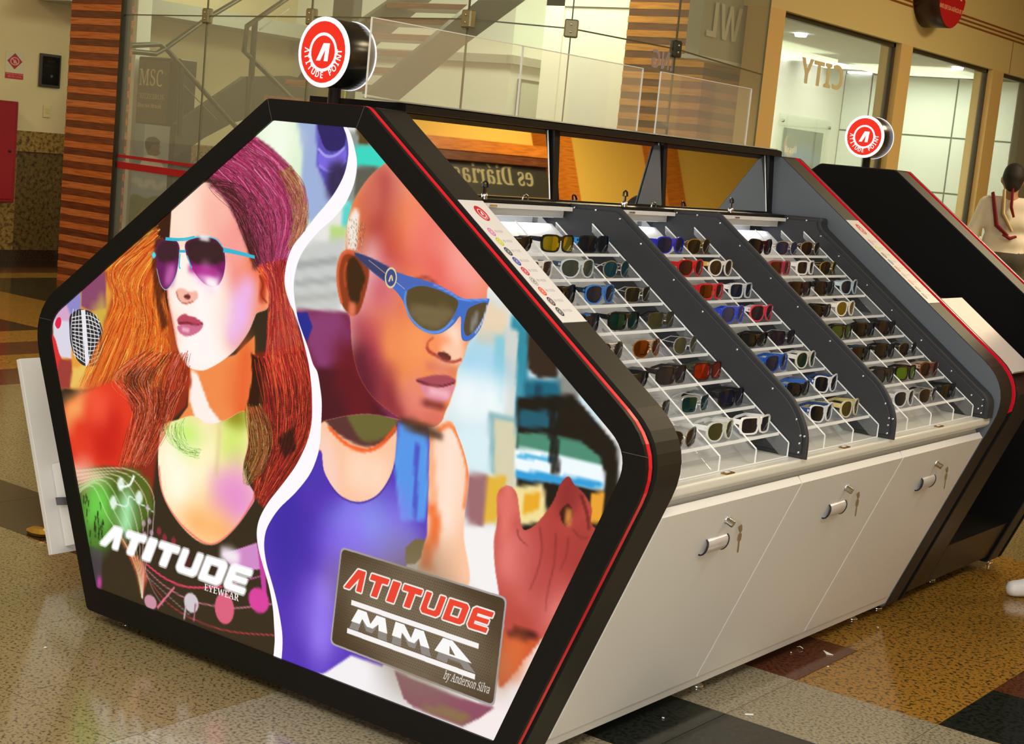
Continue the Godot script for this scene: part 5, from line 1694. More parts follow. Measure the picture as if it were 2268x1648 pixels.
func build_glasses() -> void:
	# bay, shelf, column, shape, metal, frame, lens, temple, what it is
	var cells := [[-0.337, -0.515, -0.69], [-0.894, -1.069, -1.239], [-1.44, -1.616, -1.795, -1.967]]
	var list := [
		[0, 0, 0, "wrap", 0, "141414", "1c1a1a", "141414", "black wraparound sunglasses with dark lenses"],
		[0, 0, 1, "square", 0, "121212", "b0a01a", "18202c", "black square sunglasses with yellow mirrored lenses"],
		[0, 0, 2, "flat", 0, "15181c", "15161c", "2f8fe0", "flat-top black sunglasses with bright blue temples"],
		[0, 1, 0, "square", 0, "ece9e4", "3a2c22", "ece9e4", "white square sunglasses with brown lenses"],
		[0, 1, 1, "aviator", 0, "c4ccd2", "3c4038", "34465e", "clear grey aviator sunglasses with navy temples"],
		[0, 1, 2, "round", 1, "d8cdb8", "123640", "e4e6ea", "thin silver metal sunglasses with teal lenses"],
		[0, 2, 0, "butterfly", 0, "141414", "1a1818", "141414", "black butterfly sunglasses with dark lenses"],
		[0, 2, 1, "aviator", 0, "3a78c8", "23252f", "1c2430", "blue aviator sunglasses with smoke lenses"],
		[0, 2, 2, "square", 1, "cdc8b4", "241f14", "dcdcd4", "pale gold square sunglasses with brown lenses"],
		[0, 3, 0, "square", 0, "141a26", "20222a", "2f6fc0", "black square sunglasses with blue insides"],
		[0, 3, 1, "square", 0, "101010", "134640", "141414", "black square sunglasses with green mirrored lenses"],
		[0, 3, 2, "square", 1, "77715c", "3c3a22", "1e1e1e", "dark gold metal sunglasses with olive lenses"],
		[0, 4, 0, "aviator", 1, "d8d4cc", "2a2420", "e0dcd4", "thin silver aviator sunglasses with grey brown lenses"],
		[0, 4, 1, "aviator", 1, "d8b070", "7a3d10", "e0d8c8", "gold aviator sunglasses with amber lenses"],
		[0, 4, 2, "round", 1, "d6d8dc", "47442e", "e6e8ec", "silver metal round sunglasses with olive lenses"],
		[0, 5, 0, "wrap", 0, "171717", "1c1c1e", "171717", "black wraparound sunglasses with smoke lenses"],
		[0, 5, 1, "flat", 0, "231f1f", "2c2626", "2a2424", "dark brown flat-top sunglasses with shaded lenses"],
		[0, 5, 2, "square", 0, "3c1c14", "c03a14", "3a4030", "brown sunglasses with bright orange red lenses"],
		[0, 6, 0, "square", 1, "dcdcdc", "1e1c1e", "e6e6e6", "silver metal square sunglasses with black lenses"],
		[0, 6, 1, "square", 1, "e2e4e6", "16484c", "e8f0fa", "silver square sunglasses with teal mirrored lenses"],
		[0, 6, 2, "square", 0, "121214", "17152c", "121214", "black square sunglasses with deep violet lenses"],
		[0, 7, 0, "butterfly", 1, "c8c4c0", "1e1a18", "c8c4c0", "small silver rimmed sunglasses with black lenses"],
		[0, 7, 1, "aviator", 0, "cfd2c8", "3b3c20", "dfe2e0", "clear aviator sunglasses with olive green lenses"],
		[0, 7, 2, "flat", 0, "f0efec", "241c1e", "f2f1ee", "white flat-top sunglasses with dark lenses"],
		[1, 0, 1, "aviator", 0, "2a30c0", "20203a", "2a30c0", "cobalt blue aviator sunglasses with dark lenses"],
		[1, 0, 2, "aviator", 1, "d8b458", "2a1e10", "d8b458", "gold aviator sunglasses with dark brown lenses"],
		[1, 1, 1, "aviator", 0, "d01c28", "3a1a14", "d01c28", "red aviator sunglasses with brown lenses"],
		[1, 1, 2, "round", 0, "efe9de", "3c2c1c", "d8b45c", "cream rimmed round sunglasses with gold temples"],
		[1, 2, 1, "square", 0, "d02430", "6b3412", "d02430", "red square sunglasses with amber lenses"],
		[1, 2, 2, "square", 0, "cfd2d4", "1a1f34", "e8ecf0", "clear square sunglasses with navy lenses"],
		[1, 3, 1, "aviator", 0, "3a50d8", "3a3c58", "2a48d8", "white and blue aviator sunglasses with grey lenses"],
		[1, 3, 2, "aviator", 0, "d84050", "2a2026", "e8e4e4", "red rimmed sunglasses with white temples"],
		[1, 4, 1, "wrap", 0, "121212", "1a1c1a", "121212", "black wraparound sunglasses with green black lenses"],
		[1, 4, 2, "square", 1, "3a3a40", "261c26", "cfd4d8", "black metal sunglasses with plum lenses"],
		[1, 5, 1, "aviator", 0, "2050b0", "22243a", "2460c8", "blue aviator sunglasses with slate lenses"],
		[1, 5, 2, "round", 0, "d4d2c4", "1e2a1e", "e0dfd4", "clear round sunglasses with dark green lenses"],
		[1, 6, 1, "wrap", 0, "101012", "15161c", "3a6cc0", "black wraparound sunglasses with blue hinge"],
		[1, 6, 2, "butterfly", 0, "e4e6ea", "14161a", "2c4a80", "white browed sunglasses with navy temples"],
		[1, 7, 1, "butterfly", 0, "dfe3ea", "101216", "2c4a86", "white rimmed sunglasses with navy blue temples"],
		[1, 7, 2, "round", 0, "cfc6a4", "43391a", "c8b878", "pale gold rimmed round sunglasses with olive lenses"],
		[2, 0, 1, "butterfly", 0, "121212", "161414", "121212", "black butterfly sunglasses with black lenses"],
		[2, 0, 2, "aviator", 1, "d6d9de", "232a40", "dfe3e8", "silver aviator sunglasses with slate blue lenses"],
		[2, 0, 3, "aviator", 1, "c8b890", "1c1410", "dcd2b8", "pale gold aviator sunglasses with brown black lenses"],
		[2, 1, 1, "flat", 0, "a83c48", "4a2014", "b85060", "rose red flat-top sunglasses with brown lenses"],
		[2, 1, 2, "square", 0, "f0efee", "241c1a", "f0efee", "white square sunglasses with black lenses"],
		[2, 1, 3, "aviator", 1, "d8b860", "1e1812", "d8b860", "gold metal aviator sunglasses with shaded lenses"],
		[2, 2, 1, "flat", 0, "1a1412", "2a1a14", "3a2c26", "dark brown flat-top sunglasses"],
		[2, 2, 2, "square", 0, "161616", "1a1818", "161616", "plain black square sunglasses"],
		[2, 2, 3, "aviator", 0, "b8c8d4", "20222c", "c8d8e0", "clear blue aviator sunglasses with dark lenses"],
		[2, 3, 1, "wrap", 0, "101010", "141214", "101010", "black wraparound sunglasses"],
		[2, 3, 2, "round", 0, "f0ece0", "6b5812", "f0ece0", "white round sunglasses with golden lenses"],
		[2, 4, 1, "square", 0, "131413", "3f5020", "131413", "black square sunglasses with leaf green lenses"],
		[2, 4, 2, "flat", 0, "121212", "161616", "121212", "black flat-top sunglasses"],
		[2, 4, 3, "square", 0, "1e1816", "2a1e1c", "1e1816", "brown black square sunglasses"],
		[2, 5, 1, "flat", 0, "121214", "1a1618", "2a4450", "black flat-top sunglasses with petrol temples"],
		[2, 5, 2, "square", 0, "141414", "1c1a1a", "141414", "black square sunglasses"],
		[2, 5, 3, "round", 1, "8c8c8c", "1e1a1c", "a8a8a8", "grey metal round sunglasses"],
		[2, 6, 1, "aviator", 0, "202024", "2a2a30", "202024", "charcoal aviator sunglasses with shaded lenses"],
		[2, 6, 2, "square", 0, "101210", "4f6a1c", "101210", "black square sunglasses with lime green lenses"],
		[2, 6, 3, "round", 0, "6a3a28", "2c1a14", "b89a84", "tortoise brown round sunglasses"],
		[2, 7, 1, "aviator", 0, "cfd2d6", "22242a", "cfd2d6", "clear aviator sunglasses with smoke lenses"],
		[2, 7, 2, "aviator", 1, "d0d2d4", "241c1c", "d0d2d4", "silver aviator sunglasses with dark lenses"],
		[2, 7, 3, "square", 0, "17181a", "17181a", "17181a", "dim black square sunglasses"],
	]
	var shelf := ["top shelf", "second shelf", "third shelf", "fourth shelf", "fifth shelf", "sixth shelf", "seventh shelf", "bottom shelf"]
	var bay := ["near bay", "middle bay", "far bay"]
	var half := {"square": 0.0255, "aviator": 0.0268, "round": 0.0268, "wrap": 0.0225, "flat": 0.0255, "butterfly": 0.0268}
	for d in list:
		var f := Vector2(0.415, 1.182) + Vector2(0.0761, -0.0557) * float(d[1])
		var metal: bool = d[4] == 1
		var h: float = half[d[3]] - (0.003 if metal else 0.0)
		var z: float = cells[d[0]][d[2]] + rng.randf_range(-0.006, 0.006)
		var fm: Material = mat(col(d[5]), 0.2, 0.85) if metal else plastic(d[5])
		var tm: Material = mat(col(d[7]), 0.2, 0.85) if metal else plastic(d[7])
		var mirrored: bool = String(d[8]).contains("mirrored") or String(d[8]).contains("amber") or String(d[8]).contains("orange")
		sunglasses(Vector3(f.x - 0.014, f.y + h + 0.0004, z), d[3], metal, fm, lens_mat(d[6], 0.75 if mirrored else 0.0), tm, "%s on the %s of the %s" % [d[8], shelf[d[1]], bay[d[0]]], rng.randf_range(-0.07, 0.07), "sunglasses on the kiosk shelves")


# ---------- left of the hall: wall, signs, striped column ----------
func striped_column(called: String, x0: float, x1: float, z0: float, z1: float, top: float, light: Color, dark: Color, label: String, phase := 0.0) -> void:
	var o := root_of(called)
	tag(o, label, "column", "", "structure")
	var s := begin()
	box(s, Vector3((x0 + x1) / 2, top / 2, (z0 + z1) / 2), Vector3(x1 - x0 - 0.012, top, absf(z0 - z1) - 0.012))
	obj("core", s, mat(dark.darkened(0.4), 0.6), o)
	var h := 0.0555
	var n := int(top / h)
	var two := [wood(light, 5), wood(light.lightened(0.05), 6), wood(dark, 7), wood(dark.darkened(0.1), 8)]
	for i in n:
		var odd := i % 2 == 1
		s = begin()
		var g := 0.005 if odd else 0.0
		box(s, Vector3((x0 + x1) / 2, (i + 0.5) * h + phase, (z0 + z1) / 2), Vector3(x1 - x0 - g, h - 0.002, absf(z0 - z1) - g))
		obj("slat", s, two[(2 if odd else 0) + (i / 2) % 2], o)

func wood(c: Color, sd: int) -> StandardMaterial3D:
	var key := ["wood", c]
	if M.has(key): return M[key]
	var m := StandardMaterial3D.new()
	m.albedo_texture = noise_tex(0.02, [[0.0, c.darkened(0.25).to_html(false)], [0.5, c.to_html(false)], [1.0, c.lightened(0.12).to_html(false)]], FastNoiseLite.TYPE_SIMPLEX_SMOOTH, 256, 3, sd)
	m.uv1_triplanar = true
	m.uv1_scale = Vector3(0.7, 12.0, 0.7)
	m.roughness = 0.35
	M[key] = m
	return m

func build_left_background() -> void:
	# granite dado on the left wall
	slab("wall_left_dado", Vector3(-9.44, 0, -9.0), Vector3(-9.415, 1.18, 9.0), M.granite_dark)
	slab("trim_1", Vector3(-9.44, 1.0, -9.0), Vector3(-9.395, 1.185, 9.0), M.granite)
	slab("trim_2", Vector3(-9.44, 0.0, -5.78), Vector3(-9.4, 1.0, -5.6), M.granite)
	slab("baseboard_left", Vector3(-9.44, 0, -9.0), Vector3(-9.39, 0.1, 9.0), M.brown)
	striped_column("column_1", -8.055, -7.4, -5.28, -5.4, 4.18, col("c0662c"), col("76381a"), "orange and brown striped wooden column beside the glass shop front")
	# signs on the wall
	var im := canvas(96, 160, col("cfc8ac"))
	fill_poly(im, poly([48, 8, 88, 56, 48, 104, 8, 56]), col("a81c30"))
	for r in [[24.0, "e0b0a8"], [19.0, "a81c30"]]: blob(im, Vector2(48, 56), Vector2(r[0], r[0]), col(r[1]), 0.0)
	stroke(im, poly([35, 43, 61, 69]), 5, 5, col("e0b0a8"))
	fill_poly(im, poly([40, 60, 50, 44, 58, 60, 52, 70, 44, 70]), col("d89a90"))
	fill_poly(im, poly([0, 126, 96, 126, 96, 160, 0, 160]), col("b0182c"))
	line(im, "PROIBIDO FUMAR", 6, 141, 9, col("e8b4b0"))
	line(im, "NESTE LOCAL", 14, 155, 9, col("e8b4b0"))
	tag(sheet("no_smoking_sign", textured(im, 0.5), Transform3D(Basis(Vector3(0, 0, -1), Vector3.UP, Vector3.RIGHT), Vector3(-9.44, 1.64, -5.64)), 0.19, 0.24, null, 0.004), "small no smoking sign with a red diamond on the cream wall", "sign")
	var fr := root_of("wall_frame")
	tag(fr, "small black framed notice on the cream wall beside the column", "frame")
	var s := begin()
	box(s, Vector3(-9.428, 1.747, -6.106), Vector3(0.024, 0.3, 0.225), Basis.IDENTITY, 0.004)
	obj("frame", s, mat(col("3c3c3a"), 0.3), fr)
	im = canvas(64, 96, col("0e0f10"))
	line(im, "AVISO", 18, 22, 7, col("4a3c34"))
	line(im, "USO EXCLUSIVO", 8, 36, 5, col("3c342e"))
	spot(im, [36, 66], 4, 5, "6a6a66", 1)
	sheet("notice", textured(im, 0.15), Transform3D(Basis(Vector3(0, 0, -1), Vector3.UP, Vector3.RIGHT), Vector3(-9.4155, 1.62, -6.015)), 0.185, 0.255, fr, 0.001)
	s = begin()
	box(s, Vector3(-9.434, 1.38, -6.1), Vector3(0.012, 0.115, 0.075), Basis.IDENTITY, 0.003)
	var so := obj("wall_socket", s, mat(col("d8cb98"), 0.4))
	tag(so, "cream wall socket plate above the granite dado", "socket")
	s = begin()
	box(s, Vector3(-9.4275, 1.38, -6.1), Vector3(0.003, 0.05, 0.045), Basis.IDENTITY, 0.001)
	obj("socket", s, mat(col("cdbf88"), 0.4), so)
	var hy := root_of("hose_cabinet")
	tag(hy, "dark red hose cabinet on the wall at the far left", "cabinet")
	s = begin()
	box(s, Vector3(-9.34, 0.99, -5.3), Vector3(0.16, 0.9, 0.75), Basis.IDENTITY, 0.006)
	obj("body", s, mat(col("8c0e22"), 0.35), hy)
	s = begin()
	box(s, Vector3(-9.258, 0.99, -5.3), Vector3(0.01, 0.84, 0.69), Basis.IDENTITY, 0.003)
	var dr := obj("door", s, mat(col("940f24"), 0.35), hy)
	s = begin()
	lathe(s, [Vector2(0.012, 0), Vector2(0.012, 0.01), Vector2(0, 0.012)], Transform3D(Basis(Vector3.UP, Vector3.RIGHT, Vector3.FORWARD), Vector3(-9.253, 1.0, -5.6)), 12)
	obj("lock", s, mat(col("2a1014"), 0.4), dr)

# ---------- the glass corner shop ----------
func build_glass_shop() -> void:
	var line_ := [Vector2(-7.38, -5.29), Vector2(-6.255, -5.15), Vector2(-4.97, -4.945), Vector2(-3.435, -4.75), Vector2(-2.905, -5.1), Vector2(-2.82, -6.19), Vector2(-3.2, -8.12)]
	var w := root_of("window_1")
	w.set_meta("kind", "structure")
	w.set_meta("label", "curved frameless glass front of the travel shop")
	var gm := pane(col("dfe8dc"), 0.1)
	var em := mat(col("5a5a42"), 0.3)
	var fm := mat(col("8f8a6c"), 0.35, 0.5)
	for i in line_.size() - 1:
		var a: Vector2 = line_[i]
		var b: Vector2 = line_[i + 1]
		var d := (b - a).normalized()
		var bs := Basis(Vector3(d.x, 0, d.y), Vector3.UP, Vector3(d.x, 0, d.y).cross(Vector3.UP))
		var mid := (a + b) / 2.0
		var len := (b - a).length() - 0.006
		for h in [[0.01, 2.197], [2.203, 3.5]]:
			var s := begin()
			box(s, Vector3(mid.x, (h[0] + h[1]) / 2, mid.y), Vector3(len, h[1] - h[0], 0.01), bs)
			var p := obj("glass_pane", s, gm, w)
			s = begin()
			box(s, Vector3(b.x, (h[0] + h[1]) / 2, b.y), Vector3(0.008, h[1] - h[0], 0.012), bs)
			obj("glass_edge", s, em, p)
			if h[0] < 1.0:
				s = begin()
				box(s, Vector3(mid.x, 2.2, mid.y), Vector3(len, 0.008, 0.012), bs)
				obj("glass_joint", s, em, p)
		if i < line_.size() - 2:
			var s := begin()
			box(s, Vector3(b.x, 2.2, b.y), Vector3(0.085, 0.11, 0.05), bs, 0.008)
			var f := obj("patch_fitting", s, fm if i < 4 else mat(col("3c4038"), 0.35, 0.5), w)
			s = begin()
			for y in [2.178, 2.223]: lathe(s, [Vector2(0.008, 0), Vector2(0.007, 0.004), Vector2(0, 0.005)], Transform3D(bs * Basis(Vector3.RIGHT, Vector3.BACK, Vector3.DOWN), Vector3(b.x, y, b.y) + bs.z * 0.025 * signf((bs.z).dot(Vector3(2.67, 0, 2.7) - Vector3(b.x, 0, b.y)))), 8)
			obj("fitting_screws", s, M.chrome, f)
	var bs2 := Basis(Vector3(0.99, 0, 0.137), Vector3.UP, Vector3(-0.137, 0, 0.99))
	for y in [[1.08, 0.024], [1.008, 0.053]]:
		var s := begin()
		box(s, Vector3(-6.17, y[0] + 0.01, -5.13) + bs2.z * 0.012, Vector3(2.44, y[1], 0.003), bs2)
		obj("red_band", s, mat(col("b01420"), 0.4), w)
	var s := begin()
	box(s, Vector3(-7.376, 1.75, -5.3), Vector3(0.034, 3.5, 0.08))
	obj("dark_jamb", s, mat(col("34342c"), 0.35, 0.4), w)
	# room behind the glass
	slab("wall_shop_back", Vector3(-9.44, 0, -9.4), Vector3(-6.5, 3.6, -9.2), M.shop_white)
	slab("wall_shop_side", Vector3(-6.7, 0, -15.5), Vector3(-6.5, 3.6, -9.4), M.shop_white)
	slab("wall_shop_end", Vector3(-6.5, 0, -12.2), Vector3(-5.7, 3.6, -12.0), M.shop_white)
	slab("ceiling_shop", Vector3(-9.44, 3.55, -12.2), Vector3(-3.22, 3.7, -5.7), M.shop_white)
	slab("trim_3", Vector3(-9.4, 2.25, -9.2), Vector3(-6.46, 2.33, -9.12), mat(col("9a9c90"), 0.6))
	slab("trim_4", Vector3(-6.5, 2.25, -12.0), Vector3(-6.42, 2.33, -9.12), mat(col("9a9c90"), 0.6))
	slab("trim_5", Vector3(-9.4, 2.36, -9.2), Vector3(-8.9, 2.5, -5.9), mat(col("b4b6a8"), 0.7))
	slab("door_1", Vector3(-6.5, 0, -10.15), Vector3(-6.475, 2.1, -9.35), mat(col("c9cfc0"), 0.5))
	for y in [-9.34, -10.16]: slab("door_trim_1", Vector3(-6.5, 0, y - 0.012), Vector3(-6.468, 2.12, y + 0.012), mat(col("3a3c32"), 0.5))
	slab("door_trim_2", Vector3(-6.5, 2.1, -10.17), Vector3(-6.468, 2.124, -9.33), mat(col("3a3c32"), 0.5))
	shop_light(Vector3(-5.2, 3.5, -7.6), Vector2(2.0, 1.2), 9.0, Color(0.98, 1.0, 0.86))
	shop_light(Vector3(-8.2, 3.5, -7.6), Vector2(1.0, 1.0), 2.2, Color(0.98, 1.0, 0.86))
	shop_light(Vector3(-5.2, 3.5, -10.4), Vector2(0.8, 1.2), 5.0, Color(0.98, 1.0, 0.86))
	# second striped column and the grey bulkhead
	striped_column("column_2", -4.42, -3.66, -8.0, -8.6, 3.5, col("c87e1e"), col("6a3610"), "yellow and brown striped wooden column inside the glass shop")
	s = begin()
	box(s, Vector3(-3.5, 2.9, -8.1), Vector3(0.12, 1.25, 1.15))
	tag(obj("bulkhead", s, mat(col("a9aa98"), 0.6)), "grey hanging bulkhead panel between striped column and cream post", "panel", "", "structure")
	s = begin()
	box(s, Vector3(-3.5, 2.265, -8.1), Vector3(0.14, 0.03, 1.2))
	tag(obj("bulkhead_trim", s, M.white), "white lower edge of the grey bulkhead", "trim", "", "structure")
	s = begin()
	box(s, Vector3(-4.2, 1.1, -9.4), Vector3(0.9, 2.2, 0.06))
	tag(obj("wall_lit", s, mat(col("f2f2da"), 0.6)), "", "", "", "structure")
	stairs()
	# things seen through the glass at the left
	var py := root_of("cruise_display")
	tag(py, "dark brown cruise display board with pale lettering behind the glass", "sign")
	s = begin()
	box(s, Vector3(-8.53, 0.98, -6.72), Vector3(0.58, 1.96, 0.2), Basis.IDENTITY, 0.01)
	obj("body", s, mat(col("2a241c"), 0.4), py)
	var im := canvas(288, 320, col("5c4a26"))
	for i in 12: stroke(im, poly([i * 24 + 10, 0, i * 24 + 14, 320]), 18, 18, Color(0.30, 0.23, 0.11, 0.25 + 0.3 * (i % 3)), 8)
	line(im, "MSC", 4, 160, 84, col("d8cda0"), 0.0, "Droid Serif", false, 0.92)
	line(im, "CRUZEIROS", -10, 208, 26, col("c4b88c"), 0.0, "Droid Serif", false, 1.3)
	line(im, "line no Brasil", 2, 252, 22, col("bfb388"), 0.0, "Droid Serif", true, 1.1)
	sheet("print", textured(im, 0.3), Transform3D(Basis.IDENTITY, Vector3(-8.8, 1.37, -6.62)), 0.42, 0.56, py, 0.002)
	im = canvas(200, 280, col("a9bcc4"))
	fill_poly(im, poly([0, 0, 60, 0, 60, 280, 0, 280]), col("7f98a4"))
	cp(im, [70, 110, 100, 86, 134, 96, 150, 130, 146, 158, 154, 172, 140, 190, 110, 200, 84, 186, 72, 150], "6c4a36", 2)
	cp(im, [66, 120, 80, 86, 118, 76, 148, 100, 140, 120, 112, 122, 96, 150, 78, 160], "20180f", 2)
	cp(im, [70, 206, 120, 196, 150, 220, 180, 280, 50, 280], "e4e6e4", 3)
	sheet("portrait_print", textured(im, 0.3), Transform3D(Basis.IDENTITY, Vector3(-8.82, 0.95, -6.618)), 0.5, 0.4, py, 0.002)
	im = canvas(200, 220, col("9fb4bc"))
	for i in 5: spot(im, [30.0 + i * 40, 40.0 + 14 * (i % 2)], 34, 12, "dfe6e4", 8, 0.7)
	cp(im, [0, 110, 40, 96, 90, 104, 140, 90, 200, 100, 200, 220, 0, 220], "6f7a34", 3)
	cp(im, [60, 150, 110, 140, 200, 160, 200, 220, 40, 220], "8d8430", 5)
	sheet("landscape_print", textured(im, 0.3), Transform3D(Basis.IDENTITY, Vector3(-8.82, 0.4, -6.618)), 0.5, 0.52, py, 0.002)
	s = begin()
	box(s, Vector3(-8.95, 1.3, -6.7), Vector3(0.16, 2.6, 0.16))
	tag(obj("white_post", s, M.shop_white), "white post at the left end of the glass shop", "post", "", "structure")
	s = begin()
	box(s, Vector3(-7.18, 1.75, -7.6), Vector3(0.26, 1.9, 0.12), Basis.IDENTITY, 0.01)
	var bt := obj("dark_stand", s, mat(col("20221f"), 0.4))
	tag(bt, "tall dark display stand behind the large round sign", "stand")
	s = begin()
	box(s, Vector3(-7.2, 1.72, -7.5), Vector3(0.34, 0.26, 0.02), Basis.IDENTITY, 0.003)
	tag(obj("yellow_board", s, mat(col("8f8c1c"), 0.5)), "yellow green board beside the dark stand behind the glass", "board")
	# travel poster
	im = canvas(256, 320, col("d8b41e"))
	fill_poly(im, poly([180, 0, 256, 0, 256, 320, 150, 320]), col("d88a1e"))
	fill_poly(im, poly([0, 130, 176, 146, 176, 320, 0, 320]), col("2c8a2a"))
	fill_poly(im, poly([96, 150, 176, 150, 176, 320, 110, 320]), col("6aa81e"))
	line(im, "Disney", 6, 96, 66, col("c83c1e"), 0.08, "Droid Serif", true, 0.8)
	for i in 6: line(im, "viagens e ingressos", 12 + 10.0 * (i % 2), 168 + i * 24.0, 8, Color(0.9, 0.98, 0.85, 0.85), 0.06)
	blob(im, Vector2(206, 46), Vector2(38, 18), col("e8e4dc"), 0.0, 0.3)
	blob(im, Vector2(210, 48), Vector2(24, 9), col("c86a2c"), 0.0, 0.3)
	paint(im, rounded(poly([170, 96, 236, 104, 230, 250, 160, 240]), [10, 10, 10, 10], 3), col("4a72b4"))
	fill_poly(im, poly([176, 106, 228, 112, 222, 240, 168, 232]), col("8a949c"))
	cp(im, [190, 150, 212, 120, 220, 170, 208, 220, 190, 210], "d4d4d0", 4)
	cp(im, [172, 180, 190, 190, 186, 228, 170, 228], "5a4a30", 4)
	spot(im, [212, 214], 10, 14, "b8502c", 4)
	for i in 5: spot(im, [180.0 + i * 14, 296.0 + 6 * (i % 2)], 8, 10, ["8a5a2a", "c85a3a", "6a7a2a"][i % 3], 3)
	var tp := root_of("travel_poster")
	tag(tp, "yellow and green travel poster on the white wall above the top rail", "poster")
	s = begin()
	box(s, Vector3(-6.488, 1.79, -10.82), Vector3(0.02, 0.86, 1.12), Basis.IDENTITY, 0.003)
	obj("frame", s, mat(col("c4c6bc"), 0.4), tp)
	sheet("print", textured(im, 0.3), Transform3D(Basis(Vector3(0, 0, -1), Vector3.UP, Vector3.RIGHT), Vector3(-6.478, 1.4, -10.3)), 1.04, 0.78, tp, 0.002)
	# reflections of signs read backwards on the glass: modelled as flat coloured letters
	reflected_words("WL", Vector3(-3.425, 2.34, -8.1), Basis(Vector3(0, 0, 1), Vector3.UP, Vector3.RIGHT), 0.26, col("d4d4c4"), "painted sign reflection, reversed grey letters WL on the bulkhead above the kiosk")
	reflected_words("ING", [Vector3(-2.825, 2.014, -6.214)][0], Basis(Vector3(0.0, 0, 1), Vector3.UP, Vector3.RIGHT), 0.115, col("a89cb0"), "painted sign reflection, faint reversed letters ING on the shop glass before the striped column")

func reflected_words(words: String, at: Vector3, b: Basis, cap: float, c: Color, label: String, bold := true, width := 1.0) -> void:  # draws a sign reflection as flat letters on a surface
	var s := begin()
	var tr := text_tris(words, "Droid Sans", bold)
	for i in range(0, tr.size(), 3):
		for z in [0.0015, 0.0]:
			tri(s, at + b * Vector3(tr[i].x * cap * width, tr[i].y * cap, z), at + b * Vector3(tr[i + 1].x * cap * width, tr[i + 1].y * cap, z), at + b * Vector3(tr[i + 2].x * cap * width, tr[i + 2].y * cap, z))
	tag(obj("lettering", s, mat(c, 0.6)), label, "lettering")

func shop_light(at: Vector3, size: Vector2, e: float, c: Color) -> void:
	var place := "behind the curved glass front" if at.y > 3.0 else "inside the cream fronted shop"
	var s := begin()
	box(s, at + Vector3(0, 0.03, 0), Vector3(size.x, 0.03, size.y))
	tag(obj("shop_light_panel", s, glow(c, 1.0)), "flat luminous panel on the ceiling " + place, "light", "light panels " + place)
	var l := AreaLight3D.new()
	l.name = "shop_lamp"
	l.area_size = size
	l.light_energy = e
	l.light_color = c
	l.shadow_enabled = true
	l.position = at
	l.rotation.x = -PI / 2
	add_child(l)

func stairs() -> void:
	var o := root_of("staircase")
	tag(o, "dark steel staircase with wooden treads behind the shop glass", "staircase")
	var olive := mat(col("3a3a2a"), 0.45, 0.3)
	var flight := [-5.586, 1.734, -6.76, 2.555, -7.364, 2.636, -6.655, 2.206, -5.942, 1.718]
	var s := begin()
	ext(s, poly(flight), zy(), -5.05, -5.0)
	obj("stringer", s, olive, o)
	s = begin()
	ext(s, poly([-6.823, 2.546, -7.322, 2.613, -7.156, 2.502, -6.704, 2.178, -6.254, 1.821, -5.832, 1.783, -6.007, 1.989, -6.432, 2.303]), zy(), -6.0, -5.95)
	obj("stringer", s, olive, o)
	var a := [-5.762, 1.726, -7.047, 2.594]
	for i in 9:
		var t := -0.1 + i * 0.165
		s = begin()
		box(s, Vector3(-5.5, lerpf(a[1], a[3], t), lerpf(a[0], a[2], t)), Vector3(0.9, 0.045, 0.3), Basis.IDENTITY, 0.004)
		obj("tread", s, wood(col("8a4c20"), 21), o)
	s = begin()
	ext(s, poly([-6.071, 1.38, -6.818, 1.85, -7.345, 1.908, -8.124, 1.89, -8.154, 1.637, -7.154, 1.559, -6.707, 1.438, -6.386, 1.283, -6.061, 1.086]), zy(), -7.66, -7.6)
	obj("stringer", s, olive, o)
	for r in [[Vector3(-7.5, 2.583, -6.74), Vector3(-7.5, 2.3, -6.264), Vector3(-7.5, 1.995, -5.824), Vector3(-7.5, 1.936, -5.72), Vector3(-7.5, 1.926, -5.452)], [Vector3(-7.5, 1.972, -5.448), Vector3(-7.5, 2.017, -5.751), Vector3(-7.5, 1.976, -5.845), Vector3(-7.5, 1.852, -6.015), Vector3(-7.5, 1.373, -6.696)], [Vector3(-6.8, 2.574, -6.594), Vector3(-6.8, 2.219, -6.053), Vector3(-6.8, 2.016, -6.042), Vector3(-6.8, 1.962, -6.142), Vector3(-6.8, 1.674, -6.636)]]:
		s = begin()
		tube(s, r, 0.022, 8)
		obj("handrail", s, mat(col("4a4a3a"), 0.35, 0.5), o)
	for r in [[Vector3(-6.8, 2.276, -6.137), Vector3(-6.8, 1.786, -6.139)], [Vector3(-7.5, 1.851, -6), Vector3(-7.5, 1.289, -6.028)], [Vector3(-6.8, 1.821, -6.116), Vector3(-6.8, 1.492, -6.127)]]:
		s = begin()
		tube(s, r, 0.025, 8)
		obj("post", s, mat(col("33332a"), 0.35, 0.5), o)
	for r in [[Vector3(-7.5, 1.738, -5.99), Vector3(-7.5, 1.451, -6.426)], [Vector3(-6.8, 2.414, -6.506), Vector3(-6.8, 2.207, -6.193)]]:
		s = begin()
		tube(s, r, 0.005, 5)
		obj("cable", s, M.steel, o)

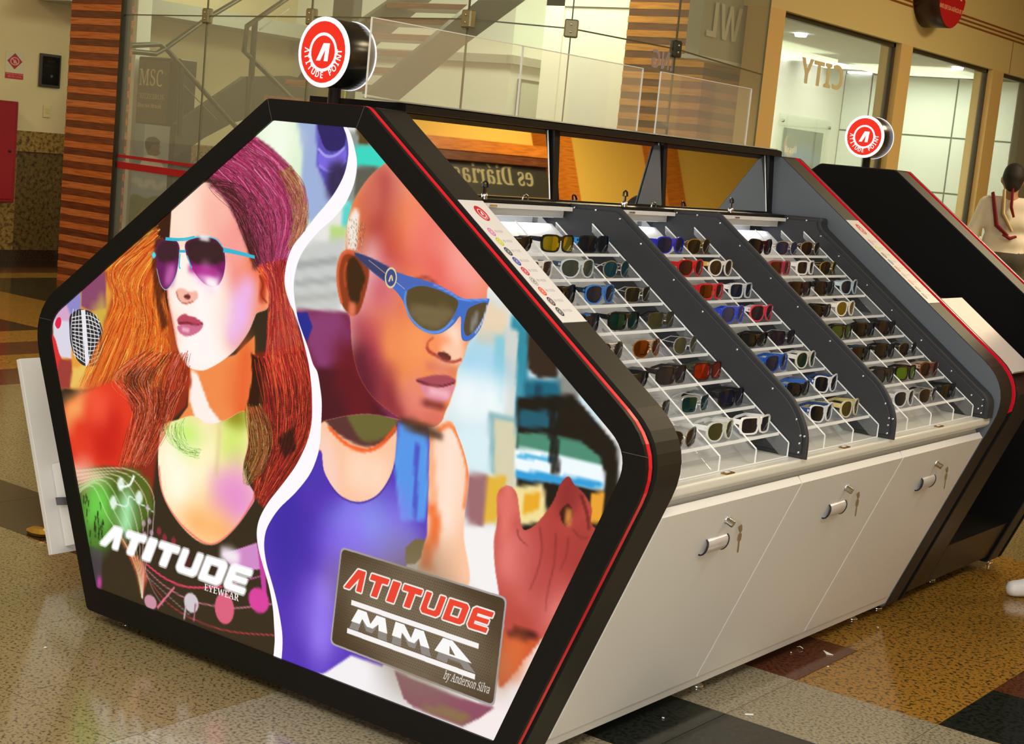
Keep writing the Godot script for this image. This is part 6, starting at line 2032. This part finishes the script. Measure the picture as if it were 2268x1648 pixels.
# ---------- the cream shop on the right ----------
func build_right_shop() -> void:
	var post := mat(col("d8b878"), 0.6)
	slab("wall_fascia", Vector3(-3.5, 2.725, -20.0), Vector3(-3.2, 4.2, -8.13), M.fascia)
	var fi := 0
	for y in [3.06, 3.1, 3.14]:
		slab("trim_%d" % (6 + fi), Vector3(-3.2, y, -20.0), Vector3(-3.192, y + 0.016, -8.13), mat(col("8a4a1c"), 0.5))
		fi += 1
	slab("trim_9", Vector3(-3.2, 2.725, -13.48), Vector3(-3.196, 3.06, -13.47), mat(col("8a7440"), 0.5))
	var zm := [[-8.13, -8.39], [-10.67, -10.93], [-13.02, -13.33], [-15.8, -16.1]]
	for z in zm:
		slab("wall_post", Vector3(-3.4, 0, z[1]), Vector3(-3.2, 2.725, z[0]), post)
	for i in 3:
		var z0: float = zm[i][1]
		var z1: float = zm[i + 1][0]
		var w := root_of("window_%d" % (i + 2))
		w.set_meta("kind", "structure")
		var s := begin()
		box(s, Vector3(-3.28, 1.37, (z0 + z1) / 2), Vector3(0.01, 2.7, z0 - z1 - 0.04))
		obj("pane", s, pane(col("dde6da"), 0.08), w)
		s = begin()
		for q in [[z0 - 0.02, 1.36, 0.04, 2.73], [z1 + 0.02, 1.36, 0.04, 2.73]]: box(s, Vector3(-3.28, q[1], q[0]), Vector3(0.05, q[3], q[2]))
		box(s, Vector3(-3.28, 2.705, (z0 + z1) / 2), Vector3(0.05, 0.04, z0 - z1))
		obj("window_frame", s, mat(col("3a3424"), 0.4), w)
	# room
	slab("wall_right_shop_side", Vector3(-5.7, 0, -14.6), Vector3(-5.5, 2.8, -8.6), M.shop_white)
	slab("wall_right_shop_front", Vector3(-5.5, 0, -8.72), Vector3(-3.4, 2.8, -8.62), M.shop_white)
	slab("ceiling_right_shop", Vector3(-5.7, 2.74, -20.0), Vector3(-3.5, 2.85, -8.6), mat(col("d0cfc4"), 0.7))
	var back := slab("wall_right_shop_back", Vector3(-5.5, 0, -14.6), Vector3(-3.4, 2.8, -14.42), mat(col("6e7468"), 0.6))
	for i in 4:
		for j in 4:
			var s := begin()
			var xs := [-5.5, -5.15, -4.75, -4.1, -3.4]
			var ys := [0.0, 0.75, 1.42, 2.05, 2.72]
			box(s, Vector3((xs[i] + xs[i + 1]) / 2, (ys[j] + ys[j + 1]) / 2, -14.415), Vector3(xs[i + 1] - xs[i] - 0.02, ys[j + 1] - ys[j] - 0.02, 0.02))
			obj("panel", s, mat(col("dfe6dc"), 0.4), back)
	# louvred lights and downlights on its ceiling
	for q in [[-5.087, -11.948, -4.964, -12.12, -4.913, -12.726, -5.637, -13.01], [-5.437, -13.171, -5.07, -13.214, -4.975, -13.767, -5.45, -13.773], [-5.453, -14.351, -5.159, -14.374, -5.269, -15.094, -5.554, -15.124]]:
		var p := poly(q)
		var s := begin()
		ext(s, p, xz(), 2.715, 2.74)
		var lf := obj("louvre_light", s, glow(col("ffffff"), 2.2))
		tag(lf, "white louvred ceiling light seen through the right shop window", "light", "louvred ceiling lights in the right shop")
	for q in [[Vector3(-4, 2.699, -10.239)], [Vector3(-3.6, 2.6, -13.069)]]:
		var s := begin()
		lathe(s, [Vector2(0, -0.012), Vector2(0.05, -0.01), Vector2(0.06, 0.02), Vector2(0, 0.02)], Transform3D(Basis.IDENTITY, Vector3(q[0].x, 2.72, q[0].z)), 14)
		tag(obj("downlight", s, glow(col("f4faff"), 14.0)), "round bright downlight in the ceiling of the right shop", "light", "downlights in the right shop")
	shop_light(Vector3(-4.9, 2.64, -11.4), Vector2(0.7, 1.6), 6.5, Color(0.97, 1.0, 0.9))
	shop_light(Vector3(-4.3, 2.68, -13.6), Vector2(1.2, 0.8), 2.5, Color(0.97, 1.0, 0.9))
	# poster under a glass plate on the side wall
	var im := canvas(220, 260, col("38485a"))
	fill_poly(im, poly([0, 0, 220, 0, 220, 50, 120, 80, 0, 120]), col("2f3a48"))
	spot(im, [110, 90], 110, 34, "2f6cc0", 16, 0.9)
	spot(im, [40, 50], 34, 34, "d89a8c", 3, 0.9)
	spot(im, [44, 40], 26, 24, "4a4a56", 3, 0.9)
	line(im, "Brasil", 12, 78, 18, col("e8d4cc"), 0.0, "Droid Sans", true)
	spot(im, [40, 104], 40, 16, "3f8ad8", 5, 0.9)
	spot(im, [170, 130], 60, 40, "5a5048", 16, 0.8)
	spot(im, [110, 190], 80, 56, "e4e6d8", 16, 0.95)
	spot(im, [140, 220], 50, 40, "e8d8a0", 14, 0.9)
	spot(im, [80, 170], 8, 8, "d8a04a", 3, 0.9)
	var wp := root_of("glass_poster")
	tag(wp, "blue poster under a clear glass plate on the right shop wall", "poster")
	var t := Transform3D(Basis(Vector3(0, 0, -1), Vector3.UP, Vector3.RIGHT), Vector3(-5.49, 1.0, -13.0))
	sheet("print", textured(im, 0.4), t, 0.99, 0.98, wp, 0.003)
	var s := begin()
	box(s, Vector3(-5.475, 1.5, -13.49), Vector3(0.008, 1.26, 1.3))
	obj("glass_plate", s, pane(col("b8d0a8"), 0.1), wp)
	s = begin()
	for q in [[2.05, -12.9], [2.05, -14.08]]: lathe(s, [Vector2(0.018, 0), Vector2(0.016, 0.02), Vector2(0, 0.022)], Transform3D(Basis(Vector3.UP, Vector3.RIGHT, Vector3.FORWARD), Vector3(-5.47, q[0], q[1])), 10)
	obj("standoff", s, M.steel, wp)
	s = begin()
	for i in 5:
		tube(s, [Vector3(-4.9, 1.05, -11.2), Vector3(-4.85 + 0.06 * i, 1.3 + 0.05 * (i % 3), -11.3 + 0.12 * i), Vector3(-4.75 + 0.1 * i, 1.38 - 0.06 * (i % 2), -11.5 + 0.25 * i)], [0.006, 0.012, 0.002], 5, 0.4)
	tube(s, [Vector3(-4.9, 0.7, -11.2), Vector3(-4.9, 1.06, -11.2)], 0.01, 5)
	var pot := obj("leaves", s, mat(col("4a6a24"), 0.5))
	pot.name = "leafy_plant"
	tag(pot, "thin green leafy plant inside the right shop by the cream post", "plant")
	s = begin()
	lathe(s, [Vector2(0, 0), Vector2(0.14, 0), Vector2(0.18, 0.7), Vector2(0.16, 0.7), Vector2(0, 0.66)], Transform3D(Basis.IDENTITY, Vector3(-4.9, 0, -11.2)), 16)
	obj("pot", s, mat(col("8a8478"), 0.5), pot)
	# red round shop sign on the fascia
	var im2 := canvas(512, 512, col("b80f1c"))
	blob(im2, Vector2(256, 60), Vector2(220, 120), col("c81a24"), 60)
	line(im2, "ture", 170, 352, 150, col("f0d8b8"), 0.0, "Droid Sans", true, 1.0)
	line(im2, "MAIS QUE SUA AGÊNCIA DE VIAGENS", 36, 402, 30, col("f0b8a0"), 0.0, "Droid Sans", true, 0.76)
	var sg := root_of("red_round_sign")
	tag(sg, "red round shop sign with pale lettering on the cream fascia", "sign")
	var ct := [Vector3(-2.95, 3.245, -11.086)]
	var cc := Vector3(-2.95, ct[0].y, ct[0].z)
	var rr: float = ct[0].y - [Vector3(-2.95, 2.919, -11.206)][0].y
	s = begin()
	lathe(s, [Vector2(0, -0.245), Vector2(rr, -0.245), Vector2(rr, -0.006), Vector2(rr - 0.008, 0)], Transform3D(Basis(Vector3.UP, Vector3.RIGHT, Vector3.FORWARD), cc), 40)
	obj("drum", s, mat(col("2c1210"), 0.3), sg)
	s = begin()
	for i in 48:
		for p in [Vector2.ZERO, Vector2.from_angle(TAU * (i + 1) / 48.0), Vector2.from_angle(TAU * i / 48.0)]:
			s.set_uv(Vector2(0.5 + p.x * 0.5, 0.5 - p.y * 0.5))
			s.add_vertex(cc + Vector3(0.001, p.y * (rr - 0.006), -p.x * (rr - 0.006)))
	obj("sign_face", s, textured(im2, 0.15), sg)
	reflected_words("CITY", Vector3(-3.19, 2.13, -9.55), Basis(Vector3(0, 0, 1), Vector3.UP, Vector3.RIGHT), 0.2, col("d8cfa4"), "painted sign reflection, cream letters reading CITY backwards on the right shop glass", true, 1.35)  # mirrored letters modelled in place of a sign reflection in the pane
	# counter with a red edge
	s = begin()
	box(s, Vector3(-2.75, 0.52, -11.6), Vector3(0.6, 1.04, 1.2), Basis.IDENTITY, 0.01)
	var cn := obj("red_white_counter", s, M.white)
	tag(cn, "white counter with red bands beside the person in white", "counter")
	s = begin()
	for y in [1.0, 0.9]: box(s, Vector3(-2.745, y, -11.6), Vector3(0.62, 0.03, 1.22))
	obj("red_bands", s, mat(col("b81c1c"), 0.4), cn)

# ---------- the shop across the hall, seen in the kiosk mirrors ----------
func build_opposite_shop() -> void:
	var yel := mat(col("d8b24c"), 0.7)
	slab("wall_opposite", Vector3(5.7, 0, -13.0), Vector3(6.0, 4.2, -4.0), yel)
	slab("trim_10", Vector3(5.5, 3.13, -8.62), Vector3(5.7, 3.235, -4.2), wood(col("b86a18"), 31))
	slab("trim_11", Vector3(5.51, 3.05, -8.6), Vector3(5.7, 3.13, -4.2), wood(col("5a2c10"), 32))
	slab("wall_pillar_1", Vector3(5.5, 0, -9.0), Vector3(5.7, 4.2, -8.66), wood(col("b06414"), 33))
	slab("wall_pillar_2", Vector3(5.5, 0, -10.89), Vector3(5.7, 4.2, -10.55), wood(col("b06414"), 33))
	var o := root_of("dark_sign")
	tag(o, "dark sign with old style cream lettering seen in the kiosk mirror", "sign")
	var s := begin()
	box(s, Vector3(5.58, 2.905, -7.2), Vector3(0.06, 0.29, 2.8), Basis.IDENTITY, 0.004)
	obj("board", s, mat(col("22221a"), 0.5), o)
	s = begin()
	box(s, Vector3(5.58, 2.755, -7.2), Vector3(0.08, 0.03, 2.84))
	obj("sill", s, mat(col("8a7448"), 0.5), o)
	var b := Basis(Vector3(0, 0, 1), Vector3.UP, Vector3(-1, 0, 0))
	s = begin()
	var tr := text_tris("es Diárias", "Droid Serif", true)
	var k := 0.165
	var w := 1.13 / text_width("es Diárias", "Droid Serif", true)
	for i in range(0, tr.size(), 3):
		tri(s, Vector3(5.547, 2.815, -8.37) + b * Vector3(tr[i].x * w, tr[i].y * k, 0), Vector3(5.547, 2.815, -8.37) + b * Vector3(tr[i + 1].x * w, tr[i + 1].y * k, 0), Vector3(5.547, 2.815, -8.37) + b * Vector3(tr[i + 2].x * w, tr[i + 2].y * k, 0))
	obj("lettering", s, mat(col("8f8a68"), 0.5), o)

# ---------- crumbs of packing on the floor ----------
func build_litter() -> void:
	var at := [Vector3(0, 1.624, 0.885)]
	at = [[0.801, -1.581], [0.727, -1.552], [0.728, -1.485], [0.904, -0.894], [0.864, -1.459], [0.792, -1.981], [0.764, -0.683], [-0.612, 0.236]]
	var what := ["triangular scrap of white paper lying on the rust coloured tile", "thin curl of white packing beside the kiosk base", "tiny white crumb close to the kiosk base", "short white stick lying on the grey tile", "small white sliver on the joint between ochre and rust tiles", "white crumb on the ochre tile near the far frame", "white fleck on the dark tile", "white fleck on the beige floor left of the poster"]
	for i in at.size():
		var s := begin()
		var c := Vector3(at[i][0], 0.001, at[i][1])
		if i == 0: ext(s, poly([-0.018, -0.012, 0.024, 0.004, 0.006, 0.016]), Transform3D(Basis(Vector3.RIGHT, Vector3.BACK, Vector3.UP), c), 0.0, 0.002)
		elif i == 1: tube(s, [c + Vector3(-0.012, 0.002, 0), c + Vector3(0, 0.008, 0.006), c + Vector3(0.01, 0.003, 0.004)], 0.0014, 5)
		elif i == 3: box(s, c + Vector3(0, 0.002, 0), Vector3(0.024, 0.004, 0.005), Basis(Vector3.UP, 0.8), 0.001)
		else: box(s, c + Vector3(0, 0.0015, 0), Vector3(0.007, 0.003, 0.004), Basis(Vector3.UP, i * 1.1), 0.0008)
		tag(obj("paper_scrap", s, mat(col("ecebe6"), 0.6)), what[i], "scrap", "scraps on the floor")
	var s := begin()
	var g := [-1.558, -0.421]
	lathe(s, [Vector2(0, 0), Vector2(0.035, 0.002), Vector2(0.04, 0.012), Vector2(0.02, 0.024), Vector2(0, 0.026)], Transform3D(Basis.from_scale(Vector3(1.3, 1, 0.8)), Vector3(g[0], 0, g[1])), 9, false)
	tag(obj("foil_ball", s, mat(col("c89a3c"), 0.3, 0.9)), "crumpled gold foil on the floor beside the open white flap", "foil")


# ---------- people: smooth bodies meshed from joined bones ----------
# bones: [a, b, radius at a, radius at b]; surface nets on a grid near them
func body_mesh(bones: Array, cell: float, blend: float) -> SurfaceTool:
	var lo := Vector3(1e9, 1e9, 1e9)
	var hi := -lo
	for q in bones:
		for e in 2:
			var r: float = q[2 + e] + blend + cell * 2.0
			lo = lo.min(q[e] - Vector3(r, r, r))
			hi = hi.max(q[e] + Vector3(r, r, r))
	var n := Vector3i(((hi - lo) / cell).ceil()) + Vector3i.ONE
	var f := PackedFloat32Array()
	f.resize(n.x * n.y * n.z)
	f.fill(1.0)
	for q in bones:
		var a: Vector3 = q[0]
		var b: Vector3 = q[1]
		var ab := b - a
		var ll := maxf(ab.length_squared(), 1e-9)
		var rm := maxf(q[2], q[3]) + blend + cell * 1.6
		var i0 := Vector3i(((a.min(b) - Vector3(rm, rm, rm) - lo) / cell).floor()).clamp(Vector3i.ZERO, n - Vector3i.ONE)
		var i1 := Vector3i(((a.max(b) + Vector3(rm, rm, rm) - lo) / cell).ceil()).clamp(Vector3i.ZERO, n - Vector3i.ONE)
		for z in range(i0.z, i1.z + 1):
			for y in range(i0.y, i1.y + 1):
				var base := (z * n.y + y) * n.x
				for x in range(i0.x, i1.x + 1):
					var p := lo + Vector3(x, y, z) * cell
					var t := clampf((p - a).dot(ab) / ll, 0.0, 1.0)
					var d: float = (p - a - ab * t).length() - lerpf(q[2], q[3], t)
					var g := f[base + x]
					var h := maxf(blend - absf(g - d), 0.0) / blend
					f[base + x] = minf(g, d) - h * h * blend * 0.25
	var s := begin()
	s.set_smooth_group(0)
	var at := {}
	var vs := PackedVector3Array()
	var sx := 1
	var sy := n.x
	var sz := n.x * n.y
	for z in n.z - 1:
		for y in n.y - 1:
			for x in n.x - 1:
				var c := (z * n.y + y) * n.x + x
				var m := 0
				for k in 8:
					if f[c + (sx if k & 1 else 0) + (sy if k & 2 else 0) + (sz if k & 4 else 0)] < 0.0: m += 1
				if m == 0 or m == 8: continue
				var sum := Vector3.ZERO
				var cnt := 0
				for e in [[0, 1], [2, 3], [4, 5], [6, 7], [0, 2], [1, 3], [4, 6], [5, 7], [0, 4], [1, 5], [2, 6], [3, 7]]:
					var u: int = e[0]
					var w: int = e[1]
					var fu := f[c + (sx if u & 1 else 0) + (sy if u & 2 else 0) + (sz if u & 4 else 0)]
					var fw := f[c + (sx if w & 1 else 0) + (sy if w & 2 else 0) + (sz if w & 4 else 0)]
					if (fu < 0.0) == (fw < 0.0): continue
					var t := fu / (fu - fw)
					var pu := Vector3(u & 1, (u >> 1) & 1, (u >> 2) & 1)
					var pw := Vector3(w & 1, (w >> 1) & 1, (w >> 2) & 1)
					sum += pu.lerp(pw, t)
					cnt += 1
				at[c] = vs.size()
				vs.append(lo + (Vector3(x, y, z) + sum / cnt) * cell)
	for c in at:
		var inside := f[c] < 0.0
		for ax in 3:
			var st: int = [sx, sy, sz][ax]
			if (f[c + st] < 0.0) == inside: continue
			var o1: int = [sy, sz, sx][ax]
			var o2: int = [sz, sx, sy][ax]
			if not (at.has(c - o1) and at.has(c - o2) and at.has(c - o1 - o2)): continue
			var A := vs[at[c]]
			var B := vs[at[c - o1]]
			var C := vs[at[c - o1 - o2]]
			var D := vs[at[c - o2]]
			if inside: quad(s, A, D, C, B)
			else: quad(s, A, B, C, D)
	return s

func fat(bones: Array, by: float) -> Array:
	var out := []
	for b in bones: out.append([b[0], b[1], b[2] + by, b[3] + by])
	return out

func hand_bones(w: Vector3, dir: Vector3, palm: Vector3, side: Vector3, curl: float) -> Array:
	# wrist, direction of the fingers, palm normal, thumb side
	var out := [[w, w + dir * 0.05 + side * 0.018, 0.024, 0.022], [w, w + dir * 0.05 - side * 0.02, 0.023, 0.019]]
	for i in 4:
		var k := w + dir * 0.078 + side * (0.029 - 0.0195 * i)
		var l: float = [0.034, 0.039, 0.036, 0.028][i]
		var d1 := (dir * cos(curl * 0.6) + palm * sin(curl * 0.6)).normalized()
		var d2 := (dir * cos(curl * 1.5) + palm * sin(curl * 1.5)).normalized()
		var d3 := (dir * cos(curl * 2.3) + palm * sin(curl * 2.3)).normalized()
		out.append([w + dir * 0.05 + side * (0.02 - 0.014 * i), k, 0.013, 0.0095])
		out.append([k, k + d1 * l, 0.0092, 0.0088])
		out.append([k + d1 * l, k + d1 * l + d2 * l * 0.72, 0.0088, 0.0082])
		out.append([k + d1 * l + d2 * l * 0.72, k + d1 * l + d2 * l * 0.72 + d3 * l * 0.55, 0.0082, 0.0074])
	var t0 := w + dir * 0.022 + side * 0.024
	var t1 := t0 + (dir * 0.6 + side * 0.75 + palm * 0.2).normalized() * 0.042
	var t2 := t1 + (dir * 0.9 + side * 0.2 + palm * 0.4).normalized() * 0.034
	out.append([t0, t1, 0.015, 0.0115])
	out.append([t1, t2, 0.0112, 0.009])
	return out

func person(called: String, label: String, at: Vector3, turn: float, h: float, arms: Array, skin: Color, hairc: Color, top: Color, legs: Color, shoe: Color, cell: float) -> Node3D:
	var o := root_of(called, at, turn)
	tag(o, label, "person")
	var k := h / 1.75
	var V := func(x: float, y: float, z: float) -> Vector3: return Vector3(x, y, z) * k
	# facing +z; left is +x
	var head := [[V.call(0, 1.64, 0.01), V.call(0, 1.66, -0.015), 0.083 * k, 0.086 * k], [V.call(0, 1.57, 0.035), V.call(0, 1.62, 0.03), 0.055 * k, 0.07 * k], [V.call(0, 1.555, 0.055), V.call(0, 1.56, 0.05), 0.035 * k, 0.04 * k], [V.call(0, 1.59, 0.1), V.call(0, 1.63, 0.092), 0.014 * k, 0.009 * k],
		[V.call(0.085, 1.61, 0.0), V.call(0.088, 1.64, -0.008), 0.012 * k, 0.016 * k], [V.call(-0.085, 1.61, 0.0), V.call(-0.088, 1.64, -0.008), 0.012 * k, 0.016 * k]]
	var torso := [[V.call(0, 1.47, -0.02), V.call(0, 1.56, 0.0), 0.06 * k, 0.055 * k], [V.call(-0.15, 1.4, -0.015), V.call(0.15, 1.4, -0.015), 0.075 * k, 0.075 * k], [V.call(-0.09, 1.28, 0.0), V.call(0.09, 1.28, 0.0), 0.115 * k, 0.115 * k], [V.call(-0.07, 1.1, 0.0), V.call(0.07, 1.1, 0.0), 0.105 * k, 0.105 * k], [V.call(-0.08, 0.95, 0.0), V.call(0.08, 0.95, 0.0), 0.11 * k, 0.11 * k]]
	var legb := []
	for s in [1.0, -1.0]:
		legb.append([V.call(0.09 * s, 0.92, 0), V.call(0.1 * s, 0.5, 0.015), 0.085 * k, 0.055 * k])
		legb.append([V.call(0.1 * s, 0.5, 0.015), V.call(0.105 * s, 0.09, -0.01), 0.056 * k, 0.038 * k])
	var feet := []
	for s in [1.0, -1.0]: feet.append([V.call(0.105 * s, 0.05, -0.03), V.call(0.125 * s, 0.035, 0.15), 0.045 * k, 0.034 * k])
	var armb := []
	var hands := []
	var upper := []
	for a in arms:
		var sh: Vector3 = V.call(a[0][0], a[0][1], a[0][2])
		var el: Vector3 = V.call(a[1][0], a[1][1], a[1][2])
		var wr: Vector3 = V.call(a[2][0], a[2][1], a[2][2])
		upper.append([sh, el, 0.05 * k, 0.04 * k])
		armb.append([el, wr, 0.04 * k, 0.027 * k])
		hands.append([wr, Vector3(a[3][0], a[3][1], a[3][2]).normalized(), Vector3(a[4][0], a[4][1], a[4][2]).normalized(), a[5], a[6]])
	var all := head + torso + legb + upper + armb
	var body := body_mesh(all, cell, 0.035 * k)
	for q in hands:
		var side: Vector3 = q[1].cross(q[2]).normalized() * q[3]
		var hb := body_mesh(hand_bones(q[0], q[1], q[2], side, q[4]), 0.0035, 0.007)
		body.append_from(finish(hb), 0, Transform3D.IDENTITY)
	var sm := mat(skin, 0.5)
	obj("body", body, sm, o)
	var shirt := body_mesh(fat(torso.slice(1) + upper, 0.014) + ([] if arms[0][7] else fat(armb, 0.014)), cell, 0.04 * k)
	obj("shirt", shirt, mat(top, 0.8), o)
	obj("trousers", body_mesh(fat([torso[4]] + legb, 0.016), cell, 0.03 * k), mat(legs, 0.8), o)
	obj("shoes", body_mesh(feet, cell, 0.02 * k), mat(shoe, 0.5), o)
	obj("hair", body_mesh([[V.call(0, 1.67, -0.02), V.call(0, 1.7, -0.02), 0.092 * k, 0.086 * k], [V.call(0, 1.6, -0.045), V.call(0, 1.66, -0.04), 0.07 * k, 0.082 * k]], cell * 0.7, 0.03 * k), mat(hairc, 0.7), o)
	return o

func build_people() -> void:
	# back view of someone in white at the right shop
	var p := [Vector3(-1.9, 1.433, -10.343)]
	var arms := [[[0.2, 1.41, -0.02], [0.29, 1.14, -0.03], [0.2, 1.0, 0.2], [-0.3, -0.1, 1.0], [0, -1, 0], 1.0, 0.3, false], [[-0.2, 1.41, -0.02], [-0.27, 1.14, -0.03], [-0.2, 1.0, 0.2], [0.3, -0.1, 1.0], [0, -1, 0], -1.0, 0.3, false]]
	var a := person("person", "person seen from behind in a white shirt with a dark red and cream scarf", Vector3(p[0].x, 0, p[0].z), PI + 0.45, 1.7, arms, col("a87858"), col("18120f"), col("e8e2d4"), col("4a4640"), col("2a2622"), 0.018)
	for q in [[[0.16, 1.47, -0.1, 0.1, 1.2, -0.155, 0.0, 1.12, -0.16], "7a1022", 0.05], [[0.07, 1.5, -0.1, 0.06, 1.3, -0.155, -0.03, 1.16, -0.16], "cfc08e", 0.045], [[0.0, 1.52, -0.08, 0.0, 1.36, -0.15, -0.03, 1.28, -0.158], "7a1022", 0.035], [[0.04, 1.13, -0.155, -0.02, 1.1, -0.16, -0.07, 1.12, -0.155], "7a1022", 0.045]]:
		var s := begin()
		var c: Array = q[0]
		tube(s, [Vector3(c[0], c[1], c[2]), Vector3(c[3], c[4], c[5]), Vector3(c[6], c[7], c[8])], [q[2] * 0.8, q[2], q[2] * 0.7], 10, 0.35)
		obj("scarf", s, mat(col(q[1]), 0.9), a)
	# someone with folded arms, cut by the edge of the picture
	var arms2 := [[[0.2, 1.41, 0.0], [0.27, 1.16, 0.08], [-0.08, 1.16, 0.22], [-1.0, 0.1, 0.0], [0, 0, -1], 1.0, 0.7, true], [[-0.2, 1.41, 0.0], [-0.28, 1.13, 0.06], [0.12, 1.08, 0.2], [1.0, 0.05, 0.0], [0, 0, -1], -1.0, 0.6, true]]
	var b := person("person", "person in a red short sleeved shirt with folded arms, standing past the kiosk", Vector3(1.12, 0, -2.86), -0.55, 1.58, arms2, col("b8745a"), col("1c1512"), col("c0142a"), col("33363f"), col("e6e4e2"), 0.014)
	var s := begin()
	for i in 12: lathe(s, [Vector2(0, -0.004), Vector2(0.004, 0), Vector2(0, 0.004)], Transform3D(Basis.IDENTITY, Vector3(-0.05, 1.155, 0.22) + Vector3(0, cos(TAU * i / 12.0) * 0.033, sin(TAU * i / 12.0) * 0.033)), 6)
	obj("bracelet", s, M.chrome, b)
